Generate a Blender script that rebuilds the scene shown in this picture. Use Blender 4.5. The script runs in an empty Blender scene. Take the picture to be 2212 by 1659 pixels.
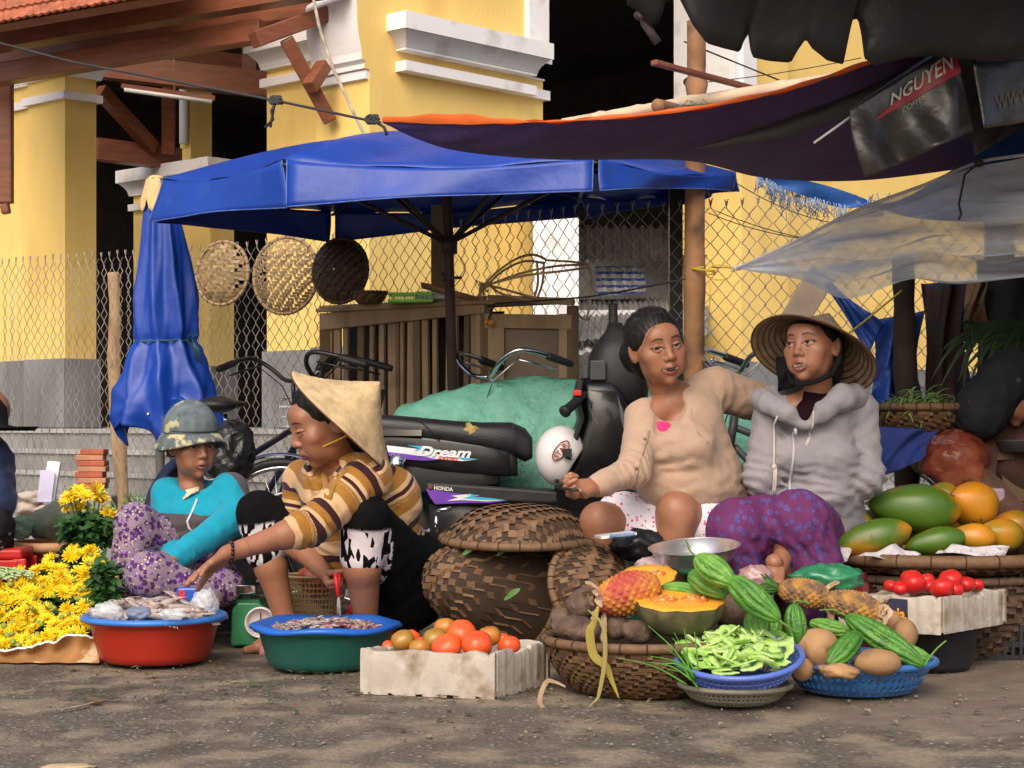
import bpy, math, random
import numpy as np
from mathutils import Vector, Matrix
random.seed(7); RNG = np.random.default_rng(11)
scene = bpy.context.scene
COL = scene.collection
# ------------------------------------------------------------------ camera, world, sun, exposure
FPX, CX, HY, EYE = 4000.0, 1106.0, 920.0, 0.75        # photo measures in a 2212 px wide frame
cam_d = bpy.data.cameras.new("camera"); cam = bpy.data.objects.new("camera", cam_d); COL.objects.link(cam)
cam.location = (0, 0, EYE); cam.rotation_euler = (math.pi / 2, 0, 0)
cam_d.sensor_width = 36; cam_d.lens = 36 * FPX / 2212; cam_d.shift_y = (HY - 829.5) / 2212
cam_d.clip_end = 400; scene.camera = cam
SUN_EL, SUN_AZ = math.radians(42), math.radians(194)   # azimuth clockwise from +Y
world = bpy.data.worlds.new("World"); scene.world = world; world.use_nodes = True
wn = world.node_tree; sky = wn.nodes.new("ShaderNodeTexSky"); sky.sky_type = 'NISHITA'
sky.sun_disc = False; sky.sun_elevation = SUN_EL; sky.sun_rotation = SUN_AZ
sky.air_density = 1.0; sky.dust_density = 6.0; sky.ozone_density = 0.6
wn.links.new(sky.outputs[0], wn.nodes["Background"].inputs[0]); wn.nodes["Background"].inputs[1].default_value = 0.15
sun_d = bpy.data.lights.new("sun", 'SUN'); sun_d.energy = .6; sun_d.angle = math.radians(55); sun_d.color = (1, .95, .88)
sun = bpy.data.objects.new("sun", sun_d); COL.objects.link(sun)
sdir = Vector((math.sin(SUN_AZ) * math.cos(SUN_EL), math.cos(SUN_AZ) * math.cos(SUN_EL), math.sin(SUN_EL)))
sun.rotation_euler = sdir.to_track_quat('Z', 'Y').to_euler()
sun.location = (0, -5, 12)
scene.view_settings.view_transform = 'Standard'; scene.view_settings.look = 'None'
scene.view_settings.exposure = 0.52; scene.view_settings.gamma = 1
scene.render.engine = 'CYCLES'
scene.cycles.max_bounces = 6; scene.cycles.transparent_max_bounces = 10; scene.cycles.use_denoising = True
# ------------------------------------------------------------------ measuring helpers
def W(px, py, y):
	"point at depth y that the photo shows at px, py"
	return np.array([(px - CX) / FPX * y, y, EYE - (py - HY) / FPX * y])
def G(px, py):
	"ground point seen at px, py"
	y = FPX * EYE / (py - HY); return np.array([(px - CX) / FPX * y, y, 0.0])
def V3(*a): return np.array(a, float)
def unit(v): v = np.asarray(v, float); return v / (np.linalg.norm(v) + 1e-12)
def hsh(p, s=0.0):
	"cheap smooth 3d noise in -1..1"
	x, y, z = p[..., 0], p[..., 1], p[..., 2]
	return (np.sin(x * 1.7 + 2.1 * np.sin(y * 1.3 + s) + s) * np.cos(y * 1.9 + 1.7 * np.sin(z * 1.1 - s)) + np.sin(z * 2.3 + 1.9 * np.sin(x * 1.5 + s * 2)) * .7) / 1.7
# ------------------------------------------------------------------ mesh builder
class MB:
	def __init__(s): s.v = []; s.f = []; s.n = 0; s.mi = []; s.uv = None; s.attr = {}
	def add(s, v, f, mi=0):
		v = np.asarray(v, float).reshape(-1, 3)
		s.v.append(v); s.f += [tuple(int(i) + s.n for i in q) for q in f]; s.mi += [mi] * len(f); s.n += len(v); return s
	def box(s, c, size, rot=None, mi=0, ax=None):
		h = np.asarray(size, float) / 2
		p = np.array([[x, y, z] for x in (-1, 1) for y in (-1, 1) for z in (-1, 1)], float) * h
		if ax is not None: p = p @ np.array(ax, float)
		elif rot is not None: p = p @ np.array(rot).T
		return s.add(p + np.asarray(c, float), [(0, 1, 3, 2), (4, 6, 7, 5), (0, 4, 5, 1), (2, 3, 7, 6), (0, 2, 6, 4), (1, 5, 7, 3)], mi)
	def bar(s, a, b, w, h, up=(0, 0, 1), mi=0):
		"rectangular bar from a to b, w across, h along up"
		a = np.asarray(a, float); b = np.asarray(b, float); d = unit(b - a); up = (1, 0, 0) if abs(np.dot(d, unit(up))) > .97 else up; x = unit(np.cross(d, up)); u = np.cross(x, d)
		q = []
		for p in (a, b):
			for i, j in ((-1, -1), (1, -1), (1, 1), (-1, 1)): q.append(p + x * w / 2 * i + u * h / 2 * j)
		return s.add(q, [(3, 2, 1, 0), (4, 5, 6, 7), (0, 1, 5, 4), (1, 2, 6, 5), (2, 3, 7, 6), (3, 0, 4, 7)], mi)
	def tube(s, pts, r, n=8, mi=0, cap=True, closed=False, flat=None):
		pts = np.asarray(pts, float); m = len(pts); r = np.broadcast_to(np.asarray(r, float), (m,))
		t = np.gradient(pts, axis=0)
		if closed: t = np.roll(pts, -1, 0) - np.roll(pts, 1, 0)
		t /= np.linalg.norm(t, axis=1)[:, None] + 1e-12
		ref = V3(0, 0, 1) if abs(t[0, 2]) < .9 else V3(1, 0, 0)
		x = unit(np.cross(t[0], ref)); V = []
		for i in range(m):
			x = unit(x - t[i] * np.dot(x, t[i])); y = np.cross(t[i], x)
			a = np.arange(n) / n * 2 * np.pi
			fl = 1 if flat is None else flat
			V.append(pts[i] + r[i] * (np.cos(a)[:, None] * x + fl * np.sin(a)[:, None] * y))
		F = [(i * n + j, i * n + (j + 1) % n, ((i + 1) % m) * n + (j + 1) % n, ((i + 1) % m) * n + j) for i in range(m if closed else m - 1) for j in range(n)]
		if cap and not closed: F += [tuple(range(n))[::-1], tuple(range((m - 1) * n, m * n))]
		return s.add(np.concatenate(V), F, mi)
	def lathe(s, prof, c=(0, 0, 0), n=32, mi=0, ax=None, sx=1, sy=1, fn=None):
		"prof [(r,z)...] around z; ax optional 3x3 rows = local axes"
		prof = np.asarray(prof, float); a = np.arange(n) / n * 2 * np.pi; m = len(prof)
		V = np.stack([prof[:, None, 0] * np.cos(a) * sx, prof[:, None, 0] * np.sin(a) * sy, np.broadcast_to(prof[:, None, 1], (m, n))], -1)
		if fn is not None: V = fn(V, a)
		V = V.reshape(-1, 3)
		if ax is not None: V = V @ np.array(ax, float)
		F = [(i * n + j, i * n + (j + 1) % n, (i + 1) * n + (j + 1) % n, (i + 1) * n + j) for i in range(m - 1) for j in range(n)]
		if prof[0, 0] > 1e-6: pass
		return s.add(V + np.asarray(c, float), F, mi)
	def ball(s, c, r, n=16, mi=0, ax=None, fn=None):
		r = np.broadcast_to(np.asarray(r, float), (3,)); t = np.linspace(0, np.pi, n // 2 + 1); a = np.arange(n) / n * 2 * np.pi
		V = np.stack([np.sin(t)[:, None] * np.cos(a), np.sin(t)[:, None] * np.sin(a), np.broadcast_to(np.cos(t)[:, None], (len(t), n))], -1)
		if fn is not None: V = fn(V)
		V = (V * r).reshape(-1, 3)
		if ax is not None: V = V @ np.array(ax, float)
		F = [(i * n + j, (i + 1) * n + j, (i + 1) * n + (j + 1) % n, i * n + (j + 1) % n) for i in range(len(t) - 1) for j in range(n)]
		return s.add(V + np.asarray(c, float), F, mi)
	def grid(s, P, mi=0, wrap=False, two=0):
		"P (m,n,3) array of points"
		P = np.asarray(P, float); m, n = P.shape[:2]; nn = n if wrap else n - 1
		F = [(i * n + j, i * n + (j + 1) % n, (i + 1) * n + (j + 1) % n, (i + 1) * n + j) for i in range(m - 1) for j in range(nn)]
		return s.add(P.reshape(-1, 3), F, mi)
	def poly(s, pts, ext, mi=0):
		"closed outline pts (k,3) pushed by vector ext"
		pts = np.asarray(pts, float); k = len(pts)
		return s.add(np.concatenate([pts, pts + np.asarray(ext, float)]), [tuple(range(k))[::-1], tuple(range(k, 2 * k))] + [(i, (i + 1) % k, k + (i + 1) % k, k + i) for i in range(k)], mi)
	def verts(s): return np.concatenate(s.v) if s.v else np.zeros((0, 3))
def cloth_grid(c00, c10, c11, c01, nu=24, nv=16, sag=(0, 0, 0), fn=None):
	u = np.linspace(0, 1, nu)[:, None, None]; v = np.linspace(0, 1, nv)[None, :, None]
	P = (1 - u) * (1 - v) * c00 + u * (1 - v) * c10 + u * v * c11 + (1 - u) * v * c01
	P = P + np.asarray(sag, float) * (4 * u * (1 - u) * 4 * v * (1 - v)) ** .8
	if fn is not None: P = fn(P, u[..., 0] + 0 * v[..., 0], v[..., 0] + 0 * u[..., 0])
	return P
# ------------------------------------------------------------------ objects
def props(o, label=None, cat=None, group=None, kind=None):
	for k, x in (('label', label), ('category', cat), ('group', group), ('kind', kind)):
		if x: o[k] = x
	return o
def thing(name, label, cat, loc=(0, 0, 0), group=None, kind=None):
	o = bpy.data.objects.new(name, None); COL.objects.link(o); o.location = [float(x) for x in loc]; o.empty_display_size = .05
	return props(o, label, cat, group, kind)
def wloc(o):
	p = np.array(o.location, float)
	while o.parent: o = o.parent; p = p + np.array(o.location, float)
	return p
def link(name, mb, m, parent=None, smooth=True, origin=None, label=None, solid=0, sub=0, angle=None):
	"mesh object from world-space verts; children are stored relative to their parent"
	v = mb.verts(); base = np.zeros(3)
	if parent is not None: base = wloc(parent)
	if origin is None and parent is None:
		origin = np.array([v[:, 0].mean(), v[:, 1].mean(), v[:, 2].min()])
	off = base if origin is None else np.asarray(origin, float)
	me = bpy.data.meshes.new(name); me.from_pydata((v - off).tolist(), [], mb.f)
	ms = m if isinstance(m, (list, tuple)) else [m]
	for x in ms: me.materials.append(x)
	if len(ms) > 1: me.polygons.foreach_set('material_index', mb.mi)
	for k, a in mb.attr.items():
		a = np.asarray(a, np.float32)
		if a.ndim == 1: me.attributes.new(k, 'FLOAT', 'POINT').data.foreach_set('value', a)
		else: me.attributes.new(k, 'FLOAT_COLOR', 'POINT').data.foreach_set('color', np.concatenate([a, np.ones((len(a), 1), np.float32)], 1).ravel())
	if smooth is True: me.polygons.foreach_set('use_smooth', [True] * len(me.polygons))
	me.update(); me.validate()
	if angle is not None:
		me.set_sharp_from_angle(angle=math.radians(angle))
	o = bpy.data.objects.new(name, me); COL.objects.link(o); o.location = (off - base).tolist()
	if parent is not None: o.parent = parent
	if solid:
		k = o.modifiers.new("solid", 'SOLIDIFY'); k.thickness = solid; k.offset = 0
	if sub:
		k = o.modifiers.new("sub", 'SUBSURF'); k.levels = sub; k.render_levels = sub
	if label: o['label'] = label
	return o
def solo(name, mb, m, label, cat, group=None, kind=None, **k):
	return props(link(name, mb, m, **k), label, cat, group, kind)
def struct(name, mb, m, **k): return props(link(name, mb, m, **k), kind='structure')
def bevel(o, w=.004, n=2):
	k = o.modifiers.new("bevel", 'BEVEL'); k.width = w; k.segments = n; k.limit_method = 'ANGLE'; return o
def dup(root, loc=None, rot=None, label=None, group=None, scale=None):
	def cp(o, parent):
		c = o.copy(); COL.objects.link(c); c.parent = parent
		for ch in list(o.children): cp(ch, c)
		return c
	r = cp(root, None)
	if loc is not None: r.location = [float(x) for x in loc]
	if rot is not None: r.rotation_euler = rot
	if scale is not None: r.scale = scale if hasattr(scale, '__len__') else (scale,) * 3
	return props(r, label, None, group)
# ------------------------------------------------------------------ materials
def mat(name, c, rough=.6, var=.18, s=9., bump=.0, bs=90., c2=None, t=.5, w=.2, metal=0., spec=.4, sheen=0., coat=0., dist=.01, dirt=None, rnd=0., stretch=None, trans=0., sss=0.):
	m = bpy.data.materials.new(name); m.use_nodes = True; nt = m.node_tree; N = nt.nodes; L = nt.links
	b = N["Principled BSDF"]; b.inputs["Roughness"].default_value = rough; b.inputs["Metallic"].default_value = metal
	b.inputs["Specular IOR Level"].default_value = spec; b.inputs["Sheen Weight"].default_value = sheen; b.inputs["Coat Weight"].default_value = coat
	if trans: b.inputs["Transmission Weight"].default_value = trans
	if sss: b.inputs["Subsurface Weight"].default_value = sss; b.inputs["Subsurface Radius"].default_value = (.012, .005, .003); b.inputs["Subsurface Scale"].default_value = 1.
	tc = N.new("ShaderNodeTexCoord"); co = tc.outputs["Object"]
	if rnd or stretch:
		mp = N.new("ShaderNodeMapping"); L.new(co, mp.inputs[0])
		if stretch: mp.inputs["Scale"].default_value = stretch
		if rnd:
			oi = N.new("ShaderNodeObjectInfo"); mu = N.new("ShaderNodeVectorMath"); mu.operation = 'SCALE'; cb = N.new("ShaderNodeCombineXYZ")
			for i in range(3): L.new(oi.outputs["Random"], cb.inputs[i])
			L.new(cb.outputs[0], mu.inputs[0]); mu.inputs["Scale"].default_value = 37.; L.new(mu.outputs[0], mp.inputs["Location"])
		co = mp.outputs[0]
	no = N.new("ShaderNodeTexNoise"); no.inputs["Scale"].default_value = s; no.inputs["Detail"].default_value = 5; L.new(co, no.inputs["Vector"])
	rp = N.new("ShaderNodeValToRGB"); e = rp.color_ramp.elements
	e[0].position = max(0, t - w); e[1].position = min(1, t + w)
	c = np.array(c, float)
	a_, b_ = (c * (1 - var), np.minimum(c * (1 + var), 1)) if c2 is None else (c, np.array(c2, float))
	e[0].color = (*a_, 1); e[1].color = (*b_, 1); L.new(no.outputs[0], rp.inputs[0]); out = rp.outputs[0]
	if dirt is not None:
		dc, dsc, dt, dw = dirt
		n2 = N.new("ShaderNodeTexNoise"); n2.inputs["Scale"].default_value = dsc; n2.inputs["Detail"].default_value = 7; L.new(co, n2.inputs["Vector"])
		r2 = N.new("ShaderNodeValToRGB"); r2.color_ramp.elements[0].position = dt; r2.color_ramp.elements[1].position = min(1, dt + dw); L.new(n2.outputs[0], r2.inputs[0])
		mx = N.new("ShaderNodeMix"); mx.data_type = 'RGBA'; L.new(r2.outputs[0], mx.inputs[0]); L.new(out, mx.inputs[6]); mx.inputs[7].default_value = (*dc, 1); out = mx.outputs[2]
	L.new(out, b.inputs["Base Color"])
	if bump:
		n3 = N.new("ShaderNodeTexNoise"); n3.inputs["Scale"].default_value = bs; n3.inputs["Detail"].default_value = 4; L.new(co, n3.inputs["Vector"])
		bp = N.new("ShaderNodeBump"); bp.inputs["Strength"].default_value = bump; bp.inputs["Distance"].default_value = dist; L.new(n3.outputs[0], bp.inputs["Height"]); L.new(bp.outputs[0], b.inputs["Normal"])
	return m
def P_(m): return m.node_tree.nodes["Principled BSDF"]
def with_attr(m, name='Col'):
	"multiply the material's colour by a painted surface attribute"
	nt = m.node_tree; b = P_(m); a = nt.nodes.new("ShaderNodeAttribute"); a.attribute_name = name
	mx = nt.nodes.new("ShaderNodeMix"); mx.data_type = 'RGBA'; mx.blend_type = 'MULTIPLY'; mx.inputs[0].default_value = 1
	l = b.inputs["Base Color"].links[0]; nt.links.new(l.from_socket, mx.inputs[6]); nt.links.new(a.outputs["Color"], mx.inputs[7]); nt.links.new(mx.outputs[2], b.inputs["Base Color"]); return m
def translucent(m, amt, col=None):
	"thin sheet: mix in light passing through"
	nt = m.node_tree; b = P_(m); tr = nt.nodes.new("ShaderNodeBsdfTranslucent"); mx = nt.nodes.new("ShaderNodeMixShader"); mx.inputs[0].default_value = amt
	if col is None: nt.links.new(b.inputs["Base Color"].links[0].from_socket, tr.inputs[0])
	else: tr.inputs[0].default_value = (*col, 1)
	nt.links.new(b.outputs[0], mx.inputs[1]); nt.links.new(tr.outputs[0], mx.inputs[2]); nt.links.new(mx.outputs[0], nt.nodes["Material Output"].inputs[0]); return m
def seethrough(m, amt, noise=None):
	"clear film: part of the light goes straight through"
	nt = m.node_tree; out = nt.nodes["Material Output"]; src = out.inputs[0].links[0].from_socket
	tr = nt.nodes.new("ShaderNodeBsdfTransparent"); mx = nt.nodes.new("ShaderNodeMixShader"); mx.inputs[0].default_value = amt
	if noise:
		tc = nt.nodes.new("ShaderNodeTexCoord"); no = nt.nodes.new("ShaderNodeTexNoise"); no.inputs["Scale"].default_value = noise[0]; no.inputs["Detail"].default_value = 4
		mp = nt.nodes.new("ShaderNodeMapping"); mp.inputs["Scale"].default_value = noise[3] if len(noise) > 3 else (1, 1, 1)
		nt.links.new(tc.outputs["Object"], mp.inputs[0]); nt.links.new(mp.outputs[0], no.inputs["Vector"])
		mr = nt.nodes.new("ShaderNodeMapRange"); mr.inputs[1].default_value = .35; mr.inputs[2].default_value = .65; mr.inputs[3].default_value = noise[1]; mr.inputs[4].default_value = noise[2]
		nt.links.new(no.outputs[0], mr.inputs[0]); nt.links.new(mr.outputs[0], mx.inputs[0])
	nt.links.new(src, mx.inputs[1]); nt.links.new(tr.outputs[0], mx.inputs[2]); nt.links.new(mx.outputs[0], out.inputs[0]); return m
def ramp_attr(m, name, stops, interp='CONSTANT'):
	"colour from a float surface attribute"
	nt = m.node_tree; b = P_(m); a = nt.nodes.new("ShaderNodeAttribute"); a.attribute_name = name
	r = nt.nodes.new("ShaderNodeValToRGB"); r.color_ramp.interpolation = interp; e = r.color_ramp.elements
	e[0].position = stops[0][0]; e[0].color = (*stops[0][1], 1); e[1].position = stops[1][0]; e[1].color = (*stops[1][1], 1)
	for p, c in stops[2:]: x = e.new(p); x.color = (*c, 1)
	nt.links.new(a.outputs["Fac"], r.inputs[0])
	l = b.inputs["Base Color"].links
	mx = nt.nodes.new("ShaderNodeMix"); mx.data_type = 'RGBA'; mx.blend_type = 'MULTIPLY'; mx.inputs[0].default_value = 1
	nt.links.new(r.outputs[0], mx.inputs[6]); nt.links.new(l[0].from_socket, mx.inputs[7]); nt.links.new(mx.outputs[2], b.inputs["Base Color"]); return m
def decal(text, fn, m, parent, name='lettering', size=1., shear=0., bold=0., depth=False, ntri=1):
	"lettering laid on a surface: fn maps text-plane (x,y in 0..1 of its height) to a world point"
	cu = bpy.data.curves.new(name, 'FONT'); cu.body = text; cu.size = 1; cu.shear = shear; cu.offset = bold; cu.resolution_u = 3
	o = bpy.data.objects.new(name, cu); COL.objects.link(o)
	dg = bpy.context.evaluated_depsgraph_get(); me = bpy.data.meshes.new_from_object(o.evaluated_get(dg))
	bpy.data.objects.remove(o)
	import bmesh
	bm = bmesh.new(); bm.from_mesh(me); bmesh.ops.triangulate(bm, faces=bm.faces)
	if ntri > 1: bmesh.ops.subdivide_edges(bm, edges=bm.edges, cuts=ntri - 1, use_grid_fill=True)
	v = np.array([x.co[:] for x in bm.verts]); f = [tuple(q.index for q in p.verts) for p in bm.faces]; bm.free()
	x0, x1 = v[:, 0].min(), v[:, 0].max(); y0, y1 = v[:, 1].min(), v[:, 1].max()
	q = np.array([fn((a - x0) / (x1 - x0), (b - y0) / (y1 - y0)) for a, b in v[:, :2]])
	mb = MB(); mb.add(q, f); return link(name, mb, m, parent, smooth=False)
# ------------------------------------------------------------------ palette
M = {}
M['yellow'] = mat('yellow_render', (.82, .575, .18), .85, .08, 2.2, .2, 40, dirt=((.60, .38, .11), 2.4, .53, .30), stretch=(1, 1, .45))
M['white_trim'] = mat('white_plaster', (.80, .78, .78), .8, .05, 3, .1, 70, dirt=((.50, .46, .43), 5, .55, .25))
M['grey_base'] = mat('grey_plinth_cement', (.20, .20, .21), .85, .35, 4, .2, 50, stretch=(1, 1, .4))
M['cement'] = mat('step_cement', (.27, .265, .26), .9, .2, 4, .2, 60, dirt=((.15, .13, .11), 6, .55, .2))
M['brown_wood'] = mat('red_brown_timber', (.19, .060, .027), .5, .25, 7, .1, 60, stretch=(1, 1, 6), coat=.1)
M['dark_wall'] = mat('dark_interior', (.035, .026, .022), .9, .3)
M['tile'] = mat('roof_tile_clay', (.36, .11, .055), .75, .35, 14, .2, 60)
M['black_metal'] = mat('black_metal', (.015, .014, .014), .4, .2)
M['roof_sheet'] = mat('fibre_cement_sheet', (.22, .21, .20), .9, .3, 5, .2, 40)
M['wire'] = mat('galvanised_wire', (.36, .34, .31), .4, .35, 6, metal=.6)
M['old_wood'] = mat('weathered_wood', (.27, .185, .11), .85, .35, 9, .3, 80, stretch=(1, 1, .25))
M['pole_wood'] = mat('raw_wood_pole', (.38, .25, .135), .8, .3, 12, .35, 60, stretch=(1, 1, .3), dirt=((.13, .08, .05), 16, .6, .1))
M['bamboo'] = mat('bamboo', (.33, .17, .08), .55, .35, 6, .15, 60, dirt=((.10, .06, .04), 8, .50, .2))
M['bamboo_pale'] = mat('pale_bamboo', (.56, .43, .30), .6, .2, 6, .1, 60, dirt=((.25, .17, .1), 11, .6, .1))
M['rope'] = mat('black_rope', (.035, .034, .036), .8, .3)
M['chrome'] = mat('chrome', (.6, .6, .62), .18, .05, metal=1.)
M['rubber'] = mat('black_rubber', (.017, .017, .018), .6, .3)
M['white_plastic'] = mat('white_plastic', (.75, .74, .72), .4, .05)
# ------------------------------------------------------------------ ground
def ground():
	m = bpy.data.materials.new('worn_asphalt'); m.use_nodes = True; nt = m.node_tree; N = nt.nodes; L = nt.links; b = P_(m)
	tc = N.new("ShaderNodeTexCoord")
	def noise(sc, det=6, st=(1, 1, 1), off=0):
		mp = N.new("ShaderNodeMapping"); mp.inputs["Scale"].default_value = st; mp.inputs["Location"].default_value = (off, off, 0); L.new(tc.outputs["Object"], mp.inputs[0])
		n = N.new("ShaderNodeTexNoise"); n.inputs["Scale"].default_value = sc; n.inputs["Detail"].default_value = det; L.new(mp.outputs[0], n.inputs[0]); return n.outputs[0]
	def ramp(src, p0, c0, p1, c1):
		r = N.new("ShaderNodeValToRGB"); r.color_ramp.elements[0].position = p0; r.color_ramp.elements[0].color = (*c0, 1); r.color_ramp.elements[1].position = p1; r.color_ramp.elements[1].color = (*c1, 1); L.new(src, r.inputs[0]); return r.outputs[0]
	def mix(f, a, c, blend='MIX'):
		x = N.new("ShaderNodeMix"); x.data_type = 'RGBA'; x.blend_type = blend
		if hasattr(f, 'is_linked') or hasattr(f, 'links'): L.new(f, x.inputs[0])
		else: x.inputs[0].default_value = f
		for s, i in ((a, 6), (c, 7)):
			if isinstance(s, tuple): x.inputs[i].default_value = (*s, 1)
			else: L.new(s, x.inputs[i])
		return x.outputs[2]
	base = ramp(noise(75, 10), .32, (.075, .059, .044), .68, (.170, .135, .097))
	sand = ramp(noise(60, 6, off=3), .3, (.19, .148, .102), .7, (.31, .248, .172))
	patch = ramp(noise(5.5, 12, (1., .9, 1), off=1.2), .47, (0, 0, 0), .60, (1, 1, 1))
	sep = N.new("ShaderNodeSeparateXYZ"); L.new(tc.outputs["Object"], sep.inputs[0])
	# smooth dusty concrete towards the right-hand stall
	mr = N.new("ShaderNodeMapRange"); mr.inputs[1].default_value = .55; mr.inputs[2].default_value = 1.15; L.new(sep.outputs[0], mr.inputs[0])
	my = N.new("ShaderNodeMapRange"); my.inputs[1].default_value = 4.3; my.inputs[2].default_value = 4.75; L.new(sep.outputs[1], my.inputs[0])
	mm = N.new("ShaderNodeMath"); mm.operation = 'MULTIPLY'; L.new(mr.outputs[0], mm.inputs[0]); L.new(my.outputs[0], mm.inputs[1])
	nz = N.new("ShaderNodeMath"); nz.operation = 'ADD'; L.new(mm.outputs[0], nz.inputs[0]); ns = noise(3, 6, off=7); L.new(ns, nz.inputs[1])
	conc = ramp(nz.outputs[0], .85, (0, 0, 0), 1.15, (1, 1, 1))
	c = mix(patch, base, sand); c = mix(conc, c, ramp(noise(11, 7), .3, (.15, .118, .088), .7, (.21, .165, .12)))
	# aggregate stones showing in the worn tar
	vo = N.new("ShaderNodeTexVoronoi"); vo.inputs["Scale"].default_value = 48; vo.inputs["Randomness"].default_value = 1; L.new(tc.outputs["Object"], vo.inputs[0])
	st = ramp(vo.outputs["Distance"], .28, (1, 1, 1), .36, (0, 0, 0))
	sel = N.new("ShaderNodeSeparateColor"); L.new(vo.outputs["Color"], sel.inputs[0])
	s2 = ramp(sel.outputs[0], .42, (0, 0, 0), .46, (1, 1, 1))
	mk = mix(1., st, s2, 'MULTIPLY'); inv = N.new("ShaderNodeInvert"); L.new(conc, inv.inputs[1]); mk = mix(1., mk, inv.outputs[0], 'MULTIPLY')
	pinv = N.new("ShaderNodeInvert"); L.new(patch, pinv.inputs[1]); mk = mix(.75, mk, mix(1., mk, pinv.outputs[0], 'MULTIPLY'))
	stc = ramp(sel.outputs[1], 0, (.13, .115, .10), 1, (.36, .34, .31))
	c = mix(mk, c, stc)
	stain = ramp(noise(2.6, 8, off=11), .52, (1, 1, 1), .70, (.70, .66, .63)); c = mix(1., c, stain, 'MULTIPLY')
	L.new(c, b.inputs["Base Color"])
	rr = ramp(noise(5, 6, off=5), .3, (.55,) * 3, .7, (.9,) * 3); L.new(rr, b.inputs["Roughness"])
	bp = N.new("ShaderNodeBump"); bp.inputs["Strength"].default_value = 1.; bp.inputs["Distance"].default_value = .010
	hh = mix(.6, noise(110, 10), mk, 'ADD'); L.new(hh, bp.inputs["Height"]); L.new(bp.outputs[0], b.inputs["Normal"])
	mb = MB(); n = 60
	xs = np.concatenate([[-80, -30, -10], np.linspace(-4, 4, n), [10, 30, 80]]); ys = np.concatenate([[-30, 0, 2.5], np.linspace(3, 12, n), [20, 40, 90]])
	X, Y = np.meshgrid(xs, ys); Z = .006 * hsh(np.stack([X * 2.2, Y * 2.2, X * 0], -1), 1.) * ((X > -5) & (X < 5) & (Y < 12.1) & (Y > 2)) - .004
	mb.grid(np.stack([X, Y, Z], -1)); struct('ground', mb, m, origin=(0, 0, 0))
ground()
# ------------------------------------------------------------------ market hall
RD = unit((.68, .73, 0)); LD = unit((-.73, .68, 0)); K2 = V3(-.74, 9.62, 0)
def B(u, v, w): return K2 + RD * u + LD * v + V3(0, 0, w)
AX = np.stack([RD, LD, V3(0, 0, 1)])
hall = thing('market_hall', 'yellow market hall with white cornices, grey plinth and dark open interior behind the fence', 'building', K2)
def hbox(mb, u0, u1, v0, v1, w0, w1): mb.box(B((u0 + u1) / 2, (v0 + v1) / 2, (w0 + w1) / 2), (u1 - u0, v1 - v0, w1 - w0), ax=AX)
def cornice(mb, u0, u1, v0, v1, w0, steps):
	for h0, h1, o in steps: hbox(mb, u0 - o, u1 + o, v0 - o, v1 + o, w0 + h0, w0 + h1)
OG = [(0, .014, .026)] + [(.014 + .004 * i, .018 + .004 * i, .030 + .052 * (i / 19) ** 1.8) for i in range(20)] + [(.094, .185, .094)]
def pier(u0, u1, v0, v1, wb, band, corn, top, plinth=1.17, proud=None):
	c = thing_part('pier')
	mb = MB(); hbox(mb, u0, u1, v0, v1, plinth, top); link('shaft', mb, M['yellow'], c, smooth=False)
	if proud:
		mb = MB(); a, b_, d = proud[:3]
		hbox(mb, u0 + a, u0 + b_, v0 - d, v0 + .02, plinth, top if len(proud) < 4 else corn); link('pilaster', mb, M['yellow'], c, smooth=False)
	mb = MB(); hbox(mb, u0 - .02, u1 + .02, v0 - .02 - (proud[2] if proud else 0), v1 + .02, wb, plinth); link('plinth', mb, M['grey_base'], c, smooth=False)
	if not corn: return c
	mb = MB(); cornice(mb, u0, u1, v0, v1, band, [(0, .048, .03)]); cornice(mb, u0, u1, v0, v1, corn, OG)
	link('cornice', mb, M['white_trim'], c, smooth=False); return c
def thing_part(name):
	o = bpy.data.objects.new(name, None); COL.objects.link(o); o.parent = hall; o.empty_display_size = .05; return o
PW = .74                                                     # platform height
p_ = pier(0, 1.345, 0, .42, PW, 0, 0, 5.2, proud=(.215, .97, .05, 1))
mb = MB(); hbox(mb, .185, 1.205, -.08, .1, 2.615, 2.668); hbox(mb, 1.205, 1.375, -.03, .3, 2.613, 2.666)
for h0, h1, o in OG: hbox(mb, .215 - o, 1.185 + o, -.05 - o, .1, 2.725 + h0, 2.725 + h1 - .002); hbox(mb, 1.185 + o - .02, 1.335 + o * .4, -o * .5, .4, 2.723 + h0, 2.723 + h1 - .004)
link('cornice', mb, M['white_trim'], p_, smooth=False)
pier(.18, .9, .44, 1.05, PW, 2.66, 2.76, 5.2)
pier(0, .23, 2.79, 3.205, PW, 2.785, 2.93, 3.115); pier(.05, .23, 3.21, 4.1, PW, 2.785, 2.93, 3.115)
pier(3.27, 3.8, 0, .5, PW, 0, 0, 5.2); pier(3.82, 10, .08, .5, PW, 0, 0, 5.2)
pier(1.54, 1.75, 3.32, 4.23, PW, 2.33, 2.44, 2.625); pier(2.06, 2.26, 4.23, 4.36, PW, 0, 0, 4.6); pier(3.3, 3.6, 4.1, 4.3, PW, 0, 0, 4.6)
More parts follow.
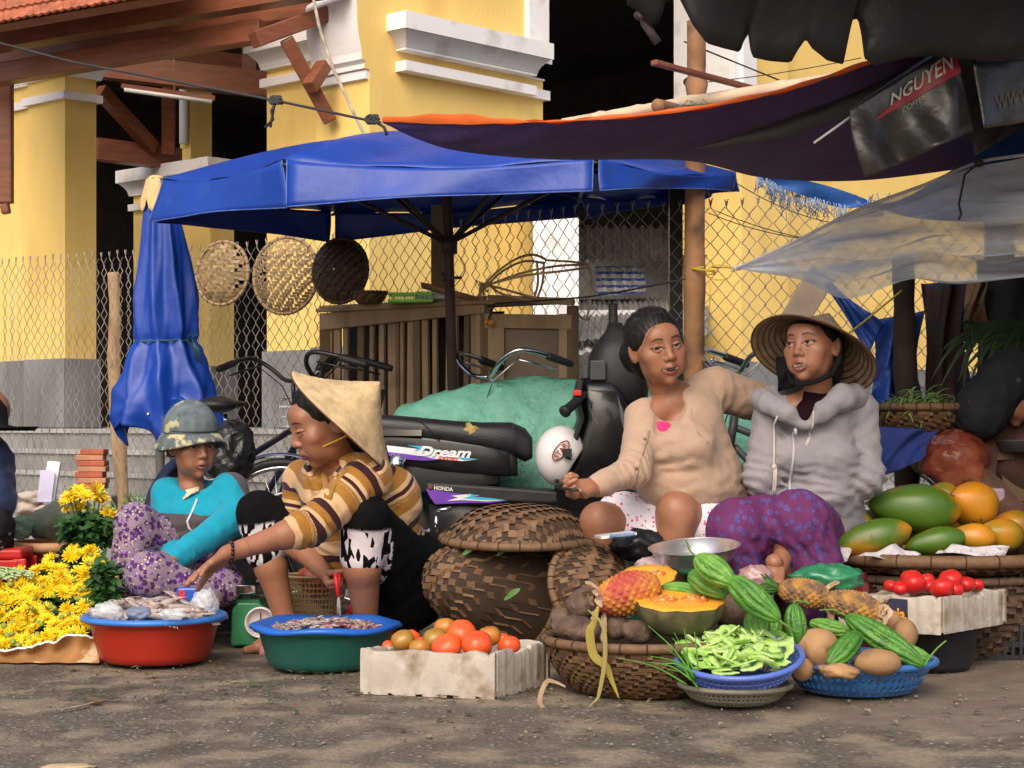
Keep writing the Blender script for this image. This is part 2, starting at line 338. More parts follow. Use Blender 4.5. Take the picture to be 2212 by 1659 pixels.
def console():
	pr = [(0, 2.60), (-.035, 2.605), (-.035, 2.625), (-.02, 2.635), (-.05, 2.65), (-.052, 2.69)] + [(-.055 - .018 * math.sin(t * 3.3) - .035 * t * t, 2.70 + .25 * t) for t in np.linspace(0, 1, 14)] + [(-.088, 2.965), (-.075, 2.985), (-.045, 3.0), (-.05, 3.3), (0, 3.3)]
	mb = MB(); mb.poly([B(u, .004, w) for u, w in pr], LD * .40); mb.poly([B(u, .006, w) for u, w in ((-.001, 2.55), (-.022, 2.555), (-.022, 2.598), (-.001, 2.6))], LD * .41); link('scroll_bracket', mb, M['white_trim'], hall, smooth=False)
	mb = MB(); mb.poly([B(u, -.001, w) for u, w in pr], LD * .004); link('bracket_side', mb, M['yellow'], hall, smooth=False)
console()
for k_, q_ in (('white_pilaster', (1.19, 1.36, -.035, .3, 2.91, 5.2)), ('white_pilaster', (3.25, 3.40, -.03, .3, 2.92, 5.19)), ('white_jamb', (3.20, 3.262, .0, .5, 2.92, 5.19))):
	mb = MB(); hbox(mb, *q_); link(k_, mb, M['white_trim'], hall, smooth=False)
mb = MB()                                                    # inside: back walls and roof, coloured dark to stand in for shade
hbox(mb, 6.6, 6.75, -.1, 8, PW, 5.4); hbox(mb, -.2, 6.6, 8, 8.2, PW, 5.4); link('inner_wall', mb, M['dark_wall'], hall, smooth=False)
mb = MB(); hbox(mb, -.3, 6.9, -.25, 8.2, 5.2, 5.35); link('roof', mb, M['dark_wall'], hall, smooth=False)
mb = MB(); hbox(mb, .4, 6.6, .46, 8, 3.98, 4.03); link('light_block_ceiling', mb, M['dark_wall'], hall, smooth=False)  # added slab that keeps high sky light off the inner piers
mb = MB(); hbox(mb, .3, 6.7, .45, 8, 0, PW); link('platform', mb, M['cement'], hall, smooth=False)
mb = MB()
for k in range(6): hbox(mb, -.06 - .2 * k, 6.5, -.3 - .2 * k, 8, 0, PW - .01 - .122 * k)
link('steps', mb, M['cement'], hall, smooth=False)
M['nosing'] = mat('step_nosing', (.40, .39, .38), .9, .2, 6, .1, 60)
for k in range(6): mb = MB(); hbox(mb, -.075 - .2 * k, 6.5, -.315 - .2 * k, -.29 - .2 * k, PW - .034 - .122 * k, PW - .006 - .122 * k); hbox(mb, -.075 - .2 * k, -.05 - .2 * k, -.29 - .2 * k, 8, PW - .034 - .122 * k, PW - .006 - .122 * k); link('step_edge', mb, M['nosing'], hall, smooth=False)
mb = MB()                                                    # eave beams, truss and brackets
Wp = lambda px, py, y: W(px, py, y)
mb.bar(W(-60, 95, 10.6), W(740, -40, 9.5), .12, .125); link('fascia_beam', mb, M['brown_wood'], hall, smooth=False)
mb = MB(); mb.bar(W(-60, 171, 10.7), W(570, 66, 9.8), .1, .115); mb.bar(W(-40, 130, 11.2), W(705, 14, 10.1), .12, .10); bevel(link('eave_beam', mb, M['brown_wood'], hall, smooth=False), .006)
mb = MB(); mb.bar(W(548, 86, 9.5), W(704, 30, 9.75), .09, .085); mb.bar(W(618, 84, 9.6), W(714, 262, 9.75), .07, .075, up=(1, 0, .5)); mb.bar(W(668, 190, 9.6), W(700, 140, 9.7), .07, .07)
bevel(link('bracket_strut', mb, M['brown_wood'], hall, smooth=False), .008)
mb = MB(); mb.bar(W(-30, 165, 11.), W(11, 165, 11.), .1, .1); mb.bar(W(10, 150, 11.0), W(10, 440, 11.0), .065, .1); mb.bar(W(10, 440, 11.0), W(14, 462, 11.0), .06, .05); bevel(link('hanging_post', mb, M['brown_wood'], hall, smooth=False), .01)
mb = MB()
mb.bar(W(205, 140, 12.6), W(625, 190, 12.9), .12, .17); mb.bar(W(205, 322, 13.), W(385, 345, 13.4), .12, .15); mb.bar(W(215, 195, 12.8), W(330, 320, 13.2), .08, .09); mb.bar(W(365, 190, 13), W(365, 330, 13.2), .08, .09, up=(1, 0, 0))
mb.bar(W(205, 90, 13), W(620, 150, 13.4), .1, .1); mb.bar(W(540, 100, 13), W(540, 190, 13), .1, .1, up=(1, 0, 0)); link('truss_beam', mb, M['brown_wood'], hall, smooth=False)
mb = MB()                                                    # pale soffit boards between the beams
mb.add([W(200, 75, 10.75), W(620, 20, 10.2), W(620, 80, 10.9), W(250, 110, 11.2)], [(0, 1, 2, 3)]); link('soffit', mb, M['white_trim'], hall, smooth=False, solid=.01)
def tiled_eave():
	mb = MB(); a, b_ = W(-140, 75, 10.2), W(420, -24, 9.3); d = b_ - a; up = unit(V3(-.25, .62, .62)) * 1.3
	rows, cols = 12, 34
	for i in range(rows):
		for j in range(cols):
			o = a + d * ((j + (.5 if i % 2 else 0)) / cols) + up * (i / rows); n_ = unit(np.cross(d, up)); n_ = n_ if n_[2] > 0 else -n_
			w = d / cols * .97; h = up / rows * 1.9; lift = n_ * (.022 + .004 * random.random())
			p = [o + lift, o + w * .5 - h * .09 + lift * 1.15, o + w + lift, o + w + h, o + h]
			mb.poly(p, -n_ * .014)
	link('roof_tiles', mb, M['tile'], hall, smooth=False)
	mb = MB(); nn = unit(np.cross(d, up)); nn = nn if nn[2] > 0 else -nn; mb.poly([a - nn * .01, b_ - nn * .01, b_ + up - nn * .01, a + up - nn * .01], -nn * .05); link('roof_deck', mb, M['brown_wood'], hall, smooth=False)
tiled_eave()
lamp = thing('fluorescent_lamp', 'unlit white fluorescent tube hung under a brown timber inside the hall', 'lamp', W(360, 205, 12.2))
mb = MB(); mb.tube([W(268, 194, 12.2), W(458, 220, 12.3)], .014, 10); link('tube', mb, M['white_plastic'], lamp)
mb = MB(); mb.bar(W(262, 186, 12.22), W(464, 213, 12.32), .05, .03); mb.bar(W(375, 110, 12.25), W(377, 200, 12.25), .008, .008, up=(1, 0, 0)); link('housing', mb, M['brown_wood'], lamp, smooth=False)
pipe = MB(); pipe.tube([W(397, 60, 14.), W(397, 310, 14.)], .035, 12); link('downpipe', pipe, M['white_trim'], hall)
# ------------------------------------------------------------------ far shed behind the fence
shed = thing('market_shed', 'low shed with grey corrugated roofs and a white post seen through the fence', 'shed', W(1330, 960, 10.4))
def corr(mb, a, b_, c, d, n=40, amp=.009):
	u = np.linspace(0, 1, n * 6 + 1)[:, None]; top = a + (b_ - a) * u; bot = d + (c - d) * u; z = amp * np.sin(u * n * 2 * np.pi) * V3(0, -.3, 1)
	mb.grid(np.stack([top + z, bot + z]))
mb = MB(); corr(mb, W(1130, 655, 12.6), W(1520, 640, 12.6), W(1540, 690, 11.6), W(1110, 705, 11.6), 36)
corr(mb, W(1130, 690, 11.4), W(1520, 668, 11.4), W(1540, 722, 10.5), W(1110, 740, 10.5), 30); link('roof_sheet', mb, M['roof_sheet'], shed)
mb = MB(); corr(mb, W(1170, 742, 10.9), W(1400, 722, 10.9), W(1400, 745, 10.4), W(1170, 775, 10.4), 10); link('white_sheet', mb, M['white_plastic'], shed)
mb = MB(); mb.box(W(1200, 640, 10.3), (.25, .2, 1.9)); link('white_post', mb, M['white_trim'], shed, smooth=False)
mb = MB(); mb.box(W(1290, 800, 11.6), (1.05, .1, .75)); link('back_wall', mb, M['white_trim'], shed, smooth=False)
mb = MB(); corr(mb, W(1245, 490, 13.), W(1560, 490, 13.), W(1560, 555, 12.2), W(1245, 565, 12.2), 16, .016); link('dark_roof', mb, mat('rusty_roof', (.035, .026, .023), .8, .5, 12), shed)
mb = MB()
P = cloth_grid(W(1285, 575, 12.4), W(1390, 575, 12.4), W(1395, 632, 12.4), W(1290, 640, 12.4), 20, 8, fn=lambda P, u, v: P + V3(0, .03, 0) * np.sin(u * 30)[..., None]); mb.grid(P)
mst = mat('striped_sheet', (.45, .43, .42), .8, .2, 20); nt = mst.node_tree; wv = nt.nodes.new("ShaderNodeTexWave"); wv.bands_direction = 'Z'; wv.inputs["Scale"].default_value = 7; tcx = nt.nodes.new("ShaderNodeTexCoord"); nt.links.new(tcx.outputs["Object"], wv.inputs[0])
mx = nt.nodes.new("ShaderNodeMix"); mx.data_type = 'RGBA'; mx.inputs[7].default_value = (.04, .07, .3, 1); rr_ = nt.nodes.new("ShaderNodeValToRGB"); rr_.color_ramp.elements[0].position = .6; rr_.color_ramp.elements[1].position = .7; nt.links.new(wv.outputs[0], rr_.inputs[0]); nt.links.new(rr_.outputs[0], mx.inputs[0])
nt.links.new(P_(mst).inputs["Base Color"].links[0].from_socket, mx.inputs[6]); nt.links.new(mx.outputs[2], P_(mst).inputs["Base Color"])
solo('striped_tarp', mb, mst, 'blue and white striped sheet hanging in the shed behind the fence', 'tarp')
mb = MB(); mb.box(W(1380, 600, 12.9), (1.1, .05, .3)); link('back_panel', mb, M['white_trim'], shed, smooth=False)
# ------------------------------------------------------------------ chain-link fence
fence = thing('chain_link_fence', 'galvanised chain-link fence with twisted barbed top running behind the stalls', 'fence', (-1.2, 9.1, 0))
def fence_mesh():
	path = [W(-200, 920, 11.6), W(0, 920, 10.4), W(580, 920, 9.07), W(1270, 920, 7.83), W(1775, 920, 7.5), W(2330, 920, 7.3)]
	path = np.array(path)[:, :2]; seg = np.linalg.norm(np.diff(path, axis=0), axis=1); cum = np.concatenate([[0], np.cumsum(seg)]); tot = cum[-1]
	at = lambda s_: np.stack([np.interp(s_, cum, path[:, 0]), np.interp(s_, cum, path[:, 1])], -1)
	nrm = unit((-.6, -.8, 0)); dw, dh, H = .066, .074, 1.64; n = int(tot / (dw / 2)); rows = int(H / dh); mb = MB()
	V = []; F = []; base = 0; r = .0023
	for i in range(n):
		# zigzag wire, twisted with its neighbours
		s0 = i * dw; k = np.arange(2 * rows + 2)
		if s0 > tot - dw: break
		zz = H - k * dh / 2; ss = s0 + np.where(k % 2 == 0, 0, dw * .54) + .004 * np.sin(zz * 3 + s0 * 2); ss = np.clip(ss, 0, tot)
		wob = .008 * np.sin(ss * 5 + zz * 3); p = at(ss); off = np.where(k % 2 == 0, -.003, .003) + wob
		P = np.stack([p[:, 0] + nrm[0] * off, p[:, 1] + nrm[1] * off, zz + .012 * np.sin(ss * 1.3) + .004 * np.sin(ss * 23)], -1)
		top = P[0] + V3(0, 0, .03); P = np.vstack([top, P[0] + V3(0, 0, .012), P]); mb.tube(P, r, 4, cap=False)
		# second half of the knot: a short stub leaning the other way
		e = P[1]; tx = V3(path[1][0] - path[0][0], path[1][1] - path[0][1], 0); tx = unit(tx) * .01
		mb.tube([e - V3(0, 0, .008), e + tx + V3(0, 0, .026)], r, 4, cap=False); mb.tube([e - V3(0, 0, .008), e - tx + V3(0, 0, .026)], r, 4, cap=False)
		# mirror wire filling the other side of the diamonds
		ss2 = s0 + dw - np.where(k % 2 == 0, 0, dw * .54); ss2 = np.clip(ss2, 0, tot); p2 = at(ss2); P2 = np.stack([p2[:, 0] - nrm[0] * off, p2[:, 1] - nrm[1] * off, zz + .012 * np.sin(ss2 * 1.3)], -1); mb.tube(P2, r, 4, cap=False)
	link('wire_mesh', mb, M['wire'], fence)
	mb = MB()
	for s_ in (cum[3] + .385,):
		q = at(np.array([s_]))[0]; mb.box((q[0], q[1] + .04, .9), (.055, .055, 1.8))
	link('fence_post', mb, M['black_metal'], fence, smooth=False)
fence_mesh()
def rough_pole(name, pts, r, m, label, cat, n=12, jag=.05, nodes=None, group=None, seed=0):
	pts = np.array(pts, float); k = 40; t = np.linspace(0, 1, k); tt = np.linspace(0, 1, len(pts))
	P = np.stack([np.interp(t, tt, pts[:, i]) for i in range(3)], -1); L = np.linalg.norm(pts[-1] - pts[0])
	rr = np.interp(t, tt, np.broadcast_to(np.asarray(r, float), (len(pts),))).copy()
	P += np.stack([np.sin(t * 9 + seed) * .006 * L, t * 0, np.cos(t * 7 + seed) * .003 * L], -1) * (jag / .05)
	if nodes:
		for q in nodes: rr *= 1 + .22 * np.exp(-((t - q) / .014) ** 2) - .10 * np.exp(-((t - q - .025) / .008) ** 2)
	else: rr *= 1 + .10 * np.sin(t * 31 + seed) * np.sin(t * 13)
	mb = MB(); mb.tube(P, rr, n); return solo(name, mb, m, label, cat, group)
rough_pole('wooden_post', [W(262, 1190, 9.9), W(258, 980, 9.9), W(247, 760, 9.9), W(242, 590, 9.9)], [.034, .038, .034, .03], M['pole_wood'], 'pale crooked wooden post standing in front of the fence beside the folded umbrella', 'post')
rough_pole('bamboo_pole', [G(1498, 1325), W(1500, 900, 7.35), W(1503, 300, 7.25), W(1503, 45, 7.2)], [.043, .042, .039, .036], M['bamboo'], 'thick upright bamboo pole carrying the stall awnings behind the smiling woman', 'pole', nodes=(.17, .33, .5, .66, .82), jag=.01)
rough_pole('bamboo_pole', [W(1215, 268, 7.0), W(1480, 224, 7.1), W(1900, 160, 7.3)], [.02, .027, .034], M['bamboo_pale'], 'pale bamboo crossbar lashed under the orange edged tarp', 'pole', nodes=(.15, .3, .52, .75), jag=.008)
rough_pole('bamboo_pole', [W(1420, 228, 6.95), W(1560, 262, 7.5)], .026, M['bamboo'], 'short hollow bamboo stub with its open end towards the street', 'pole', nodes=(.4,), jag=.005)
mb = MB(); mb.bar(W(1412, 135, 6.8), W(1640, 195, 7.3), .03, .02); bevel(solo('wooden_batten', mb, M['brown_wood'], 'thin red brown batten sticking out left of the upright bamboo pole', 'batten', smooth=False), .004)
def cord(name, pts, r, m, label, cat='rope', sag=0, twist=False, n=30, group=None):
	pts = np.array(pts, float); t = np.linspace(0, 1, n); d = np.concatenate([[0], np.cumsum(np.linalg.norm(np.diff(pts, axis=0), axis=1))]); d /= d[-1]
	P = np.stack([np.interp(t, d, pts[:, i]) for i in range(3)], -1)
	for _ in range(2): P[1:-1] = (P[:-2] + 2 * P[1:-1] + P[2:]) / 4
	P[:, 2] -= sag * 4 * t * (1 - t); mb = MB(); mb.tube(P, r, 6)
	return mb
mb = cord('', [W(-20, 88, 8.6), W(160, 135, 8.3), W(600, 218, 7.4), W(805, 262, 6.9)], .006, None, '', n=60)
for px, py in ((597, 216), (806, 258)):
	c = W(px, py, 7.4 if px < 700 else 6.9)
	for k in range(5):
		a = np.linspace(0, 5.5, 16); mb.tube(c + np.stack([.014 * np.cos(a) + .006 * (k - 2), .014 * np.sin(a * 1.1 + k), .016 * np.sin(a + k)], -1), .0065, 6)
mb.tube([W(597, 220, 7.4), W(586, 240, 7.38), W(590, 258, 7.4), W(572, 276, 7.4)], .006, 6); mb.tube([W(592, 230, 7.4), W(586, 262, 7.4), W(584, 275, 7.4)], .006, 6)
mb.tube([W(810, 262, 6.9), W(830, 275, 6.88), W(836, 292, 6.88)], .006, 6)
solo('awning_rope', mb, M['rope'], 'dark knotted rope pulling the orange edged tarp to the left', 'rope')
mb = cord('', [W(676, -8, 9.2), W(690, 60, 9.1), W(720, 150, 9.0), W(760, 235, 8.9), W(790, 298, 8.8)], .009, None, '', n=40)
solo('hanging_cable', mb, mat('grey_cable', (.33, .28, .22), .7, .4, 25), 'worn grey cable hanging down in front of the corner pier', 'cable')
mb = cord('', [W(1070, 655, 7.9), W(1280, 635, 7.5), W(1480, 603, 7.2)], .004, None, '', sag=.01); mb.tube([W(1068, 655, 7.9), W(1062, 672, 7.88), W(1056, 690, 7.88)], .005, 6)
solo('tie_cord', mb, M['rope'], 'thin black cord tied from the wooden hutch to the bamboo pole', 'cord')
# ------------------------------------------------------------------ bodies: one smooth surface grown round a skeleton
def rot_to(d, up=(0, 0, 1)):
	"rows = local x,y,z axes with y along d"
	y = unit(d); x = unit(np.cross(y, up)); z = np.cross(x, y); return np.stack([x, y, z])
def euler(rx, ry, rz):
	return np.array(Matrix.Rotation(rz, 3, 'Z') @ Matrix.Rotation(ry, 3, 'Y') @ Matrix.Rotation(rx, 3, 'X')).T   # rows = local axes in world
class Flesh:
	def __init__(s): s.ops = []
	def cone(s, a, b, ra, rb=None, k=.02, sub=False, flat=None, tag=0):
		s.ops.append(('c', np.array(a, float), np.array(b, float), ra, ra if rb is None else rb, k, sub, flat, tag)); return s
	def chain(s, pts, r, k=.012, flat=None, tag=0):
		for i in range(len(pts) - 1): s.cone(pts[i], pts[i + 1], r[i], r[i + 1], k, False, flat, tag + i if tag else 0)
		return s
	def ell(s, c, r, R=None, k=.02, sub=False, tag=0):
		s.ops.append(('e', np.array(c, float), np.broadcast_to(np.array(r, float), (3,)).copy(), R, None, k, sub, None, tag)); return s
	@staticmethod
	def dist(o, P):
		if o[0] == 'c':
			_, a, b, ra, rb, k, sub, flat, tag = o; q = P - a
			if flat is not None:
				ax, sc = np.array(flat[0], float), flat[1]; q = q + (q @ ax)[..., None] * ax * (1 / sc - 1); e = b - a; e = e + (e @ ax) * ax * (1 / sc - 1)
			else: e = b - a
			t = np.clip((q @ e) / (e @ e + 1e-12), 0, 1); d = np.linalg.norm(q - t[..., None] * e, axis=-1) - (ra + (rb - ra) * t)
			return d * (min(1, flat[1]) if flat is not None else 1), t
		_, c, r, R, _, k, sub, _, tag = o; q = P - c
		if R is not None: q = q @ np.array(R).T
		k0 = np.linalg.norm(q / r, axis=-1); k1 = np.linalg.norm(q / (r * r), axis=-1); return k0 * (k0 - 1) / (k1 + 1e-9), k0
	@staticmethod
	def bbox(o):
		if o[0] == 'c':
			m = max(o[3], o[4]); m = m * (max(1, o[7][1]) if o[7] else 1); return np.minimum(o[1], o[2]) - m, np.maximum(o[1], o[2]) + m
		m = o[2] if o[3] is None else np.full(3, o[2].max()); return o[1] - m, o[1] + m
	@staticmethod
	def comb(D, d, k, sub):
		if sub:
			h = np.maximum(k - np.abs(D + d), 0) / k; return np.maximum(D, -d) + h * h * k * .25
		h = np.maximum(k - np.abs(D - d), 0) / k; return np.minimum(D, d) - h * h * k * .25
	def at(s, P, full=False):
		D = np.full(P.shape[:-1], 9.)
		for o in s.ops: D = s.comb(D, s.dist(o, P)[0], o[5], o[6])
		return D
	def nearest(s, P):
		"tag and position along the nearest limb, per point"
		best = np.full(len(P), 9.); tg = np.zeros(len(P)); tt = np.zeros(len(P))
		for o in s.ops:
			if o[6]: continue
			d, t = s.dist(o, P); m = d < best; best[m] = d[m]; tg[m] = o[8]; tt[m] = t[m]
		return tg, tt
	def mesh(s, res, disp=None, clip=None, smooth=1):
		lo = np.min([s.bbox(o)[0] for o in s.ops if not o[6]], 0) - 3 * res - .006; hi = np.max([s.bbox(o)[1] for o in s.ops if not o[6]], 0) + 3 * res + .006
		n = np.ceil((hi - lo) / res).astype(int) + 1; ax = [lo[i] + res * np.arange(n[i]) for i in range(3)]
		D = np.full(n, 1.)
		for o in s.ops:
			a, b = s.bbox(o); mg = o[5] + 3 * res
			i0 = np.maximum(((a - mg - lo) / res).astype(int), 0); i1 = np.minimum(((b + mg - lo) / res).astype(int) + 2, n)
			if np.any(i1 <= i0): continue
			sl = tuple(slice(i0[j], i1[j]) for j in range(3))
			P = np.stack(np.meshgrid(*[ax[j][sl[j]] for j in range(3)], indexing='ij'), -1)
			D[sl] = s.comb(D[sl], s.dist(o, P)[0], o[5], o[6])
		if disp is not None or clip is not None:
			m = np.abs(D) < (.03 if disp is not None else 1.5) if clip is None else np.ones(n, bool)
			idx = np.argwhere(m); P = lo + idx * res
			if disp is not None: D[m] += disp(P)
			if clip is not None: D[m] = np.maximum(D[m], clip(P))
		D[[0, -1]] = 1; D[:, [0, -1]] = 1; D[:, :, [0, -1]] = 1
		ins = D < 0; cs = [(i, j, k) for i in (0, 1) for j in (0, 1) for k in (0, 1)]
		cnt = sum(ins[i:n[0] - 1 + i, j:n[1] - 1 + j, k:n[2] - 1 + k].astype(np.int8) for i, j, k in cs)
		act = np.argwhere((cnt > 0) & (cnt < 8)); ids = np.full(n - 1, -1); ids[tuple(act.T)] = np.arange(len(act))
		val = np.stack([D[tuple((act + c).T)] for c in cs], 1); pos = np.zeros((len(act), 3)); w = np.zeros(len(act))
		for a in range(8):
			for b in range(a + 1, 8):
				if sum(abs(cs[a][q] - cs[b][q]) for q in range(3)) != 1: continue
				mm = (val[:, a] < 0) != (val[:, b] < 0); t = val[mm, a] / (val[mm, a] - val[mm, b])
				pos[mm] += np.array(cs[a]) + t[:, None] * (np.array(cs[b]) - np.array(cs[a])); w[mm] += 1
		V = lo + (act + pos / w[:, None]) * res; F = []
		for axn in range(3):
			u, v = [(1, 2), (2, 0), (0, 1)][axn]; e = np.eye(3, dtype=int)
			a_ = ins[tuple(slice(0, n[q] - 1) if q == axn else slice(1, n[q] - 1) for q in range(3))]
			b_ = ins[tuple(slice(1, n[q]) if q == axn else slice(1, n[q] - 1) for q in range(3))]
			ed = np.argwhere(a_ != b_); flip = a_[tuple(ed.T)]
			ed = ed + (1 - e[axn])
			q = np.stack([ids[tuple((ed - du * e[u] - dv * e[v]).T)] for du, dv in ((0, 0), (1, 0), (1, 1), (0, 1))], 1)
			q[~flip] = q[~flip][:, ::-1]; F.append(q)
		F = np.concatenate(F); F = F[(F >= 0).all(1)]
		for _ in range(smooth):
			S = np.zeros_like(V); c = np.zeros(len(V))
			for i in range(4):
				np.add.at(S, F[:, i], V[F[:, (i + 1) % 4]]); np.add.at(c, F[:, i], 1); np.add.at(S, F[:, i], V[F[:, (i + 3) % 4]]); np.add.at(c, F[:, i], 1)
			V = .45 * V + .55 * S / np.maximum(c, 1)[:, None]
		return V, F
class Frame:
	"local frame: rows of R are the local x, y, z axes in the world"
	def __init__(s, o, R): s.o = np.array(o, float); s.R = np.array(R, float)
	def __call__(s, *p): return s.o + np.array(p, float) @ s.R
	def inv(s, P): return (P - s.o) @ s.R.T
SKIN = (.315, .138, .077)
M['skin'] = mat('skin', (1, 1, 1), .44, .13, 38, .25, 160, spec=.45, sss=.0, dist=.002)
with_attr(M['skin'])
M['hair'] = mat('black_hair', (.010, .008, .007), .5, .5, 60, .35, 160, stretch=(1, 1, .25), spec=.25, dist=.003)
def head_flesh(mouth=0., smile=0., eye=1., neck=((0, -.02, -.05), (0, -.035, -.17)), cheek=1., jaw=1.):
	H = Flesh()
	H.ell((0, -.015, .030), (.071, .090, .078)); H.ell((0, .020, -.018), (.0635, .067, .076), k=.03)
	H.cone((-.023 * jaw, .024, -.070), (.023 * jaw, .024, -.070), .029, k=.03); H.ell((0, .064, -.095), (.017, .017, .016), k=.028)
	for s in (-1, 1):
		H.ell((s * .040, .058, -.022), (.025 * cheek, .021, .022), k=.026); H.ell((s * .028, .060, -.058), (.024, .022, .026), k=.022)
	H.ell((0, .068, .036), (.044, .018, .026), k=.03)
	for s in (-1, 1): H.ell((s * .031, .099, .006), (.018, .013, .0105), k=.014, sub=True)
	H.cone((0, .079, .016), (0, .0965, -.024), .0075, .0095, k=.016); H.ell((0, .0985, -.029), (.0105, .010, .0088), k=.007)
	H.cone((0, .075, -.055), (0, .084, -.060), .020, .014, k=.018)
	for s in (-1, 1):
		H.ell((s * .0125, .0905, -.0325), (.0072, .0085, .0065), k=.006); H.ell((s * .0055, .0985, -.0395), (.0032, .004, .003), k=.003, sub=True)
		H.ell((s * .031, .0735, .003), (.0135, .0135, .0115), k=.003)
		up = .0095 * eye - .001
		H.cone((s * .018, .0835, .004 + up * .35), (s * .031, .0868, .0035 + up * .75), .0030, .0042, k=.004); H.cone((s * .031, .0868, .0035 + up * .75), (s * .045, .0795, .003 + up * .35), .0042, .003, k=.004)
		H.cone((s * .019, .083, -.002), (s * .031, .0855, -.0062), .0024, .0032, k=.004); H.cone((s * .031, .0855, -.0062), (s * .044, .079, -.002), .0032, .0024, k=.004)
	wd = .0255 + .0075 * smile; lz = .005 * smile; g = .0045 * mouth; by = .004 * smile
	if mouth > 0: H.ell((0, .093 - by, -.0660 + lz * .3), (wd - .002, .012, .0024 + g), k=.002, sub=True)
	for s in (-1, 1):
		H.cone((s * wd, .0805 - by, -.0655 + lz), (s * .005, .0910 - by, -.0605 + g * .55), .0030, .0042, k=.004)
		H.cone((s * (wd - .002), .080 - by, -.067 + lz), (s * .004, .0890 - by, -.0722 - g), .0032, .0054, k=.004)
	if mouth <= 0: H.ell((0, .100, -.0662), (wd - .002, .0085, .0012), k=.0025, sub=True)
	for s in (-1, 1):
		H.ell((s * .0725, -.010, -.006), (.0075, .018, .031), R=euler(.15, 0, s * .35), k=.006); H.ell((s * .0785, -.004, -.002), (.004, .009, .016), R=euler(.15, 0, s * .35), k=.005, sub=True)
	H.cone(neck[0], neck[1], .043, .047, k=.03); return H
def face_paint(V, skin=SKIN, mouth=0., smile=0., eye=1., look=(0, 0), lip=(.25, .075, .062), brow=1., blush=.1, teeth=(.50, .43, .35)):
	x, y, z = V.T; C = np.tile(np.array(skin, float), (len(V), 1)); sx = np.sign(x); ax = np.abs(x); front = (y > .045)
	def mixc(w, c): C[:] = C * (1 - w[:, None]) + np.array(c) * w[:, None]
	sm = lambda e0, e1, q: np.clip((q - e0) / (e1 - e0), 0, 1)
	mixc(blush * np.exp(-(((ax - .038) / .02) ** 2 + ((z + .03) / .018) ** 2)) * front, (.50, .15, .10))
	zc = .0255 + .0035 * np.sin((ax - .014) / .034 * np.pi) - .003 * sm(.03, .05, ax); mixc(front * (ax > .013) * (1 - sm(.042, .050, ax)) * (1 - sm(.0016, .0042 - .001 * sm(.03, .05, ax), np.abs(z - zc))) * .92 * brow, (.018, .011, .009))
	ex, ez = (ax - .031) / .0148, (z - (.0018 + .09 * (ax - .031))) / (.0058 * eye); rr = np.hypot(ex, ez); e = front & (y > .068)
	mixc(e * (1 - sm(1.25, 1.7, rr)) * (ez > -.5) * .92, (.035, .016, .012)); mixc(e * (1 - sm(.85, 1.05, rr)) * (eye > .5), (.33, .26, .22))
	ir = np.hypot(x - sx * .031 - look[0], z - .002 - look[1]); mixc(e * (rr < 1.02) * (1 - sm(.0056, .0070, ir)), (.022, .011, .008)); mixc(e * (rr < 1.0) * (ez > .45) * .8, (.03, .016, .012))
	mixc(e * (1 - sm(.002, .0045, np.abs(z - .0115 - .0016 * np.cos((ax - .031) * 90)))) * (ax > .018) * (ax < .046) * .3, np.array(skin) * .5)
	wd = .0265 + .0075 * smile; lz = .005 * smile * (ax / wd) ** 2; g = .0045 * mouth
	lipw = front * (ax < wd) * (1 - sm(.85, 1.05, np.hypot(ax / wd, (z + .0665 - lz) / (.0115 + g * 1.3)))) * (y > .072); mixc(lipw * .85, lip)
	mixc(front * (ax < wd - .002) * (1 - sm(.0008, .0026, np.abs(z + .0662 - lz))) * (.7 if mouth <= 0 else 0), (.08, .02, .018))
	if mouth > 0:
		cav = front * (np.hypot(ax / (wd - .003), (z + .0665 - lz) / (.0004 + g * .9)) < 1); mixc(cav * 1., (.05, .012, .01)); mixc(cav * (z > -.0660 - g * .30 + lz) * (ax < wd - .0085), teeth)
	return C
def hair_flesh(line=.052, back=0., bun=None, vol=1., wide=.066):
	H = Flesh(); H.ell((0, -.020, .034), (.0785 * vol, .094 * vol, .083 * vol)); H.ell((0, -.055, -.03), (.066, .055, .075), k=.03)
	H.ell((0, .098, -.045), (wide, .068, .045 + line), k=.012, sub=True); H.ell((0, .06, -.07), (.11, .058, .075), k=.014, sub=True)
	if bun is not None: H.ell(bun[0], bun[1], k=.02)
	return H
def hair_disp(amp=.003, f=1.):
	return lambda P: amp * np.sin(P[:, 0] * 330 * f + 6 * np.sin(P[:, 1] * 40) + 3 * np.sin(P[:, 2] * 55)) + amp * 1.4 * hsh(P * 60)
def scalp(root, fr, bun, n=46, line=.05, vol=1., seed=0):
	"combed strands from the hairline back to the knot"
	g = np.random.default_rng(seed); mb = MB(); bv = unit(np.array(bun) - V3(0, -.02, .034))
	for i in range(n):
		a = g.uniform(-1.9, 1.9); s_ = unit(V3(math.sin(a) * .95, math.cos(a) * .72, .62 + .25 * math.cos(a) + g.normal(0, .05))); P = []
		for t in np.linspace(0, 1, 12): d = unit(s_ * (1 - t) + bv * t + V3(0, 0, .5) * math.sin(t * 3.14) * .5); P.append(fr(*(V3(0, -.02, .034) + d * V3(.0795, .0955, .0845) * vol * (1.0 + (.006 + .03 * (i % 4 == 0)) * math.sin(t * 3.14)))))
		mb.tube(P, np.linspace(.0009, .0005, 12), 4)
	link('hair_strand', mb, M['strand'], root)
M['strand'] = mat('hair_strand', (.022, .016, .013), .3, .5, 60, spec=.6)
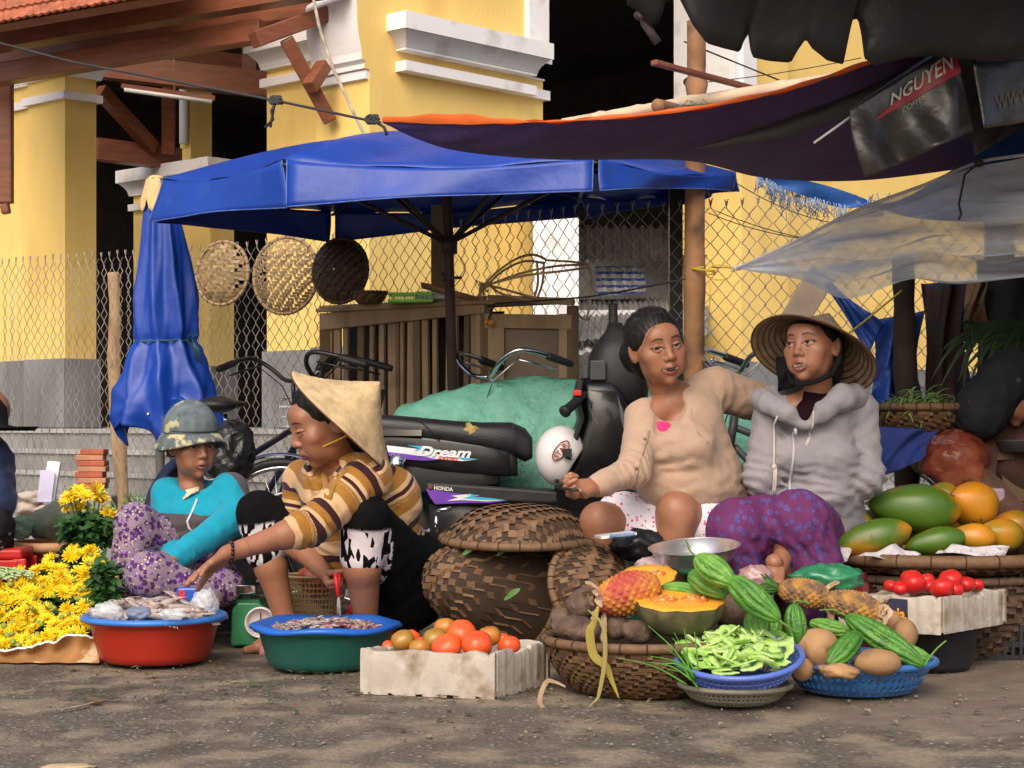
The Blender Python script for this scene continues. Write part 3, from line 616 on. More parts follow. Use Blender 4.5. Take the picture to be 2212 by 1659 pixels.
def hand_flesh(H, wrist, d, palmn, thumb, curl=(.3, .35, .4, .5), spread=.12, tcurl=.3, s=1., tag=0, tabd=.75):
	"palm and five jointed fingers. d: wrist to knuckles, palmn: out of the palm, thumb +1/-1 side along cross(d, palmn)"
	d = unit(d); n = unit(np.array(palmn, float) - d * np.dot(palmn, d)); x = np.cross(d, n) * thumb; w = np.array(wrist, float)
	P = lambda a, b, c: w + (x * a + d * b + n * c) * s
	H.cone(P(0, -.01, 0), P(0, .012, 0), .023 * s, .024 * s, k=.012, flat=(n, .72), tag=tag)
	for a, r in ((.024, .0145), (.008, .0150), (-.010, .0145), (-.024, .0128)): H.cone(P(a * .55, .012, .001), P(a, .078 - abs(a - .008) * .22, 0), r * s, .0112 * s, k=.012, tag=tag)
	H.cone(P(.014, .02, .010), P(.03, .045, .012), .016 * s, .012 * s, k=.012, tag=tag)
	for i, (a, L, r) in enumerate(((.026, .067, .0096), (.009, .075, .0099), (-.009, .070, .0095), (-.0255, .054, .0084))):
		p = P(a, .080 - abs(a - .006) * .25, 0); ang = curl[i] * .75; sp = spread * (1.2 - i * .8)
		for j, (f, rr) in enumerate(((.45, 1.), (.30, .92), (.25, .80))):
			dv = d * math.cos(ang) + n * math.sin(ang) + x * sp * (1 - j * .2); q = p + unit(dv) * L * f * s
			H.cone(p, q, r * s * rr, r * s * rr * .9, k=.004, tag=tag); p = q; ang += curl[i] * (1.15 if j == 0 else .8)
	p = P(.026, .030, .008); ang = .15 + tcurl * .3
	for j, (L, r) in enumerate(((.036, .0108), (.030, .0096), (.024, .0085))):
		dv = x * (tabd * (1 - j * .28)) + d * (.75 + j * .12) + n * (.15 + tcurl * (.3 + j * .45)); q = p + unit(dv) * L * s; H.cone(p, q, r * s, r * .9 * s, k=.006, tag=tag); p = q
	return H
def person(label, loc): return thing('person', label, 'person', loc)
def body_mesh(root, pieces, name='body', m=None):
	"pieces: (V, F, colours) joined into the one body object"
	mb = MB(); cols = []
	for V, F, C in pieces: mb.add(V, F); cols.append(C if np.ndim(C) == 2 else np.tile(np.array(C, float), (len(V), 1)))
	mb.attr['Col'] = np.concatenate(cols); return link(name, mb, m or M['skin'], root)
def flesh_part(root, name, fl, res, m, disp=None, clip=None, attr=None, smooth=1, fr=None):
	V, F = fl.mesh(res, disp, clip, smooth); mb = MB(); W_ = V if fr is None else fr.o + V @ fr.R
	mb.add(W_, F)
	if attr:
		for k, f in attr.items(): mb.attr[k] = f(V)
	return link(name, mb, m, root)
# ------------------------------------------------------------------ people
def cloth_mat(name, c, var=.14, rough=.9, bs=110, bump=.45, sheen=.12, s=22, **k): return mat(name, c, rough, var, s, bump, bs, sheen=sheen if sum(c) > .1 else 0, spec=.12, dist=.004, **k)
def print_mat(name, base, layers, rough=.8):
	"fabric with printed motifs: layers of (scale, lo, hi, colour, share)"
	m = mat(name, base, rough, .12, 14, .2, 240, spec=.15, dist=.003); nt = m.node_tree; N = nt.nodes; L = nt.links; b = P_(m)
	tc = N.new("ShaderNodeTexCoord"); out = b.inputs["Base Color"].links[0].from_socket
	for i, (sc, lo, hi, col, share) in enumerate(layers):
		mp = N.new("ShaderNodeMapping"); mp.inputs["Location"].default_value = (i * 3.1, i * 1.7, i); mp.inputs["Scale"].default_value = (1, .6, 1); L.new(tc.outputs["Object"], mp.inputs[0])
		v = N.new("ShaderNodeTexVoronoi"); v.inputs["Scale"].default_value = sc; L.new(mp.outputs[0], v.inputs[0])
		r = N.new("ShaderNodeValToRGB"); e = r.color_ramp.elements; e[0].position = 0; e[0].color = (0, 0, 0, 1) if lo > 0 else (1, 1, 1, 1); e[1].position = max(lo, .001); e[1].color = (1, 1, 1, 1); x = e.new(hi); x.color = (1, 1, 1, 1); x = e.new(min(1, hi + .04)); x.color = (0, 0, 0, 1); L.new(v.outputs["Distance"], r.inputs[0])
		sp = N.new("ShaderNodeSeparateColor"); L.new(v.outputs["Color"], sp.inputs[0]); lt = N.new("ShaderNodeMath"); lt.operation = 'LESS_THAN'; lt.inputs[1].default_value = share; L.new(sp.outputs[0], lt.inputs[0])
		mu = N.new("ShaderNodeMath"); mu.operation = 'MULTIPLY'; L.new(r.outputs[0], mu.inputs[0]); L.new(lt.outputs[0], mu.inputs[1])
		mx = N.new("ShaderNodeMix"); mx.data_type = 'RGBA'; L.new(mu.outputs[0], mx.inputs[0]); L.new(out, mx.inputs[6]); mx.inputs[7].default_value = (*col, 1); out = mx.outputs[2]
	L.new(out, b.inputs["Base Color"]); return m
def folds(a=.004, sc=(26, 26, 26), b=.002, seed=0.):
	return lambda P: a * np.abs(hsh(P * np.array(sc) + seed, seed)) * 1.3 - a * .5 + b * hsh(P * np.array(sc) * 2.7 + seed, seed + 1)
def bend_folds(spots, base=None):
	"extra creases around joints: (point, direction of the limb, reach, amplitude, pitch)"
	def f(P):
		D = base(P) if base else np.zeros(len(P))
		for c, d, r, a, pt in spots:
			q = P - np.array(c); w = np.exp(-(np.linalg.norm(q, axis=1) / r) ** 2); D = D + a * w * np.sin((q @ unit(d)) * 2 * np.pi / pt + 2.5 * hsh(P * 14) + 1.5 * hsh(P * 30, 2.))
		return D
	return f
M['hat_straw'] = mat('palm_leaf_hat', (.55, .40, .22), .75, .2, 26, .3, 120, dirt=((.36, .24, .12), 12, .55, .2))
M['hat_worn'] = mat('worn_palm_leaf_hat', (.26, .19, .12), .8, .3, 30, .3, 120)
M['hat_rib'] = mat('hat_rib', (.11, .055, .03), .7, .2)
def conical_hat(root, c, axis, R, h, m, ribs=True, seed=0):
	ax = rot_to(axis, (0, 1, .01)); fr = np.stack([ax[0], ax[2], ax[1]]); n = 96; mb = MB()
	t = np.linspace(0, 1, 30); rng = np.random.default_rng(seed)
	pr = np.stack([R * (t ** 1.0) * (1 - .03 * np.sin(t * np.pi)), h * (1 - t) - .012 * np.sin(t * np.pi)], -1); pr[0, 0] = .0015
	def lf(V, a):
		rr = np.linalg.norm(V[..., :2], axis=-1)
		k = .0016 * np.abs(np.sin(a * 44 + 3 * rr * 30)) * (t[:, None] > .04) + .0014 * np.abs(np.sin(t * 16 * np.pi))[:, None]
		V = V.copy(); V[..., 2] += k + .004 * np.sin(a * 3 + seed) * t[:, None] ** 2; return V
	mb.lathe(pr, c, n, ax=fr, fn=lf); hat = link('conical_hat', mb, m, root); k = hat.modifiers.new("solid", 'SOLIDIFY'); k.thickness = .003; k.offset = -1
	mb = MB(); a = np.linspace(0, 2 * np.pi, 97)[:-1]
	for q in ([1.0] + [i / 13 for i in range(4, 13)]):
		r_ = R * q * .985 + .002 * (q == 1); z = h * (1 - q) - .012 * math.sin(q * math.pi) - (.006 if q < 1 else .001)
		P = np.stack([np.cos(a) * r_, np.sin(a) * r_, np.full_like(a, z) + .004 * np.sin(a * 3 + seed) * q * q], -1) @ fr + c; mb.tube(P, .0024 if q < 1 else .0032, 5, closed=True)
	link('rib', mb, M['hat_rib'], hat); return hat
def arms_skin(H, pts, r, **k): return H.chain(pts, r, **k)
def drape(C, pp, y, gap=.004):
	"points of a line pushed back until they touch the cloth"
	out = []
	for a, b_ in pp:
		p = W(a, b_, y)
		for _ in range(40):
			d = min(float(c.at(p[None])[0]) for c in (C if isinstance(C, list) else [C]))
			if d < gap: break
			p = p + V3(0, d * .7, 0)
		out.append(p)
	return out
BLK = cloth_mat('black_cotton', (.010, .009, .010), .3)
def nose_frame(px, py, y, fwd, roll=0., s=1.):
	f = unit(fwd); x = unit(np.cross(f, (0, 0, 1))); x = x * math.cos(roll) + np.cross(x, f) * math.sin(roll); z = np.cross(x, f)
	return Frame(W(px, py, y), np.stack([x, f, z]) * s)          # local +x to the subject's right, mirror-symmetric face
def hat_clip(c, ax, R, h, gap=.036):
	c, ax = np.array(c), unit(ax)
	def f(P): q = P - c; t = q @ ax; r = np.linalg.norm(q - t[:, None] * ax, axis=1); return np.where(r < R + .014, t - h * (1 - r / R) + gap, -1) * .6
	return f
def put_head(fr, hf, paint, res=.0016, clip=None):
	V, F = hf.mesh(res, clip=clip); C = face_paint(V, **paint); return (fr.o + V @ fr.R, F, C)
def skin_cols(V): return np.tile(np.array(SKIN), (len(V), 1)) * (1 + .06 * hsh(V * 20))[:, None]
def limb_piece(H, res): V, F = H.mesh(res); return (V, F, skin_cols(V))
def strands(root, fr, spec, name='hair_strand'):
	mb = MB()
	for pts in spec: mb.tube([fr(*p) for p in pts], np.linspace(.0008, .0004, len(pts)), 4)
	link(name, mb, M['hair'], root)
# ------------------------------------------------------------------ umbrellas and awnings
def tarp_mat(name, c, rough=.35, amt=.25, bump=.35, bs=7, **k):
	m = mat(name, c, rough, .12, 4, bump, bs, spec=.5, dist=.02, **k); return translucent(m, amt)
M['blue_pvc'] = tarp_mat('blue_canvas', (.006, .050, .36), .42, .12, .55, 5, dirt=((.03, .08, .42), 4.5, .58, .2))
M['hem_blue'] = mat('faded_hem', (.07, .13, .40), .6, .3, 30)
M['dark_steel'] = mat('dark_brown_steel', (.035, .018, .014), .5, .3)
M['black_pvc'] = mat('black_umbrella_cloth', (.016, .014, .014), .45, .25, 5, .5, 8, spec=.5, dist=.02)
def catmull(pts, n):
	pts = np.array(pts, float); t = np.linspace(0, len(pts) - 1, n); out = []
	for x in t:
		i = min(int(x), len(pts) - 2); f = x - i; p0, p1, p2, p3 = pts[max(i - 1, 0)], pts[i], pts[i + 1], pts[min(i + 2, len(pts) - 1)]
		out.append(.5 * (2 * p1 + (p2 - p0) * f + (2 * p0 - 5 * p1 + 4 * p2 - p3) * f * f + (3 * p1 - p0 - 3 * p2 + p3) * f ** 3))
	return np.array(out)
def resample(pts, n):
	pts = np.array(pts, float); d = np.concatenate([[0], np.cumsum(np.linalg.norm(np.diff(pts, axis=0), axis=1))]); s = np.linspace(0, d[-1], n)
	return np.stack([np.interp(s, d, pts[:, i]) for i in range(3)], -1)
def blue_umbrella():
	top = [W(350, 388, 7.70), W(612, 345, 6.90), W(1290, 340, 6.70), W(1590, 372, 7.35), W(1500, 405, 8.15), W(1255, 425, 8.35), W(718, 455, 8.40)]
	bot = [W(326, 482, 7.65), W(612, 449, 6.88), W(1288, 413, 6.67), W(1590, 413, 7.37), W(1500, 442, 8.15), W(1255, 471, 8.35), W(718, 523, 8.40)]
	apex = W(962, 286, 7.45); root = thing('market_umbrella', 'big open blue market umbrella with hanging valance over the motorbike', 'umbrella', W(991, 920, 7.64) * V3(1, 1, 0))
	n = 16; ring = [] 
	for i in range(7):
		a, b_ = np.array(top[i]), np.array(top[(i + 1) % 7]); t = np.linspace(0, 1, n, endpoint=False)[:, None]
		ring.append(a + (b_ - a) * t + V3(0, 0, -.035) * (4 * t * (1 - t)))
	ring = np.concatenate(ring); rows = []
	for r in np.linspace(0, 1, 14):
		k = r ** .92; P = apex + (ring - apex) * k; ph = (np.arange(len(ring)) % n) / n; P[:, 2] += -.05 * r * (4 * ph * (1 - ph)) * (1 - r) * 1.5 + .05 * np.sin(r * np.pi) + .006 * np.sin(np.arange(len(ring)) * .9 + r * 7) * r; rows.append(P)
	mb = MB(); mb.grid(np.stack(rows), wrap=True); link('canopy', mb, M['blue_pvc'], root, solid=.002)
	for i in range(7):
		j = (i + 1) % 7; m_ = 26; t = np.linspace(.012, .988, m_)[:, None]; a = np.array(top[i]) * (1 - t) + np.array(top[j]) * t + V3(0, 0, -.035) * (4 * t * (1 - t)); b_ = np.array(bot[i]) * (1 - t) + np.array(bot[j]) * t + V3(0, 0, .012) * (4 * t * (1 - t))
		rows = []
		for v in np.linspace(0, 1, 9):
			P = a * (1 - v) + b_ * v; out = (a.mean(0) - apex) * V3(1, 1, 0); out = unit(out); w = .014 * np.sin(t * 11 + i * 2 + v * 1.5) * v + .02 * np.sin(t * 4.3 + i) * v; rows.append(P + out * w)
		mb = MB(); mb.grid(np.stack(rows)); va = link('valance', mb, M['blue_pvc'], root, solid=.002); hm = MB(); hm.tube(np.concatenate([[r_[0] for r_ in rows], rows[-1], [r_[-1] for r_ in rows[::-1]]]) + V3(0, 0, .001), .0028, 5); link('hem', hm, M['hem_blue'], va)
	mb = MB(); mb.tube([W(991, 920, 7.64) * V3(1, 1, 0), W(966, 430, 7.47), apex - V3(0, 0, .02)], .021, 14); link('pole', mb, M['dark_steel'], root)
	mb = MB(); hub = W(969, 527, 7.45); mb.tube([hub - V3(0, 0, .04), hub + V3(0, 0, .03)], .036, 14); link('runner', mb, M['dark_steel'], root)
	mb = MB(); c = W(973, 600, 7.42); mb.tube([c - V3(.03, 0, 0), c + V3(.045, 0, 0)], .006, 8); mb.tube([c + V3(-.03, 0, .02), c + V3(-.028, 0, -.015)], .009, 8); a = np.linspace(0, 4, 20); mb.tube(c + np.stack([.03 + .03 * np.sin(a), a * 0 - .02, .09 - .035 * a], -1), .002, 5); link('locking_pin', mb, M['dark_steel'], root)
	for i in range(7):
		mid = apex + (np.array(top[i]) - apex) * .55 - V3(0, 0, .03); mb = MB(); mb.tube([hub, mid], .0085, 8); link('strut', mb, M['dark_steel'], root)
		mb = MB(); mb.tube([apex - V3(0, 0, .03), mid - V3(0, 0, .0), np.array(top[i]) - V3(0, 0, .02)], .007, 6); link('rib', mb, M['dark_steel'], root)
blue_umbrella()
def folded_umbrella():
	Y = 7.95; root = thing('folded_umbrella', 'furled blue umbrella tied with a cord and standing by the fence', 'umbrella', G(347, 920 + 3000 / Y))
	prof = [(392, 338, 14), (430, 340, 26), (480, 350, 38), (560, 357, 50), (640, 359, 61), (700, 359, 62), (738, 358, 59), (780, 358, 74), (830, 358, 92), (870, 360, 100), (900, 362, 104), (925, 363, 100)]
	pr = np.array(prof, float); t = np.linspace(0, 1, 60); ys = np.interp(t, np.linspace(0, 1, len(pr)), pr[:, 0]); cx = np.interp(t, np.linspace(0, 1, len(pr)), pr[:, 1]); rr = np.interp(t, np.linspace(0, 1, len(pr)), pr[:, 2])
	n = 120; a = np.arange(n) / n * 2 * np.pi; rows = []
	for i, (y, c, r) in enumerate(zip(ys, cx, rr)):
		f = (y - 392) / 533; amp = .07 + .05 * min(1, f * 2); flare = max(0, (y - 745) / 180)
		k = 1 + 2.2 * amp * (.4 - np.abs(np.sin(a * 4 + .8 * np.sin(f * 5) + .6))) - .05 * np.abs(np.sin(a * 7 + f * 6)) - .07 * np.exp(-((y - 738) / 9) ** 2)
		k += flare * (.09 - .17 * np.abs(np.sin(a * 2.5 + f * 9)) - .11 * np.abs(np.sin(a * 4 - f * 19)) * np.abs(np.sin(a + f * 13)))
		o = W(c, y, Y); q = 1.14 * r / FPX * Y; zz = np.zeros(n)
		if y > 860: zz = -(y - 860) / 65 * (.055 * np.sin(a * 4 + 2.6) + .03 * np.sin(a * 7) - .01)
		rows.append(np.stack([o[0] + q * k * np.cos(a), o[1] + .75 * q * k * np.sin(a), o[2] + zz + .01 * np.sin(a * 6 + f * 30) * f], -1))
	mb = MB(); mb.grid(np.stack(rows), wrap=True); link('canopy', mb, M['blue_pvc'], root, solid=.002)
	mb = MB(); mb.tube([G(347, 920 + 3000 / Y), W(346, 920, Y), W(340, 395, Y)], .020, 10); link('pole', mb, mat('grey_steel', (.12, .115, .115), .5, .2), root)
	mb = MB(); a2 = np.linspace(0, 2 * np.pi, 41)[:-1]; o = W(358, 738, Y); q = 61.5 / FPX * Y; mb.tube(np.stack([o[0] + q * np.cos(a2), o[1] + .78 * q * np.sin(a2), o[2] + .004 * np.cos(a2)], -1), .004, 6, closed=True)
	g = W(417, 740, Y - .06)
	for s in (-1, 1):
		th = np.linspace(0, np.pi * 2, 14); mb.tube(g + np.stack([s * .012 + .012 * np.cos(th), th * 0, .016 + .02 * np.sin(th)], -1), .002, 5)
	for k in range(6): mb.tube([g, g + V3(.006 + .004 * k, 0, -.03), g + V3(.002 + .007 * k, .005, -.07 - .003 * k)], .0018, 5)
	link('tie', mb, mat('green_cord', (.02, .09, .075), .7), root)
	mb = MB(); P = []
	for i, f in enumerate(np.linspace(0, 1, 8)):
		a3 = np.linspace(2.2, 6.9, 22); r_ = (16 + 16 * f) / FPX * Y; o = W(334 + 3 * f, 386 + 48 * f, Y); P.append(np.stack([o[0] + r_ * np.cos(a3) * (1 + .12 * np.sin(a3 * 6)), o[1] + r_ * np.sin(a3), o[2] - f * .05 * np.abs(np.sin(a3 * 3.5 + 1)) + .006 * np.sin(a3 * 5)], -1))
	mb.grid(np.stack(P)); c_ = W(334, 385, Y); mb.ball(c_ + V3(.006, 0, .0), (.034, .03, .012), 12); link('torn_cap', mb, cloth_mat('torn_cream_cloth', (.62, .42, .20)), root, solid=.002)
	mb = MB(); c = W(320, 895, Y - .19)
	mb.ball(c, (.008, .005, .008), 10); link('eyelet', mb, M['chrome'], root)
folded_umbrella()
def orange_tarp():
	root = thing('orange_tarp', 'sagging tarp awning, dark purple underneath with a bright orange edge', 'awning', W(1500, 240, 5.8))
	near = catmull([W(826, 262, 6.6), W(960, 264, 6.2), W(1100, 266, 5.95), W(1250, 262, 5.8), W(1480, 240, 5.7), W(1700, 196, 5.65), W(1880, 138, 5.6), W(2060, 92, 5.6)], 70)
	far = catmull([W(826, 264, 6.62), W(900, 300, 6.5), W(1000, 328, 6.35), W(1200, 345, 6.25), W(1480, 347, 6.3), W(1650, 384, 6.5), W(1860, 390, 6.6), W(2110, 360, 6.7)], 70)
	v = np.linspace(0, 1, 18); rows = []
	for x in v:
		P = near * (1 - x) + far * x; u = np.linspace(0, 1, 70); P[:, 2] += -.035 * np.sin(np.pi * x) * np.sin(np.pi * u) + .007 * np.sin(u * 44 + 5 * x) * (1 - abs(2 * x - 1)) + .006 * np.sin(u * 60) * (x < .1); rows.append(P)
	R_ = np.stack(rows); mb = MB(); mb.grid(R_); tm = tarp_mat('purple_tarp_underside', (.080, .045, .190), .6, .2, .35, 14, stretch=(1, 4, 1)); link('underside', mb, tm, root)
	om = tarp_mat('orange_tarp_face', (.86, .17, .02), .5, .35, .2, 14); mb = MB(); mb.grid(R_ + V3(0, 0, .006)); link('top_face', mb, om, root)
	h = near.copy(); u = np.linspace(0, 1, 70); wd = .62 * (.012 + .026 * np.exp(-((u - .16) / .10) ** 2) - .010 * np.exp(-((u - .36) / .09) ** 2) + .004 * np.sin(u * 70))[:, None] * V3(0, -.2, 1)
	mb = MB(); mb.grid(np.stack([h - wd * .35 + V3(0, -.012, 0), h + wd * .4 + V3(0, -.016, .002), h + wd + V3(0, -.004, .004), h + wd * .9 + V3(0, .02, .004)])); link('hem', mb, om, root)
	mb = MB(); st = catmull([W(1500, 322, 5.9), W(1700, 270, 5.82), W(1870, 205, 5.72), W(2055, 118, 5.62)], 30); w_ = np.minimum(1, np.linspace(0, 1, 30) * 3)[:, None]; mb.grid(np.stack([st + V3(0, -.01, .022) * w_, st + V3(0, -.02, -.01) * w_, st + V3(0, -.01, -.04) * w_])); link('dark_band', mb, M['black_pvc'], root)  # dark band across the tarp, tapering out at its left end
	mb = MB(); mb.tube([W(1758, 309, 5.5), W(1838, 252, 5.5)], .004, 6); solo('white_stick', mb, M['white_plastic'], 'thin white rod poking out beneath the purple tarp', 'stick')
orange_tarp()
def near_umbrella():
	root = thing('black_umbrella', 'torn black umbrella with ragged hanging edge above the right-hand stall', 'umbrella', (1.25, 5.3, 0)); Y = 4.9
	edge = [(1352, -14), (1356, 12), (1378, 20), (1398, 40), (1408, 50), (1424, 48), (1436, 5), (1466, -6), (1495, 57), (1525, 97), (1560, 106), (1598, 113), (1607, 88), (1618, 70), (1622, 100), (1628, 121), (1665, 130), (1708, 136), (1722, 110), (1738, 87), (1752, 108), (1785, 133), (1822, 140), (1824, 90), (1829, 52), (1842, 40), (1856, 37), (1862, 72), (1866, 127), (1890, 145), (1950, 128), (2010, 120), (2061, 121), (2110, 128), (2175, 131), (2230, 118), (2330, 100)]
	e = np.array([W(a, b_, Y + .0007 * (a - 1352)) for a, b_ in edge]); e = resample(e, 150); n = len(e)
	top = np.stack([np.linspace(e[0, 0] + .03, e[-1, 0], n), np.linspace(Y - .02, e[-1, 1] - .05, n), np.linspace(2.05, 2.15, n)], -1)
	mb = MB(); mb.grid(np.stack([top * (1 - v) + e * v + V3(0, 1, 0) * .02 * np.sin(np.linspace(0, 26, n))[:, None] * v for v in np.linspace(0, 1, 7)])); link('valance', mb, M['black_pvc'], root, solid=.002)
	ap = V3(1.35, 5.15, 2.6); rim = [V3(.31, 4.88, 2.05), V3(.55, 4.6, 2.07), V3(1.7, 4.7, 2.12), V3(2.3, 5.0, 2.15), V3(2.1, 5.5, 2.22), V3(1.35, 5.6, 2.24), V3(.6, 5.4, 2.18)]
	rim[0] = top[0]; mb = MB(); rr = resample(rim + [rim[0]], 71)[:-1]; mb.grid(np.stack([ap + (rr - ap) * k + V3(0, 0, .06 * math.sin(k * 3.14)) for k in np.linspace(.01, 1, 12)]), wrap=True); link('canopy', mb, M['black_pvc'], root, solid=.002)
	for r in rim:
		mb = MB(); mb.tube([ap - V3(0, 0, .02), r - V3(0, 0, .02)], .009, 6); link('rib', mb, M['dark_steel'], root)
	mb = MB(); mb.tube([V3(1.95, 5.3, 0), V3(1.95, 5.3, 1.5), ap], .02, 10); link('pole', mb, M['dark_steel'], root)
	mb = MB(); mb.tube([W(1388, 8, 5.0), W(1392, 50, 4.98), W(1420, 92, 5.0)], .012, 8); mb.tube([W(1376, 36, 4.95), W(1430, -6, 5.0)], .013, 8); link('broken_rib', mb, mat('grey_violet_tube', (.09, .06, .075), .5), root)
near_umbrella()
def coffee_umbrella():
	root = thing('coffee_umbrella', 'black umbrella whose creased flaps carry red and white lettering', 'umbrella', (1.7, 6.2, 0)); Y = 5.45
	m = mat('black_vinyl', (.028, .024, .022), .33, .3, 5, .6, 7, spec=.6, dist=.02, dirt=((.11, .085, .07), 9, .55, .25))
	c = [W(1836, 236, Y), W(2060, 96, Y + .05), W(2112, 278, Y + .02), W(1868, 388, Y)]
	def S(u, v, lift=0.):
		top = np.array(c[0]) * (1 - u) + np.array(c[1]) * u; bot = np.array(c[3]) * (1 - u) + np.array(c[2]) * u
		k = v; p = top * (1 - k) + bot * k; p = p + V3(-.015, 0, 0) * math.sin(k * 3.14) * (1 - u)
		w = .030 * math.sin(u * 8 + k * 2.2) * k + .018 * math.sin(u * 15 + 2 - k * 3) * k - .05 * math.exp(-((u - .97) / .1) ** 2) * k
		return p + V3(0, -1, 0) * (w + lift)
	mb = MB(); mb.grid([[S(u, v) for u in np.linspace(0, 1, 50)] for v in np.linspace(0, 1, 24)]); fl = link('flap', mb, m, root, solid=.003)
	mb = MB(); mb.grid([[S(.38 + .62 * u, .02 + .30 * v - (.0 if v < .5 else .0) + .14 * (1 - u) * v * 0 + .07 * (1 - u), .006) for u in np.linspace(0, 1, 26)] for v in np.linspace(0, 1, 8)][::-1])
	tri = MB(); tri.grid([[S(.22 + (.78 - .0) * (u), .33 + .02 * (1 - u) - (.30 * u + .02) * v, .006) for u in np.linspace(0, 1, 26)] for v in np.linspace(0, 1, 8)]); link('red_panel', tri, mat('red_print', (.26, .022, .03), .45, .25, 14), fl)
	wh = mat('worn_white_print', (.45, .41, .38), .5, .3, 30)
	decal('NGUYEN', lambda x, y: S(.36 + .60 * x, (.27 - .02 * x) - (.13 + .07 * x) * y, .010), wh, fl, shear=.25, bold=.01, ntri=3)
	decal('COFFEE', lambda x, y: S(.45 + .22 * x, .44 - .03 * x - .065 * y, .007), mat('faded_yellow_print', (.30, .27, .16), .5, .3, 30), fl, shear=.2, ntri=3)
	d = [W(2100, 128, Y + .04), W(2360, 118, Y + .25), W(2350, 235, Y + .25), W(2122, 280, Y + .03)]
	def S2(u, v, lift=0.):
		p = (np.array(d[0]) * (1 - u) + np.array(d[1]) * u) * (1 - v) + (np.array(d[3]) * (1 - u) + np.array(d[2]) * u) * v
		return p + V3(0, -1, 0) * (.02 * math.sin(u * 9 + v * 2) * v + lift)
	mb = MB(); mb.grid([[S2(u, v) for u in np.linspace(0, 1, 36)] for v in np.linspace(0, 1, 16)]); f2 = link('flap', mb, m, root, solid=.003)
	decal('WWW.T', lambda x, y: S2(.14 + .42 * x, .78 - .1 * x - .22 * y, .006), mat('faded_brown_print', (.13, .10, .075), .6, .3, 30), f2, ntri=3)
	ap = V3(1.85, 5.95, 2.3); rim = [np.array(c[0]), np.array(c[1]), np.array(d[1]), V3(2.7, 6.2, 1.8), V3(2.7, 7.3, 1.75), V3(1.85, 7.3, 1.70), V3(1.3, 6.0, 1.78)]  # rim stretched to the right and back to darken the stall below
	rr = resample(rim + [rim[0]], 71)[:-1]; mb = MB(); mb.grid(np.stack([ap + (rr - ap) * k for k in np.linspace(.01, 1, 10)]), wrap=True); link('canopy', mb, M['black_pvc'], root, solid=.002)
	mb = MB(); mb.tube([V3(1.9, 6.6, 0), V3(1.85, 6.5, 1.4), ap], .02, 10); link('pole', mb, M['dark_steel'], root)
coffee_umbrella()
def frayed_tarp():
	m = translucent(mat('blue_woven_tarp', (.03, .12, .42), .5, .25, 12, .3, 60), .3)
	root = thing('frayed_tarp', 'ragged blue woven tarp with fringed edge tied to the fence top', 'tarp', W(1880, 440, 7.2))
	up = catmull([W(1640, 372, 7.0), W(1720, 385, 7.05), W(1800, 405, 7.1), W(1865, 428, 7.1), W(1890, 440, 7.1), W(1960, 425, 6.9), W(2100, 340, 6.7), W(2260, 250, 6.6)], 60); lo = catmull([W(1636, 378, 7.0), W(1680, 405, 7.05), W(1740, 425, 7.08), W(1820, 448, 7.1), W(1885, 450, 7.1), W(1980, 470, 7.15), W(2100, 480, 7.2), W(2260, 470, 7.2)], 60)
	mb = MB(); mb.grid(np.stack([up * (1 - v) + lo * v + V3(0, .02, 0) * np.sin(np.linspace(0, 20, 60))[:, None] * v for v in np.linspace(0, 1, 8)])); link('sheet', mb, m, root)
	mb = MB(); rng = np.random.default_rng(5)
	for i in range(110):
		p = lo[int(rng.integers(0, 27))] + V3(rng.normal(0, .006), 0, 0); L = .03 + .05 * rng.random() * (1 if i % 9 else 2.2); mb.tube([p + V3(0, 0, .01), p + V3(rng.normal(.004, .01), rng.normal(0, .01), -L * .5), p + V3(rng.normal(.008, .016), rng.normal(0, .01), -L)], .0017, 4)
	k = W(1884, 448, 7.08)
	for i in range(16): mb.tube([k, k + V3(*rng.normal(0, .03, 3)), k + V3(rng.normal(.02, .04), 0, -.06 * rng.random())], .0022, 4)
	link('fringe', mb, mat('pale_blue_threads', (.20, .30, .50), .7), root)
frayed_tarp()
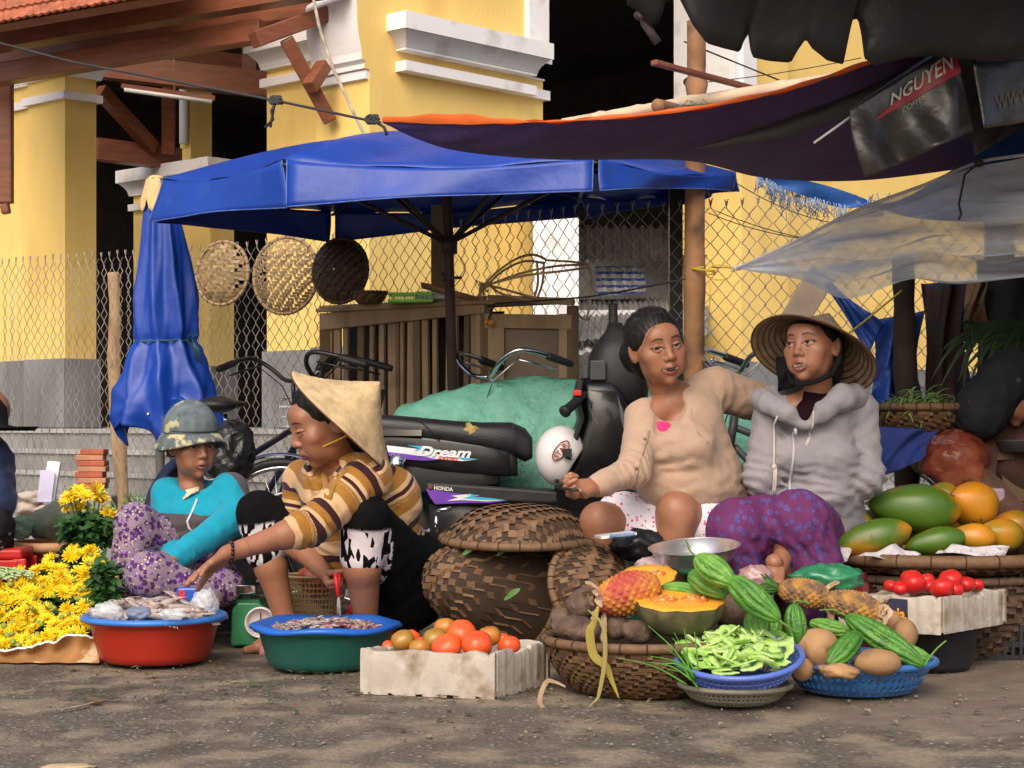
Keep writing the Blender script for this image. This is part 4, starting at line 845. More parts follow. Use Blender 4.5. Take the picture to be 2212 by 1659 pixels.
def plastic_sheet():
	root = thing('plastic_sheet', 'crumpled clear plastic sheet stretched from a tied corner over the right-hand stall', 'plastic sheet', W(1900, 560, 6.4))
	tip = W(1592, 579, 6.95); up = catmull([tip, W(1700, 530, 6.7), W(1850, 455, 6.45), W(2000, 398, 6.3), W(2110, 352, 6.2), W(2215, 335, 6.1), W(2330, 318, 6.05)], 60); lo = catmull([tip, W(1650, 592, 6.8), W(1740, 606, 6.65), W(1830, 640, 6.55), W(1960, 605, 6.45), W(2080, 612, 6.4), W(2330, 590, 6.35)], 60)
	rows = []; u = np.linspace(0, 1, 60)
	for v in np.linspace(0, 1, 60):
		P = up * (1 - v) + lo * v; P = P + np.stack([u * 0, .05 * np.sin(np.pi * v) * np.sin(u * np.pi) + .03 * np.sin(v * 19 - u * 6 + 2) * u ** .5, -.03 * np.sin(np.pi * v) * u + .014 * np.sin(v * 26 + u * 7) * u + .008 * np.sin(v * 47 - u * 11) * u ** .5], -1); rows.append(P)
	m = mat('clear_film', (.78, .85, .97), .2, .04, 5, .5, 12, spec=.8, dist=.03, stretch=(1, 1, 3)); translucent(m, .5); seethrough(m, .5, (4., .02, .42, (.7, 1, 4)))
	mb = MB(); mb.grid(np.stack(rows)); link('film', mb, m, root)
	m2 = mat('gathered_film', (.80, .78, .80), .25, .05); translucent(m2, .4); seethrough(m2, .35); mb = MB(); mb.tube(up + V3(0, -.005, 0), .006, 6); mb.ball(tip, (.02, .012, .012), 10); link('gathered_edge', mb, m2, root)
	mb = MB(); q = W(2115, 352, 6.17); mb.tube([q + V3(-.01, 0, .02), q, q + V3(-.05, -.01, -.04), q + V3(-.07, -.01, -.14), q + V3(-.062, -.01, -.17), q + V3(-.07, -.012, -.19)], .004, 6); mb.ball(q, (.018, .012, .015), 8); link('tie', mb, M['rope'], root)
plastic_sheet()
yr = mat('yellow_raffia', (.55, .42, .04), .6)
mb = MB(); c = W(1518, 585, 7.28); th = np.linspace(0, 11, 50); mb.tube([tuple(x) for x in c + np.stack([.05 * np.cos(th), .05 * np.sin(th), .01 * np.sin(th * .7)], -1)], .0035, 5)
mb.tube([c + V3(.02, -.05, 0), c + V3(.024, -.055, -.1), c + V3(.012, -.055, -.27)], .006, 5, flat=.3); mb.tube([c + V3(.03, -.05, .01), W(1590, 578, 6.97)], .003, 5); th = np.linspace(0, 6.3, 20); mb.tube(c + np.stack([.06 + .05 * np.cos(th), th * 0 - .05, .03 * np.sin(th) - .01], -1), .0022, 5)
solo('yellow_tie', mb, yr, 'yellow raffia string knotted round the bamboo pole', 'string')
mb = MB(); mb.tube([W(1948, 628, 6.9), W(1860, 700, 6.9), W(1800, 745, 6.6)], .004, 5); solo('yellow_string', mb, yr, 'tight yellow cord running down behind the tipped back hat', 'string')
mb = MB(); rngw = np.random.default_rng(3)
for a_, b_, s_ in (((1478, 90, 7.2), (1690, 176, 7.6), .0), ((1500, 180, 7.2), (1860, 125, 7.3), .01), ((1545, 455, 7.3), (1740, 515, 7.5), .01), ((1530, 460, 7.25), (1830, 520, 7.4), .03), ((1590, 395, 7.3), (1790, 480, 7.5), .02)):
	t = np.linspace(0, 1, 16)[:, None]; P = W(*a_) * (1 - t) + W(*b_) * t; P[:, 2] -= s_ * 4 * t[:, 0] * (1 - t[:, 0]); mb = MB(); mb.tube(P, .0035 if s_ < .005 else .002, 5); solo('wire', mb, M['rope'], 'thin %s from the bamboo pole across the yellow wall' % {1690: 'dark cable slanting down', 1860: 'black cord stretched', 1740: 'short loose wire hanging', 1830: 'sagging string running low', 1790: 'twisted green-grey string slanting'}[b_[0]], 'wire')
mb = MB()
for k in range(3):
	th = np.linspace(0, 6.28, 24)[:-1]; o = W(1502, 175 + 62 * (k == 2) + k * 3, 7.25); mb.tube(o + np.stack([.043 * np.cos(th), .043 * np.sin(th), .004 * np.sin(th * 2)], -1), .005, 5, closed=True)
solo('wire_binding', mb, M['rope'], 'turns of black wire bound round the upright bamboo pole', 'wire')
mb = MB(); c = W(1495, 236, 7.02)
for i in range(26): mb.tube([c + V3(*rngw.normal(0, .035, 3)) * V3(1.4, .5, .4), c + V3(*rngw.normal(0, .035, 3)) * V3(1.4, .5, .5), c + V3(*rngw.normal(0, .03, 3)) * V3(1.6, .5, .6)], .0018, 4)
solo('green_twine', mb, mat('green_twine', (.05, .16, .12), .7), 'tangle of green twine lashing the bamboo poles together', 'string')
# ------------------------------------------------------------------ stall clutter behind
def hang_cloth(name, pts, m, label, cat, fold=.02, fr=9., parent=None, n=(26, 30)):
	c00, c10, c11, c01 = [np.array(p, float) for p in pts]
	P = cloth_grid(c00, c10, c11, c01, *n, fn=lambda P, u, v: P + V3(0, 1, 0) * (fold * np.sin(u * fr + 1.3 * np.sin(v * 4)) + fold * .5 * np.sin(v * 7 + u * 17))[..., None] + V3(1, 0, 0) * (fold * .6 * np.sin(v * 5 + u * 3))[..., None])
	mb = MB(); mb.grid(P); return solo(name, mb, m, label, cat, solid=.003)
darkblue = translucent(mat('crumpled_blue_tarp', (.012, .05, .26), .4, .3, 10, .5, 20, dist=.02), .12)
hang_cloth('blue_tarp', [W(1888, 690, 7.05), W(1992, 672, 7.05), W(1996, 960, 7.0), W(1880, 955, 7.0)], darkblue, 'crumpled blue tarp hanging beside the dark post at the right-hand stall', 'tarp', .03, 12)
hang_cloth('blue_strap', [W(1778, 612, 7.1), W(1790, 606, 7.1), W(1905, 700, 7.0), W(1880, 765, 7.0)], darkblue, 'strip of dark blue tarp pulled slanting across the fence behind the tipped hat', 'tarp', .012, 5)
hang_cloth('blue_cloth', [W(1870, 920, 6.45), W(2030, 930, 6.5), W(1990, 990, 6.45), W(1865, 1050, 6.42)], mat('deep_blue_cloth', (.02, .04, .20), .8, .2), 'deep blue cloth hanging under the tray of cut greens', 'cloth', .015, 8)
plaid = mat('dark_plaid', (.045, .02, .018), .85, .3, 6, dirt=((.02, .028, .045), 7, .5, .1)); plaid.node_tree
hang_cloth('plaid_blanket', [W(1990, 612, 7.1), W(2082, 608, 7.1), W(2092, 890, 7.05), W(2008, 890, 7.05)], plaid, 'dark red and blue checked blanket hung between the posts', 'blanket', .025, 10)
hang_cloth('floral_curtain', [W(2080, 606, 7.2), W(2135, 604, 7.2), W(2128, 720, 7.2), W(2070, 745, 7.2)], print_mat('peach_floral', (.30, .19, .11), [(55, 0, .25, (.22, .07, .05), .5)]), 'peach flower-print cloth hanging behind the dark headscarf', 'cloth', .02, 9)
hang_cloth('added_dark_sheet', [W(2110, 560, 7.25), W(2400, 540, 7.2), W(2420, 1040, 7.1), W(2105, 1060, 7.1)], mat('added_black_sheet', (.014, .012, .012), .6, .3), 'added black sheet standing in for the dark depth of the right-hand stall', 'tarp', .03, 8)  # black sheet put in where the stall is only dark
hang_cloth('added_dark_sheet', [V3(1.86, 5.85, 1.75), V3(2.2, 7.4, 1.8), V3(2.2, 7.4, .02), V3(1.9, 5.9, .02)], mat('light_block_sheet', (.014, .012, .013), .7, .3), 'unseen dark sheet added to block light from the right of the stall', 'tarp', .02, 8)  # added beyond the frame edge to cut light coming from the right
rough_pole('wooden_post', [G(1962, 1330), W(1958, 900, 6.98), W(1950, 560, 6.95)], [.046, .044, .042], mat('dark_post', (.035, .022, .015), .85, .3, 9, .3, 50), 'thick dark wooden post holding up the right-hand stall', 'post', jag=.008)
mb = MB(); mb.box(W(1735, 660, 7.25), (.11, .012, .30), rot=np.array(Matrix.Rotation(math.radians(32), 3, 'Y'))); bevel(solo('grey_board', mb, mat('grey_board', (.27, .22, .17), .8, .2), 'slanting grey-brown board behind the tipped back conical hat', 'board', smooth=False), .003)
def hutch():
	A, Bc, Cc = W(703, 665, 8.4), W(1050, 665, 7.95), W(1237, 672, 7.86); zt, zb = 1.255, .30
	root = thing('wooden_hutch', 'old slatted wooden hutch with a plywood door standing in front of the fence', 'hutch', (A[0] * .5 + Bc[0] * .5, 8.2, 0)); m = M['old_wood']; A, Bc, Cc = A * V3(1, 1, 0), Bc * V3(1, 1, 0), Cc * V3(1, 1, 0); z = lambda p, h: p + V3(0, 0, h); d = unit(Bc - A); L = np.linalg.norm(Bc - A); nrm = unit(np.cross(d, (0, 0, 1))); e = unit(Cc - Bc); L2 = np.linalg.norm(Cc - Bc); n2 = unit(np.cross(e, (0, 0, 1))); D_ = A + (Cc - Bc)
	m2 = mat('grey_wood', (.31, .215, .125), .85, .3, 10, .3, 80, stretch=(1, 1, .2)); md = mat('dark_wood', (.135, .09, .052), .9, .35, 10, .3, 80, stretch=(1, 1, .2))
	for i, (x0, x1) in enumerate([(.015, .05), (.075, .115), (.135, .165), (.21, .25), (.285, .31), (.355, .385), (.415, .465), (.467, .49), (.492, .51), (.52, .54), (.545, .57), (.575, .615), (.63, .665), (.69, .715), (.765, .83), (.865, .895), (.92, .96), (.962, .99)]):
		a = A + d * L * (x0 + x1) / 2 + nrm * .004 * (i % 3); mb = MB(); tl = .01 * math.sin(i * 5.1); mb.bar(z(a, zb), z(a + d * tl, zt - .02), L * (x1 - x0), .016, up=nrm); link('slat', mb, (m, m2, m, md)[i % 4], root, smooth=False)
	mb = MB(); mb.bar(z(A - d * .01 + nrm * .018, 1.22), z(Bc + d * .01 + nrm * .018, 1.270), .028, .075); bevel(link('top_rail', mb, m, root, smooth=False), .004)
	mb = MB(); mb.bar(z(A + nrm * .018, .34), z(Bc + nrm * .018, .34), .028, .06); link('bottom_rail', mb, md, root, smooth=False)
	for p in (A, Bc, Cc, D_): mb = MB(); mb.box(z(p, .63), (.05, .05, 1.26)); bevel(link('corner_post', mb, md, root, smooth=False), .005)
	mb = MB(); c = Bc + e * L2 / 2
	for a_, b_, w in ((.0, .0, .07), (1., 1., .05)): q = Bc + e * (L2 * a_ + (.05 if a_ == 0 else -.03)); mb.bar(z(q + n2 * .014, zb), z(q + n2 * .014, 1.225), w, .02, up=n2)
	for h, w in ((1.20, .06), (zb + .03, .06)): mb.bar(z(Bc + n2 * .017, h), z(Cc + n2 * .017, h - .01), .024, w)
	link('door_frame', mb, m2, root, smooth=False); mb = MB(); mb.bar(z(c, zb), z(c, 1.19), L2 * .9, .008, up=n2); link('door_panel', mb, mat('plywood', (.20, .155, .11), .8, .2, 4, dirt=((.11, .085, .06), 5, .5, .3)), root, smooth=False)
	mb = MB(); mb.poly([z(A - d * .02 + nrm * .05, 1.262), z(Bc + nrm * .05, 1.270), z(Cc + n2 * .03 + e * .02, 1.266), z(D_, 1.262)], V3(0, 0, .018)); bevel(link('top_board', mb, m, root, smooth=False), .004)
	for q_ in ((z(Bc + e * .02 + n2 * .03, 1.295), z(Cc + e * .01 + n2 * .03, 1.275), .05, .028), (z(A, 1.287), z(A + d * .5, 1.289), .09, .012)): mb = MB(); mb.bar(*q_); link('loose_board', mb, m2, root, smooth=False)
	mb = MB(); mb.poly([z(A - nrm * .14, zb), z(Bc - nrm * .14, zb), z(Bc - nrm * .14, 1.25), z(A - nrm * .14, 1.25)], -nrm * .01); link('back_panel', mb, M['dark_wall'], root, smooth=False)  # dark sheet close behind the slats, standing in for the shaded inside
	mb = MB(); q = W(1061, 697, 7.89); mb.ball(q, (.014, .012, .016), 10); mb.ball(q + V3(-.02, 0, .003), (.010, .01, .012), 10); link('latch_knot', mb, mat('orange_plastic', (.6, .24, .03), .4), root)
hutch()
# ------------------------------------------------------------------ woven things
def wmat(name, c, var=.35): return with_attr(mat(name, c, .62, .25, 40, .25, 180, spec=.3, dist=.003), 'shade')
M['weave_dark'] = wmat('dark_bamboo_weave', (.14, .080, .042)); M['weave_tan'] = wmat('tan_bamboo_weave', (.27, .19, .105)); M['weave_black'] = wmat('old_bamboo_weave', (.10, .062, .040)); M['weave_gap'] = mat('weave_shadow_gap', (.045, .027, .016), .9)  # dark backing colour stands in for shadow between the woven strips
def weave(S, nu, nv, mask=None, run=2, amp=.35, wob=.10, gap=.88, seed=0, cell=None, wrap=False, holes=None, var=.18):
	"twill weave over surface S(u,v)->(...,3); u,v in cells. Each visible float is a bowed strip."
	rng = np.random.default_rng(seed); mb = MB(); shade = []
	ub, vb = rng.uniform(1 - var, 1 + var, nu + 4), rng.uniform(1 - var, 1 + var, nv + 4); uo, vo = rng.normal(0, wob, nu + 4), rng.normal(0, wob, nv + 4)
	def patch(u0, u1, v0, v1, along):
		k = 4; a = np.linspace(0, 1, k)
		if along == 'u': uu = (u0 + (u1 - u0) * a)[:, None] + np.zeros((1, 2)); vv = np.array([v0, v1])[None] + np.zeros((k, 1))
		else: vv = (v0 + (v1 - v0) * a)[:, None] + np.zeros((1, 2)); uu = np.array([u0, u1])[None] + np.zeros((k, 1))
		e = .02; P = S(uu, vv); du = S(uu + e, vv) - P; dv = S(uu, vv + e) - P; n_ = np.cross(du, dv); n_ /= np.linalg.norm(n_, axis=-1, keepdims=True) + 1e-12
		h = (np.sin(a * np.pi) ** .6)[:, None, None]; sz = min(np.linalg.norm(du[0, 0]), np.linalg.norm(dv[0, 0])) / e
		return P + n_ * amp * sz * (h * .75 - .15)
	per = 2 * run
	for j in range(nv):
		for i in range(nu):
			if mask is not None and not mask(i + .5, j + .5): continue
			if holes is not None and holes(i, j, rng): continue
			over = ((i + j) % per) < run
			if over and ((i + j) % per == 0 or i == 0 or (mask is not None and not mask(i - .5, j + .5))):
				L = 0
				while i + L < nu and ((i + L + j) % per) < run and (mask is None or mask(i + L + .5, j + .5)) and L < run - ((i + j) % per): L += 1
				o = vo[j]; P = patch(i - .15, i + L + .15, j + (1 - gap) / 2 + o, j + 1 - (1 - gap) / 2 + o, 'u'); mb.grid(P); shade += [vb[j] * rng.uniform(.85, 1.15)] * 8
			elif not over and (((i + j) % per) == per - 1 or j == 0 or (mask is not None and not mask(i + .5, j - .5))):
				L = 0
				while j + L < nv and ((i + j + L) % per) >= run and (mask is None or mask(i + .5, j + L + .5)): L += 1
				if L == 0: L = 1
				o = uo[i]; P = patch(i + (1 - gap) / 2 + o, i + 1 - (1 - gap) / 2 + o, j - .15, j + L + .15, 'v'); mb.grid(P); shade += [ub[i] * rng.uniform(.85, 1.15)] * 8
			elif not over and j > 0:
				pass
	# floats running in v that start elsewhere
	s = np.array(shade); mb.attr['shade'] = np.stack([s, s * .98, s * .95], -1); return mb
def dome(c, axis, R, h, p=2.2, up=(0, 0, 1), oval=1.):
	ax = rot_to(axis, up); X, Z, Y_ = ax[0], ax[1], ax[2]; c = np.array(c, float)
	def S(a, b):
		r = np.sqrt(a * a + b * b) / R; z = h * (1 - np.clip(r, 0, 1.2) ** p)
		return c + a[..., None] * X * oval + b[..., None] * Y_ + z[..., None] * Z
	return S, X, Y_, Z
def dome_basket(name, c, axis, R, h, m, label, cat='basket', n=26, p=2.2, rim=.012, seed=0, up=(0, 0, 1), hole=None, oval=1., group=None, gapbase=True, gap=.86):
	S, X, Y_, Z = dome(c, axis, R, h, p, up, oval); cell = 2 * R / n; root = thing(name, label, cat, c, group)
	Sc = lambda u, v: S((u - n / 2) * cell, (v - n / 2) * cell)
	mask = lambda u, v: (u - n / 2) ** 2 + (v - n / 2) ** 2 < (n / 2 - .2) ** 2
	mb = weave(Sc, n, n, mask, seed=seed, holes=hole, gap=gap); link('weave', mb, m, root)
	if gapbase:
		a = np.linspace(0, 2 * np.pi, 49)[:-1]; mb = MB(); rows = []
		for r in np.linspace(.01, R, 12): rows.append(S(r * np.cos(a), r * np.sin(a)) - Z * .006)
		mb.grid(np.stack(rows), wrap=True); link('shadow_backing', mb, M['weave_gap'], root)
	a = np.linspace(0, 2 * np.pi, 73)[:-1]; mb = MB(); P = S(R * np.cos(a), R * np.sin(a)); mb.tube(P, rim, 8, closed=True)
	for k in range(24):
		q = P[k * 3]; t = unit(P[(k * 3 + 1) % 72] - P[k * 3 - 1]); th = np.linspace(0, 6.28, 11)[:-1]; x_ = unit(np.cross(t, Z)); mb.tube(q + rim * 1.08 * (np.cos(th)[:, None] * x_ + np.sin(th)[:, None] * np.cross(t, x_)), .0022, 4, closed=True)
	mb.attr['shade'] = np.concatenate([np.full((72 * 8, 3), 1.15), np.full((24 * 40, 3), .35)]); link('rim', mb, m, root); return root
hole1 = lambda i, j, r: (5 < i < 8 and 11 < j < 15) and r.random() < .8
for (px, py, rx, ry, Y, m, lb, sd, n, hl, gp) in ((480, 590, 57, 65, 8.95, 'weave_tan', 'tan round woven tray with a broken top hanging leftmost on the fence', 1, 16, lambda i, j, r: (i > 8 and 11 < j < 14) and r.random() < .8, .9), (617, 595, 60, 79, 8.62, 'weave_tan', 'tan round woven tray hanging in the middle of three on the fence', 2, 26, lambda i, j, r: (r.random() < .05 and i > 12) or (abs(i - 15) < 3 and 20 < j < 23 and r.random() < .7), .9), (735, 585, 59, 66, 8.34, 'weave_black', 'dark brown round woven tray hanging rightmost of three on the fence', 3, 26, lambda i, j, r: r.random() < .02, .95)):
	R = ry * 1.05 / FPX * Y; dome_basket('woven_tray', W(px, py, Y), (-.44, -.9, .05), R, .05, M[m], lb, 'woven tray', n, 3.2, .009, sd, hole=hl, group='woven trays hung on the fence', gapbase=m == 'weave_black', oval=.98, gap=gp)
def bowl_basket(name, c, R, h, r0, m, label, nu=60, nv=12, seed=0, cat='basket', rim=.014, tilt=None):
	root = thing(name, label, cat, c); c = np.array(c, float)
	def S(u, v):
		t = np.clip(v / nv, 0, 1); r = r0 + (R - r0) * np.sin(t * np.pi / 2) ** .85; a = -u / nu * 2 * np.pi; return c + np.stack([r * np.cos(a), r * np.sin(a), h * t ** 1.15], -1)
	link('weave', weave(S, nu, nv, seed=seed, gap=.86), m, root); a = np.linspace(0, 2 * np.pi, 73)[:-1]; mb = MB(); rows = [S(-a / 2 / np.pi * nu, np.full(72, t * nv)) - np.stack([np.cos(a), np.sin(a), a * 0], -1) * .008 for t in np.linspace(0, .98, 8)]
	mb.grid(np.stack(rows), wrap=True); mb.add(np.concatenate([rows[0], [c + V3(0, 0, .004)]]), [(i, 72, (i + 1) % 72) for i in range(72)]); link('shadow_backing', mb, M['weave_gap'], root)
	mb = MB(); P = c + np.stack([R * np.cos(a), R * np.sin(a), np.full(72, h)], -1); mb.tube(P, rim, 8, closed=True); cnt = 72 * 8
	for k in range(24):
		q = P[k * 3]; rad = unit(q - c - V3(0, 0, h)); th = np.linspace(0, 6.28, 11)[:-1]; mb.tube(q + rim * 1.06 * (np.cos(th)[:, None] * rad + np.sin(th)[:, None] * V3(0, 0, 1)), .0024, 4, closed=True)
	mb.attr['shade'] = np.concatenate([np.full((cnt, 3), 1.1), np.full((24 * 40, 3), .35)]); link('rim', mb, m, root); return root
bowl_basket('woven_bowl', W(798, 657, 8.2), .078, .05, .045, M['weave_dark'], 'small brown woven bowl on top of the wooden hutch', 40, 6, 4, rim=.006)
dome_basket('woven_cover', W(1122, 1162, 5.92), (0, -.06, 1), .245, .105, M['weave_dark'], 'shallow woven bamboo lid resting upside down across two leaning baskets', 'basket cover', 23, 3.6, .014, 5, up=(0, 1, 0))
dome_basket('woven_basket', W(1112, 1278, 6.0), (-.72, -.66, .20), .205, .36, M['weave_dark'], 'large woven bamboo basket tipped on its side behind the tomato box', 'basket', 18, 2.7, .013, 6)
dome_basket('woven_basket', W(1274, 1268, 5.74), (.50, -.78, .30), .142, .12, M['weave_dark'], 'smaller woven bamboo basket leaning against the big tipped one', 'basket', 15, 2.4, .012, 7)
bowl_basket('round_basket', V3((1382 - CX) / FPX * 5.25, 5.25, 0), .268, .148, .175, M['weave_dark'], 'wide round bamboo basket holding taro, pumpkin and bitter melons', 84, 13, 8)
bowl_basket('round_basket', W(1985, 940, 6.62), .168, .10, .10, M['weave_dark'], 'dark woven tray basket of cut greens behind the grey hoodie', 56, 8, 9)
bowl_basket('round_basket', W(2030, 1024, 6.85), .135, .095, .07, M['weave_tan'], 'pale woven bowl basket partly hidden behind the red plastic bag', 50, 8, 10)
def papaya_tray():
	c = V3((2022 - CX) / FPX * 6.2, 6.2, 0); bowl_basket('papaya_basket', c + V3(.02, .02, .0), .37, .255, .30, M['weave_black'], 'tall dark bamboo basket standing under the papaya tray', 80, 14, 11)
	z = EYE - (1200 - HY) / FPX * 6.2; bowl_basket('papaya_tray', c + V3(0, 0, z - .045), .395, .05, .33, M['weave_dark'], 'wide flat bamboo tray with a thick rim holding the papayas', 90, 4, 12, cat='tray', rim=.021); return c, z
PC, PZ = papaya_tray()
# ------------------------------------------------------------------ motorbike, bicycles
M['black_gloss'] = mat('black_paint', (.008, .008, .009), .28, .3, 8, coat=.3, dirt=((.05, .045, .04), 7, .6, .3)); M['black_plastic'] = mat('black_plastic', (.014, .014, .015), .5, .3, 10, .1, 90, dirt=((.06, .055, .05), 9, .62, .25))
def loft(mb, st, Y, n=20, e=2.6):
	"stations (px, top, bottom, half width) at depth Y"
	a = np.arange(n) / n * 2 * np.pi; c, s = np.cos(a), np.sin(a); c = np.sign(c) * np.abs(c) ** (2 / e); s = np.sign(s) * np.abs(s) ** (2 / e); rows = []
	for px, t, b_, w in st:
		p = W(px, (t + b_) / 2, Y); h = (b_ - t) / 2 / FPX * Y; rows.append(np.stack([p[0] + 0 * c, p[1] + c * w, p[2] + s * h], -1))
	rows = [rows[0].mean(0) + 0 * rows[0]] + rows + [rows[-1].mean(0) + 0 * rows[0]]; return mb.grid(np.stack(rows), wrap=True)
def loftv(mb, st, Y, n=20, e=2.6):
	"stations (py, left, right, half width)"
	a = np.arange(n) / n * 2 * np.pi; c, s = np.cos(a), np.sin(a); c = np.sign(c) * np.abs(c) ** (2 / e); s = np.sign(s) * np.abs(s) ** (2 / e); rows = []
	for py, l, r, w in st:
		p = W((l + r) / 2, py, Y); h = (r - l) / 2 / FPX * Y; rows.append(np.stack([p[0] + s * h, p[1] + c * w, p[2] + 0 * c], -1))
	rows = [rows[0].mean(0) + 0 * rows[0]] + rows + [rows[-1].mean(0) + 0 * rows[0]]; return mb.grid(np.stack(rows), wrap=True)
def wheel(parent, c, R, ax, rt=.028, spokes=28, rim=None):
	c = np.array(c, float); ax = unit(ax); x = unit(np.cross(ax, (0, 0, 1))); z = np.cross(x, ax); a = np.linspace(0, 2 * np.pi, 49)[:-1]; ring = lambda r, o=0: c + r * (np.cos(a)[:, None] * x + np.sin(a)[:, None] * z) + ax * o
	mb = MB(); mb.tube(ring(R - rt), rt, 10, closed=True); ty = link('wheel', mb, M['rubber'], parent)
	mb = MB(); mb.tube(ring(R - 2 * rt - .006), .012, 8, closed=True); link('rim', mb, rim or M['chrome'], ty)
	mb = MB(); mb.tube([c - ax * .045, c + ax * .045], .025, 12)
	for i in range(spokes): t = i / spokes * 2 * np.pi; d = math.cos(t) * x + math.sin(t) * z; mb.tube([c + ax * (.03 if i % 2 else -.03), c + d * (R - 2 * rt - .01)], .0016, 4)
	link('hub', mb, M['chrome'], ty); return ty
def motorbike():
	Y = 7.1; root = thing('motorbike', 'black step-through motorbike with torn seat and purple side decals parked behind the baskets', 'motorbike', G(1100, HY + 3000 / Y)); G_, P2 = M['black_gloss'], M['black_plastic']
	mb = MB(); loft(mb, [(700, 915, 945, .07), (740, 898, 950, .11), (837, 896, 944, .125), (900, 901, 950, .125), (970, 908, 960, .125), (1040, 912, 972, .125), (1105, 912, 985, .12), (1135, 925, 998, .10), (1150, 945, 990, .07)], Y, 24, 3.2); seat = link('seat', mb, mat('vinyl_seat', (.016, .016, .018), .42, .3, 12, .25, 220, spec=.5, dirt=((.07, .065, .06), 6, .6, .25)), root)
	mb = MB(); rng = np.random.default_rng(2); a = np.linspace(0, 2 * np.pi, 15)[:-1]; k = 1 + .35 * rng.normal(size=14); k = np.clip(k, .6, 1.5); o = W(1019, 926, Y - .1268); mb.add(np.concatenate([o + np.stack([np.cos(a) * .026 * k, a * 0, np.sin(a) * .018 * k], -1), [o - V3(0, .004, 0)]]), [(i, (i + 1) % 14, 14) for i in range(14)]); link('torn_patch', mb, mat('seat_foam', (.36, .27, .10), .95, .3, 40, .4, 90), seat)
	for q in ([W(905, 905, Y - .124), W(925, 925, Y - .1275), W(950, 952, Y - .126)], [W(1107, 915, Y - .115), W(1112, 950, Y - .124), W(1108, 982, Y - .118)]): mb = MB(); mb.tube(q, .0025, 5); link('piping', mb, M['rubber'], seat)
	mb = MB(); loft(mb, [(730, 930, 985, .08), (780, 930, 1000, .11), (880, 936, 1010, .117), (960, 944, 1018, .117), (1040, 956, 1024, .115), (1095, 968, 1028, .11), (1118, 985, 1028, .09)], Y, 28, 9); tail = link('tail_panel', mb, G_, root)
	mb = MB(); loft(mb, [(800, 995, 1075, .09), (900, 998, 1068, .112), (970, 1004, 1056, .10), (1040, 1010, 1050, .10), (1080, 1016, 1046, .09)], Y, 28, 9); link('frame_cover', mb, P2, root)
	ys = Y - .124
	def strip(name, pts, m, y=ys): mb = MB(); q = [W(a, b_, y) for a, b_ in pts]; mb.poly(q, (0, .010, 0)); return link(name, mb, m, tail, smooth=False)
	wh, pu, cy = mat('decal_white', (.7, .7, .72), .35), mat('decal_purple', (.16, .05, .42), .35), mat('decal_cyan', (.03, .42, .62), .35); re_ = mat('decal_red', (.6, .03, .02), .35)
	strip('decal', [(835, 962), (905, 970), (960, 985), (1000, 990), (1030, 993), (1000, 996), (930, 990), (880, 982), (838, 976)], wh); strip('decal', [(838, 976), (880, 981), (925, 988), (950, 993), (915, 995), (870, 992), (840, 984)], pu, ys - .002); strip('decal', [(880, 962), (925, 965), (945, 972), (915, 970), (895, 974), (905, 968)], cy, ys - .002); strip('decal', [(985, 985), (1033, 992), (1000, 993)], cy, ys - .003)
	T = lambda x0, x1, yb0, yb1, h, y: (lambda x, v: W(x0 + (x1 - x0) * x, yb0 + (yb1 - yb0) * x - h * v, y)); decal('Dream', T(902, 1018, 985, 990, 22, ys - .006), wh, tail, shear=.35, bold=.035); decal('EXCES', T(946, 990, 992, 996, 7, ys - .006), re_, tail, shear=.3, bold=.02)
	mb = MB(); q = [(915, 1040), (945, 1042), (1060, 1050), (1200, 1060), (1260, 1045), (1262, 1075), (1190, 1090), (1100, 1086), (1060, 1092), (940, 1092), (925, 1070)]; mb.poly([W(a, b_, Y - .11) for a, b_ in q], (0, .22, 0)); side = bevel(link('side_cover', mb, P2, root, smooth=False), .012, 3)
	tail = side; y3 = Y - .1125; strip('decal', [(921, 1056), (960, 1062), (1000, 1068), (1095, 1082), (1060, 1086), (1010, 1086), (940, 1089), (928, 1072)], pu, y3); strip('decal', [(975, 1071), (1015, 1067), (1035, 1071), (1010, 1074), (1050, 1076), (1095, 1081), (1050, 1083), (1000, 1080), (965, 1082), (990, 1075)], wh, y3 - .002); strip('decal', [(1005, 1067), (1036, 1070), (1018, 1073), (1060, 1076), (1094, 1081), (1040, 1080), (1000, 1076), (1018, 1071)], cy, y3 - .003)
	decal('HONDA', T(938, 979, 1058, 1062, 9, y3 - .002), wh, side, bold=.03); mb = MB(); mb.ball(W(930, 1053, y3), (.011, .006, .011), 12); link('bolt', mb, mat('rusty_bolt', (.12, .05, .03), .6), side)
	mb = MB(); loftv(mb, [(818, 1252, 1322, .13), (850, 1250, 1345, .16), (900, 1256, 1368, .17), (960, 1238, 1375, .17), (1010, 1215, 1370, .16), (1050, 1198, 1350, .14), (1085, 1180, 1320, .11), (1110, 1170, 1290, .08)], Y, 26, 5); shield = link('leg_shield', mb, G_, root)
	mb = MB(); q = [(1262, 822), (1254, 860), (1264, 905), (1242, 968), (1205, 1045), (1196, 1040), (1232, 962), (1252, 903), (1242, 858), (1250, 818)]; mb.poly([W(a, b_, Y - .175) for a, b_ in q], (0, .3, 0)); bevel(link('shield_edge', mb, P2, shield, smooth=False), .006)
	mb = MB(); q = [(1276, 880), (1290, 905), (1296, 925), (1280, 905)]; mb.poly([W(a, b_, Y - .176) for a, b_ in q], (0, .012, 0)); mb.poly([W(a, b_, Y - .176) for a, b_ in ((1333, 850), (1350, 900), (1362, 960), (1356, 962), (1340, 900))], (0, .012, 0)); link('gloss_trim', mb, mat('grey_trim', (.11, .11, .115), .25), shield, smooth=False)
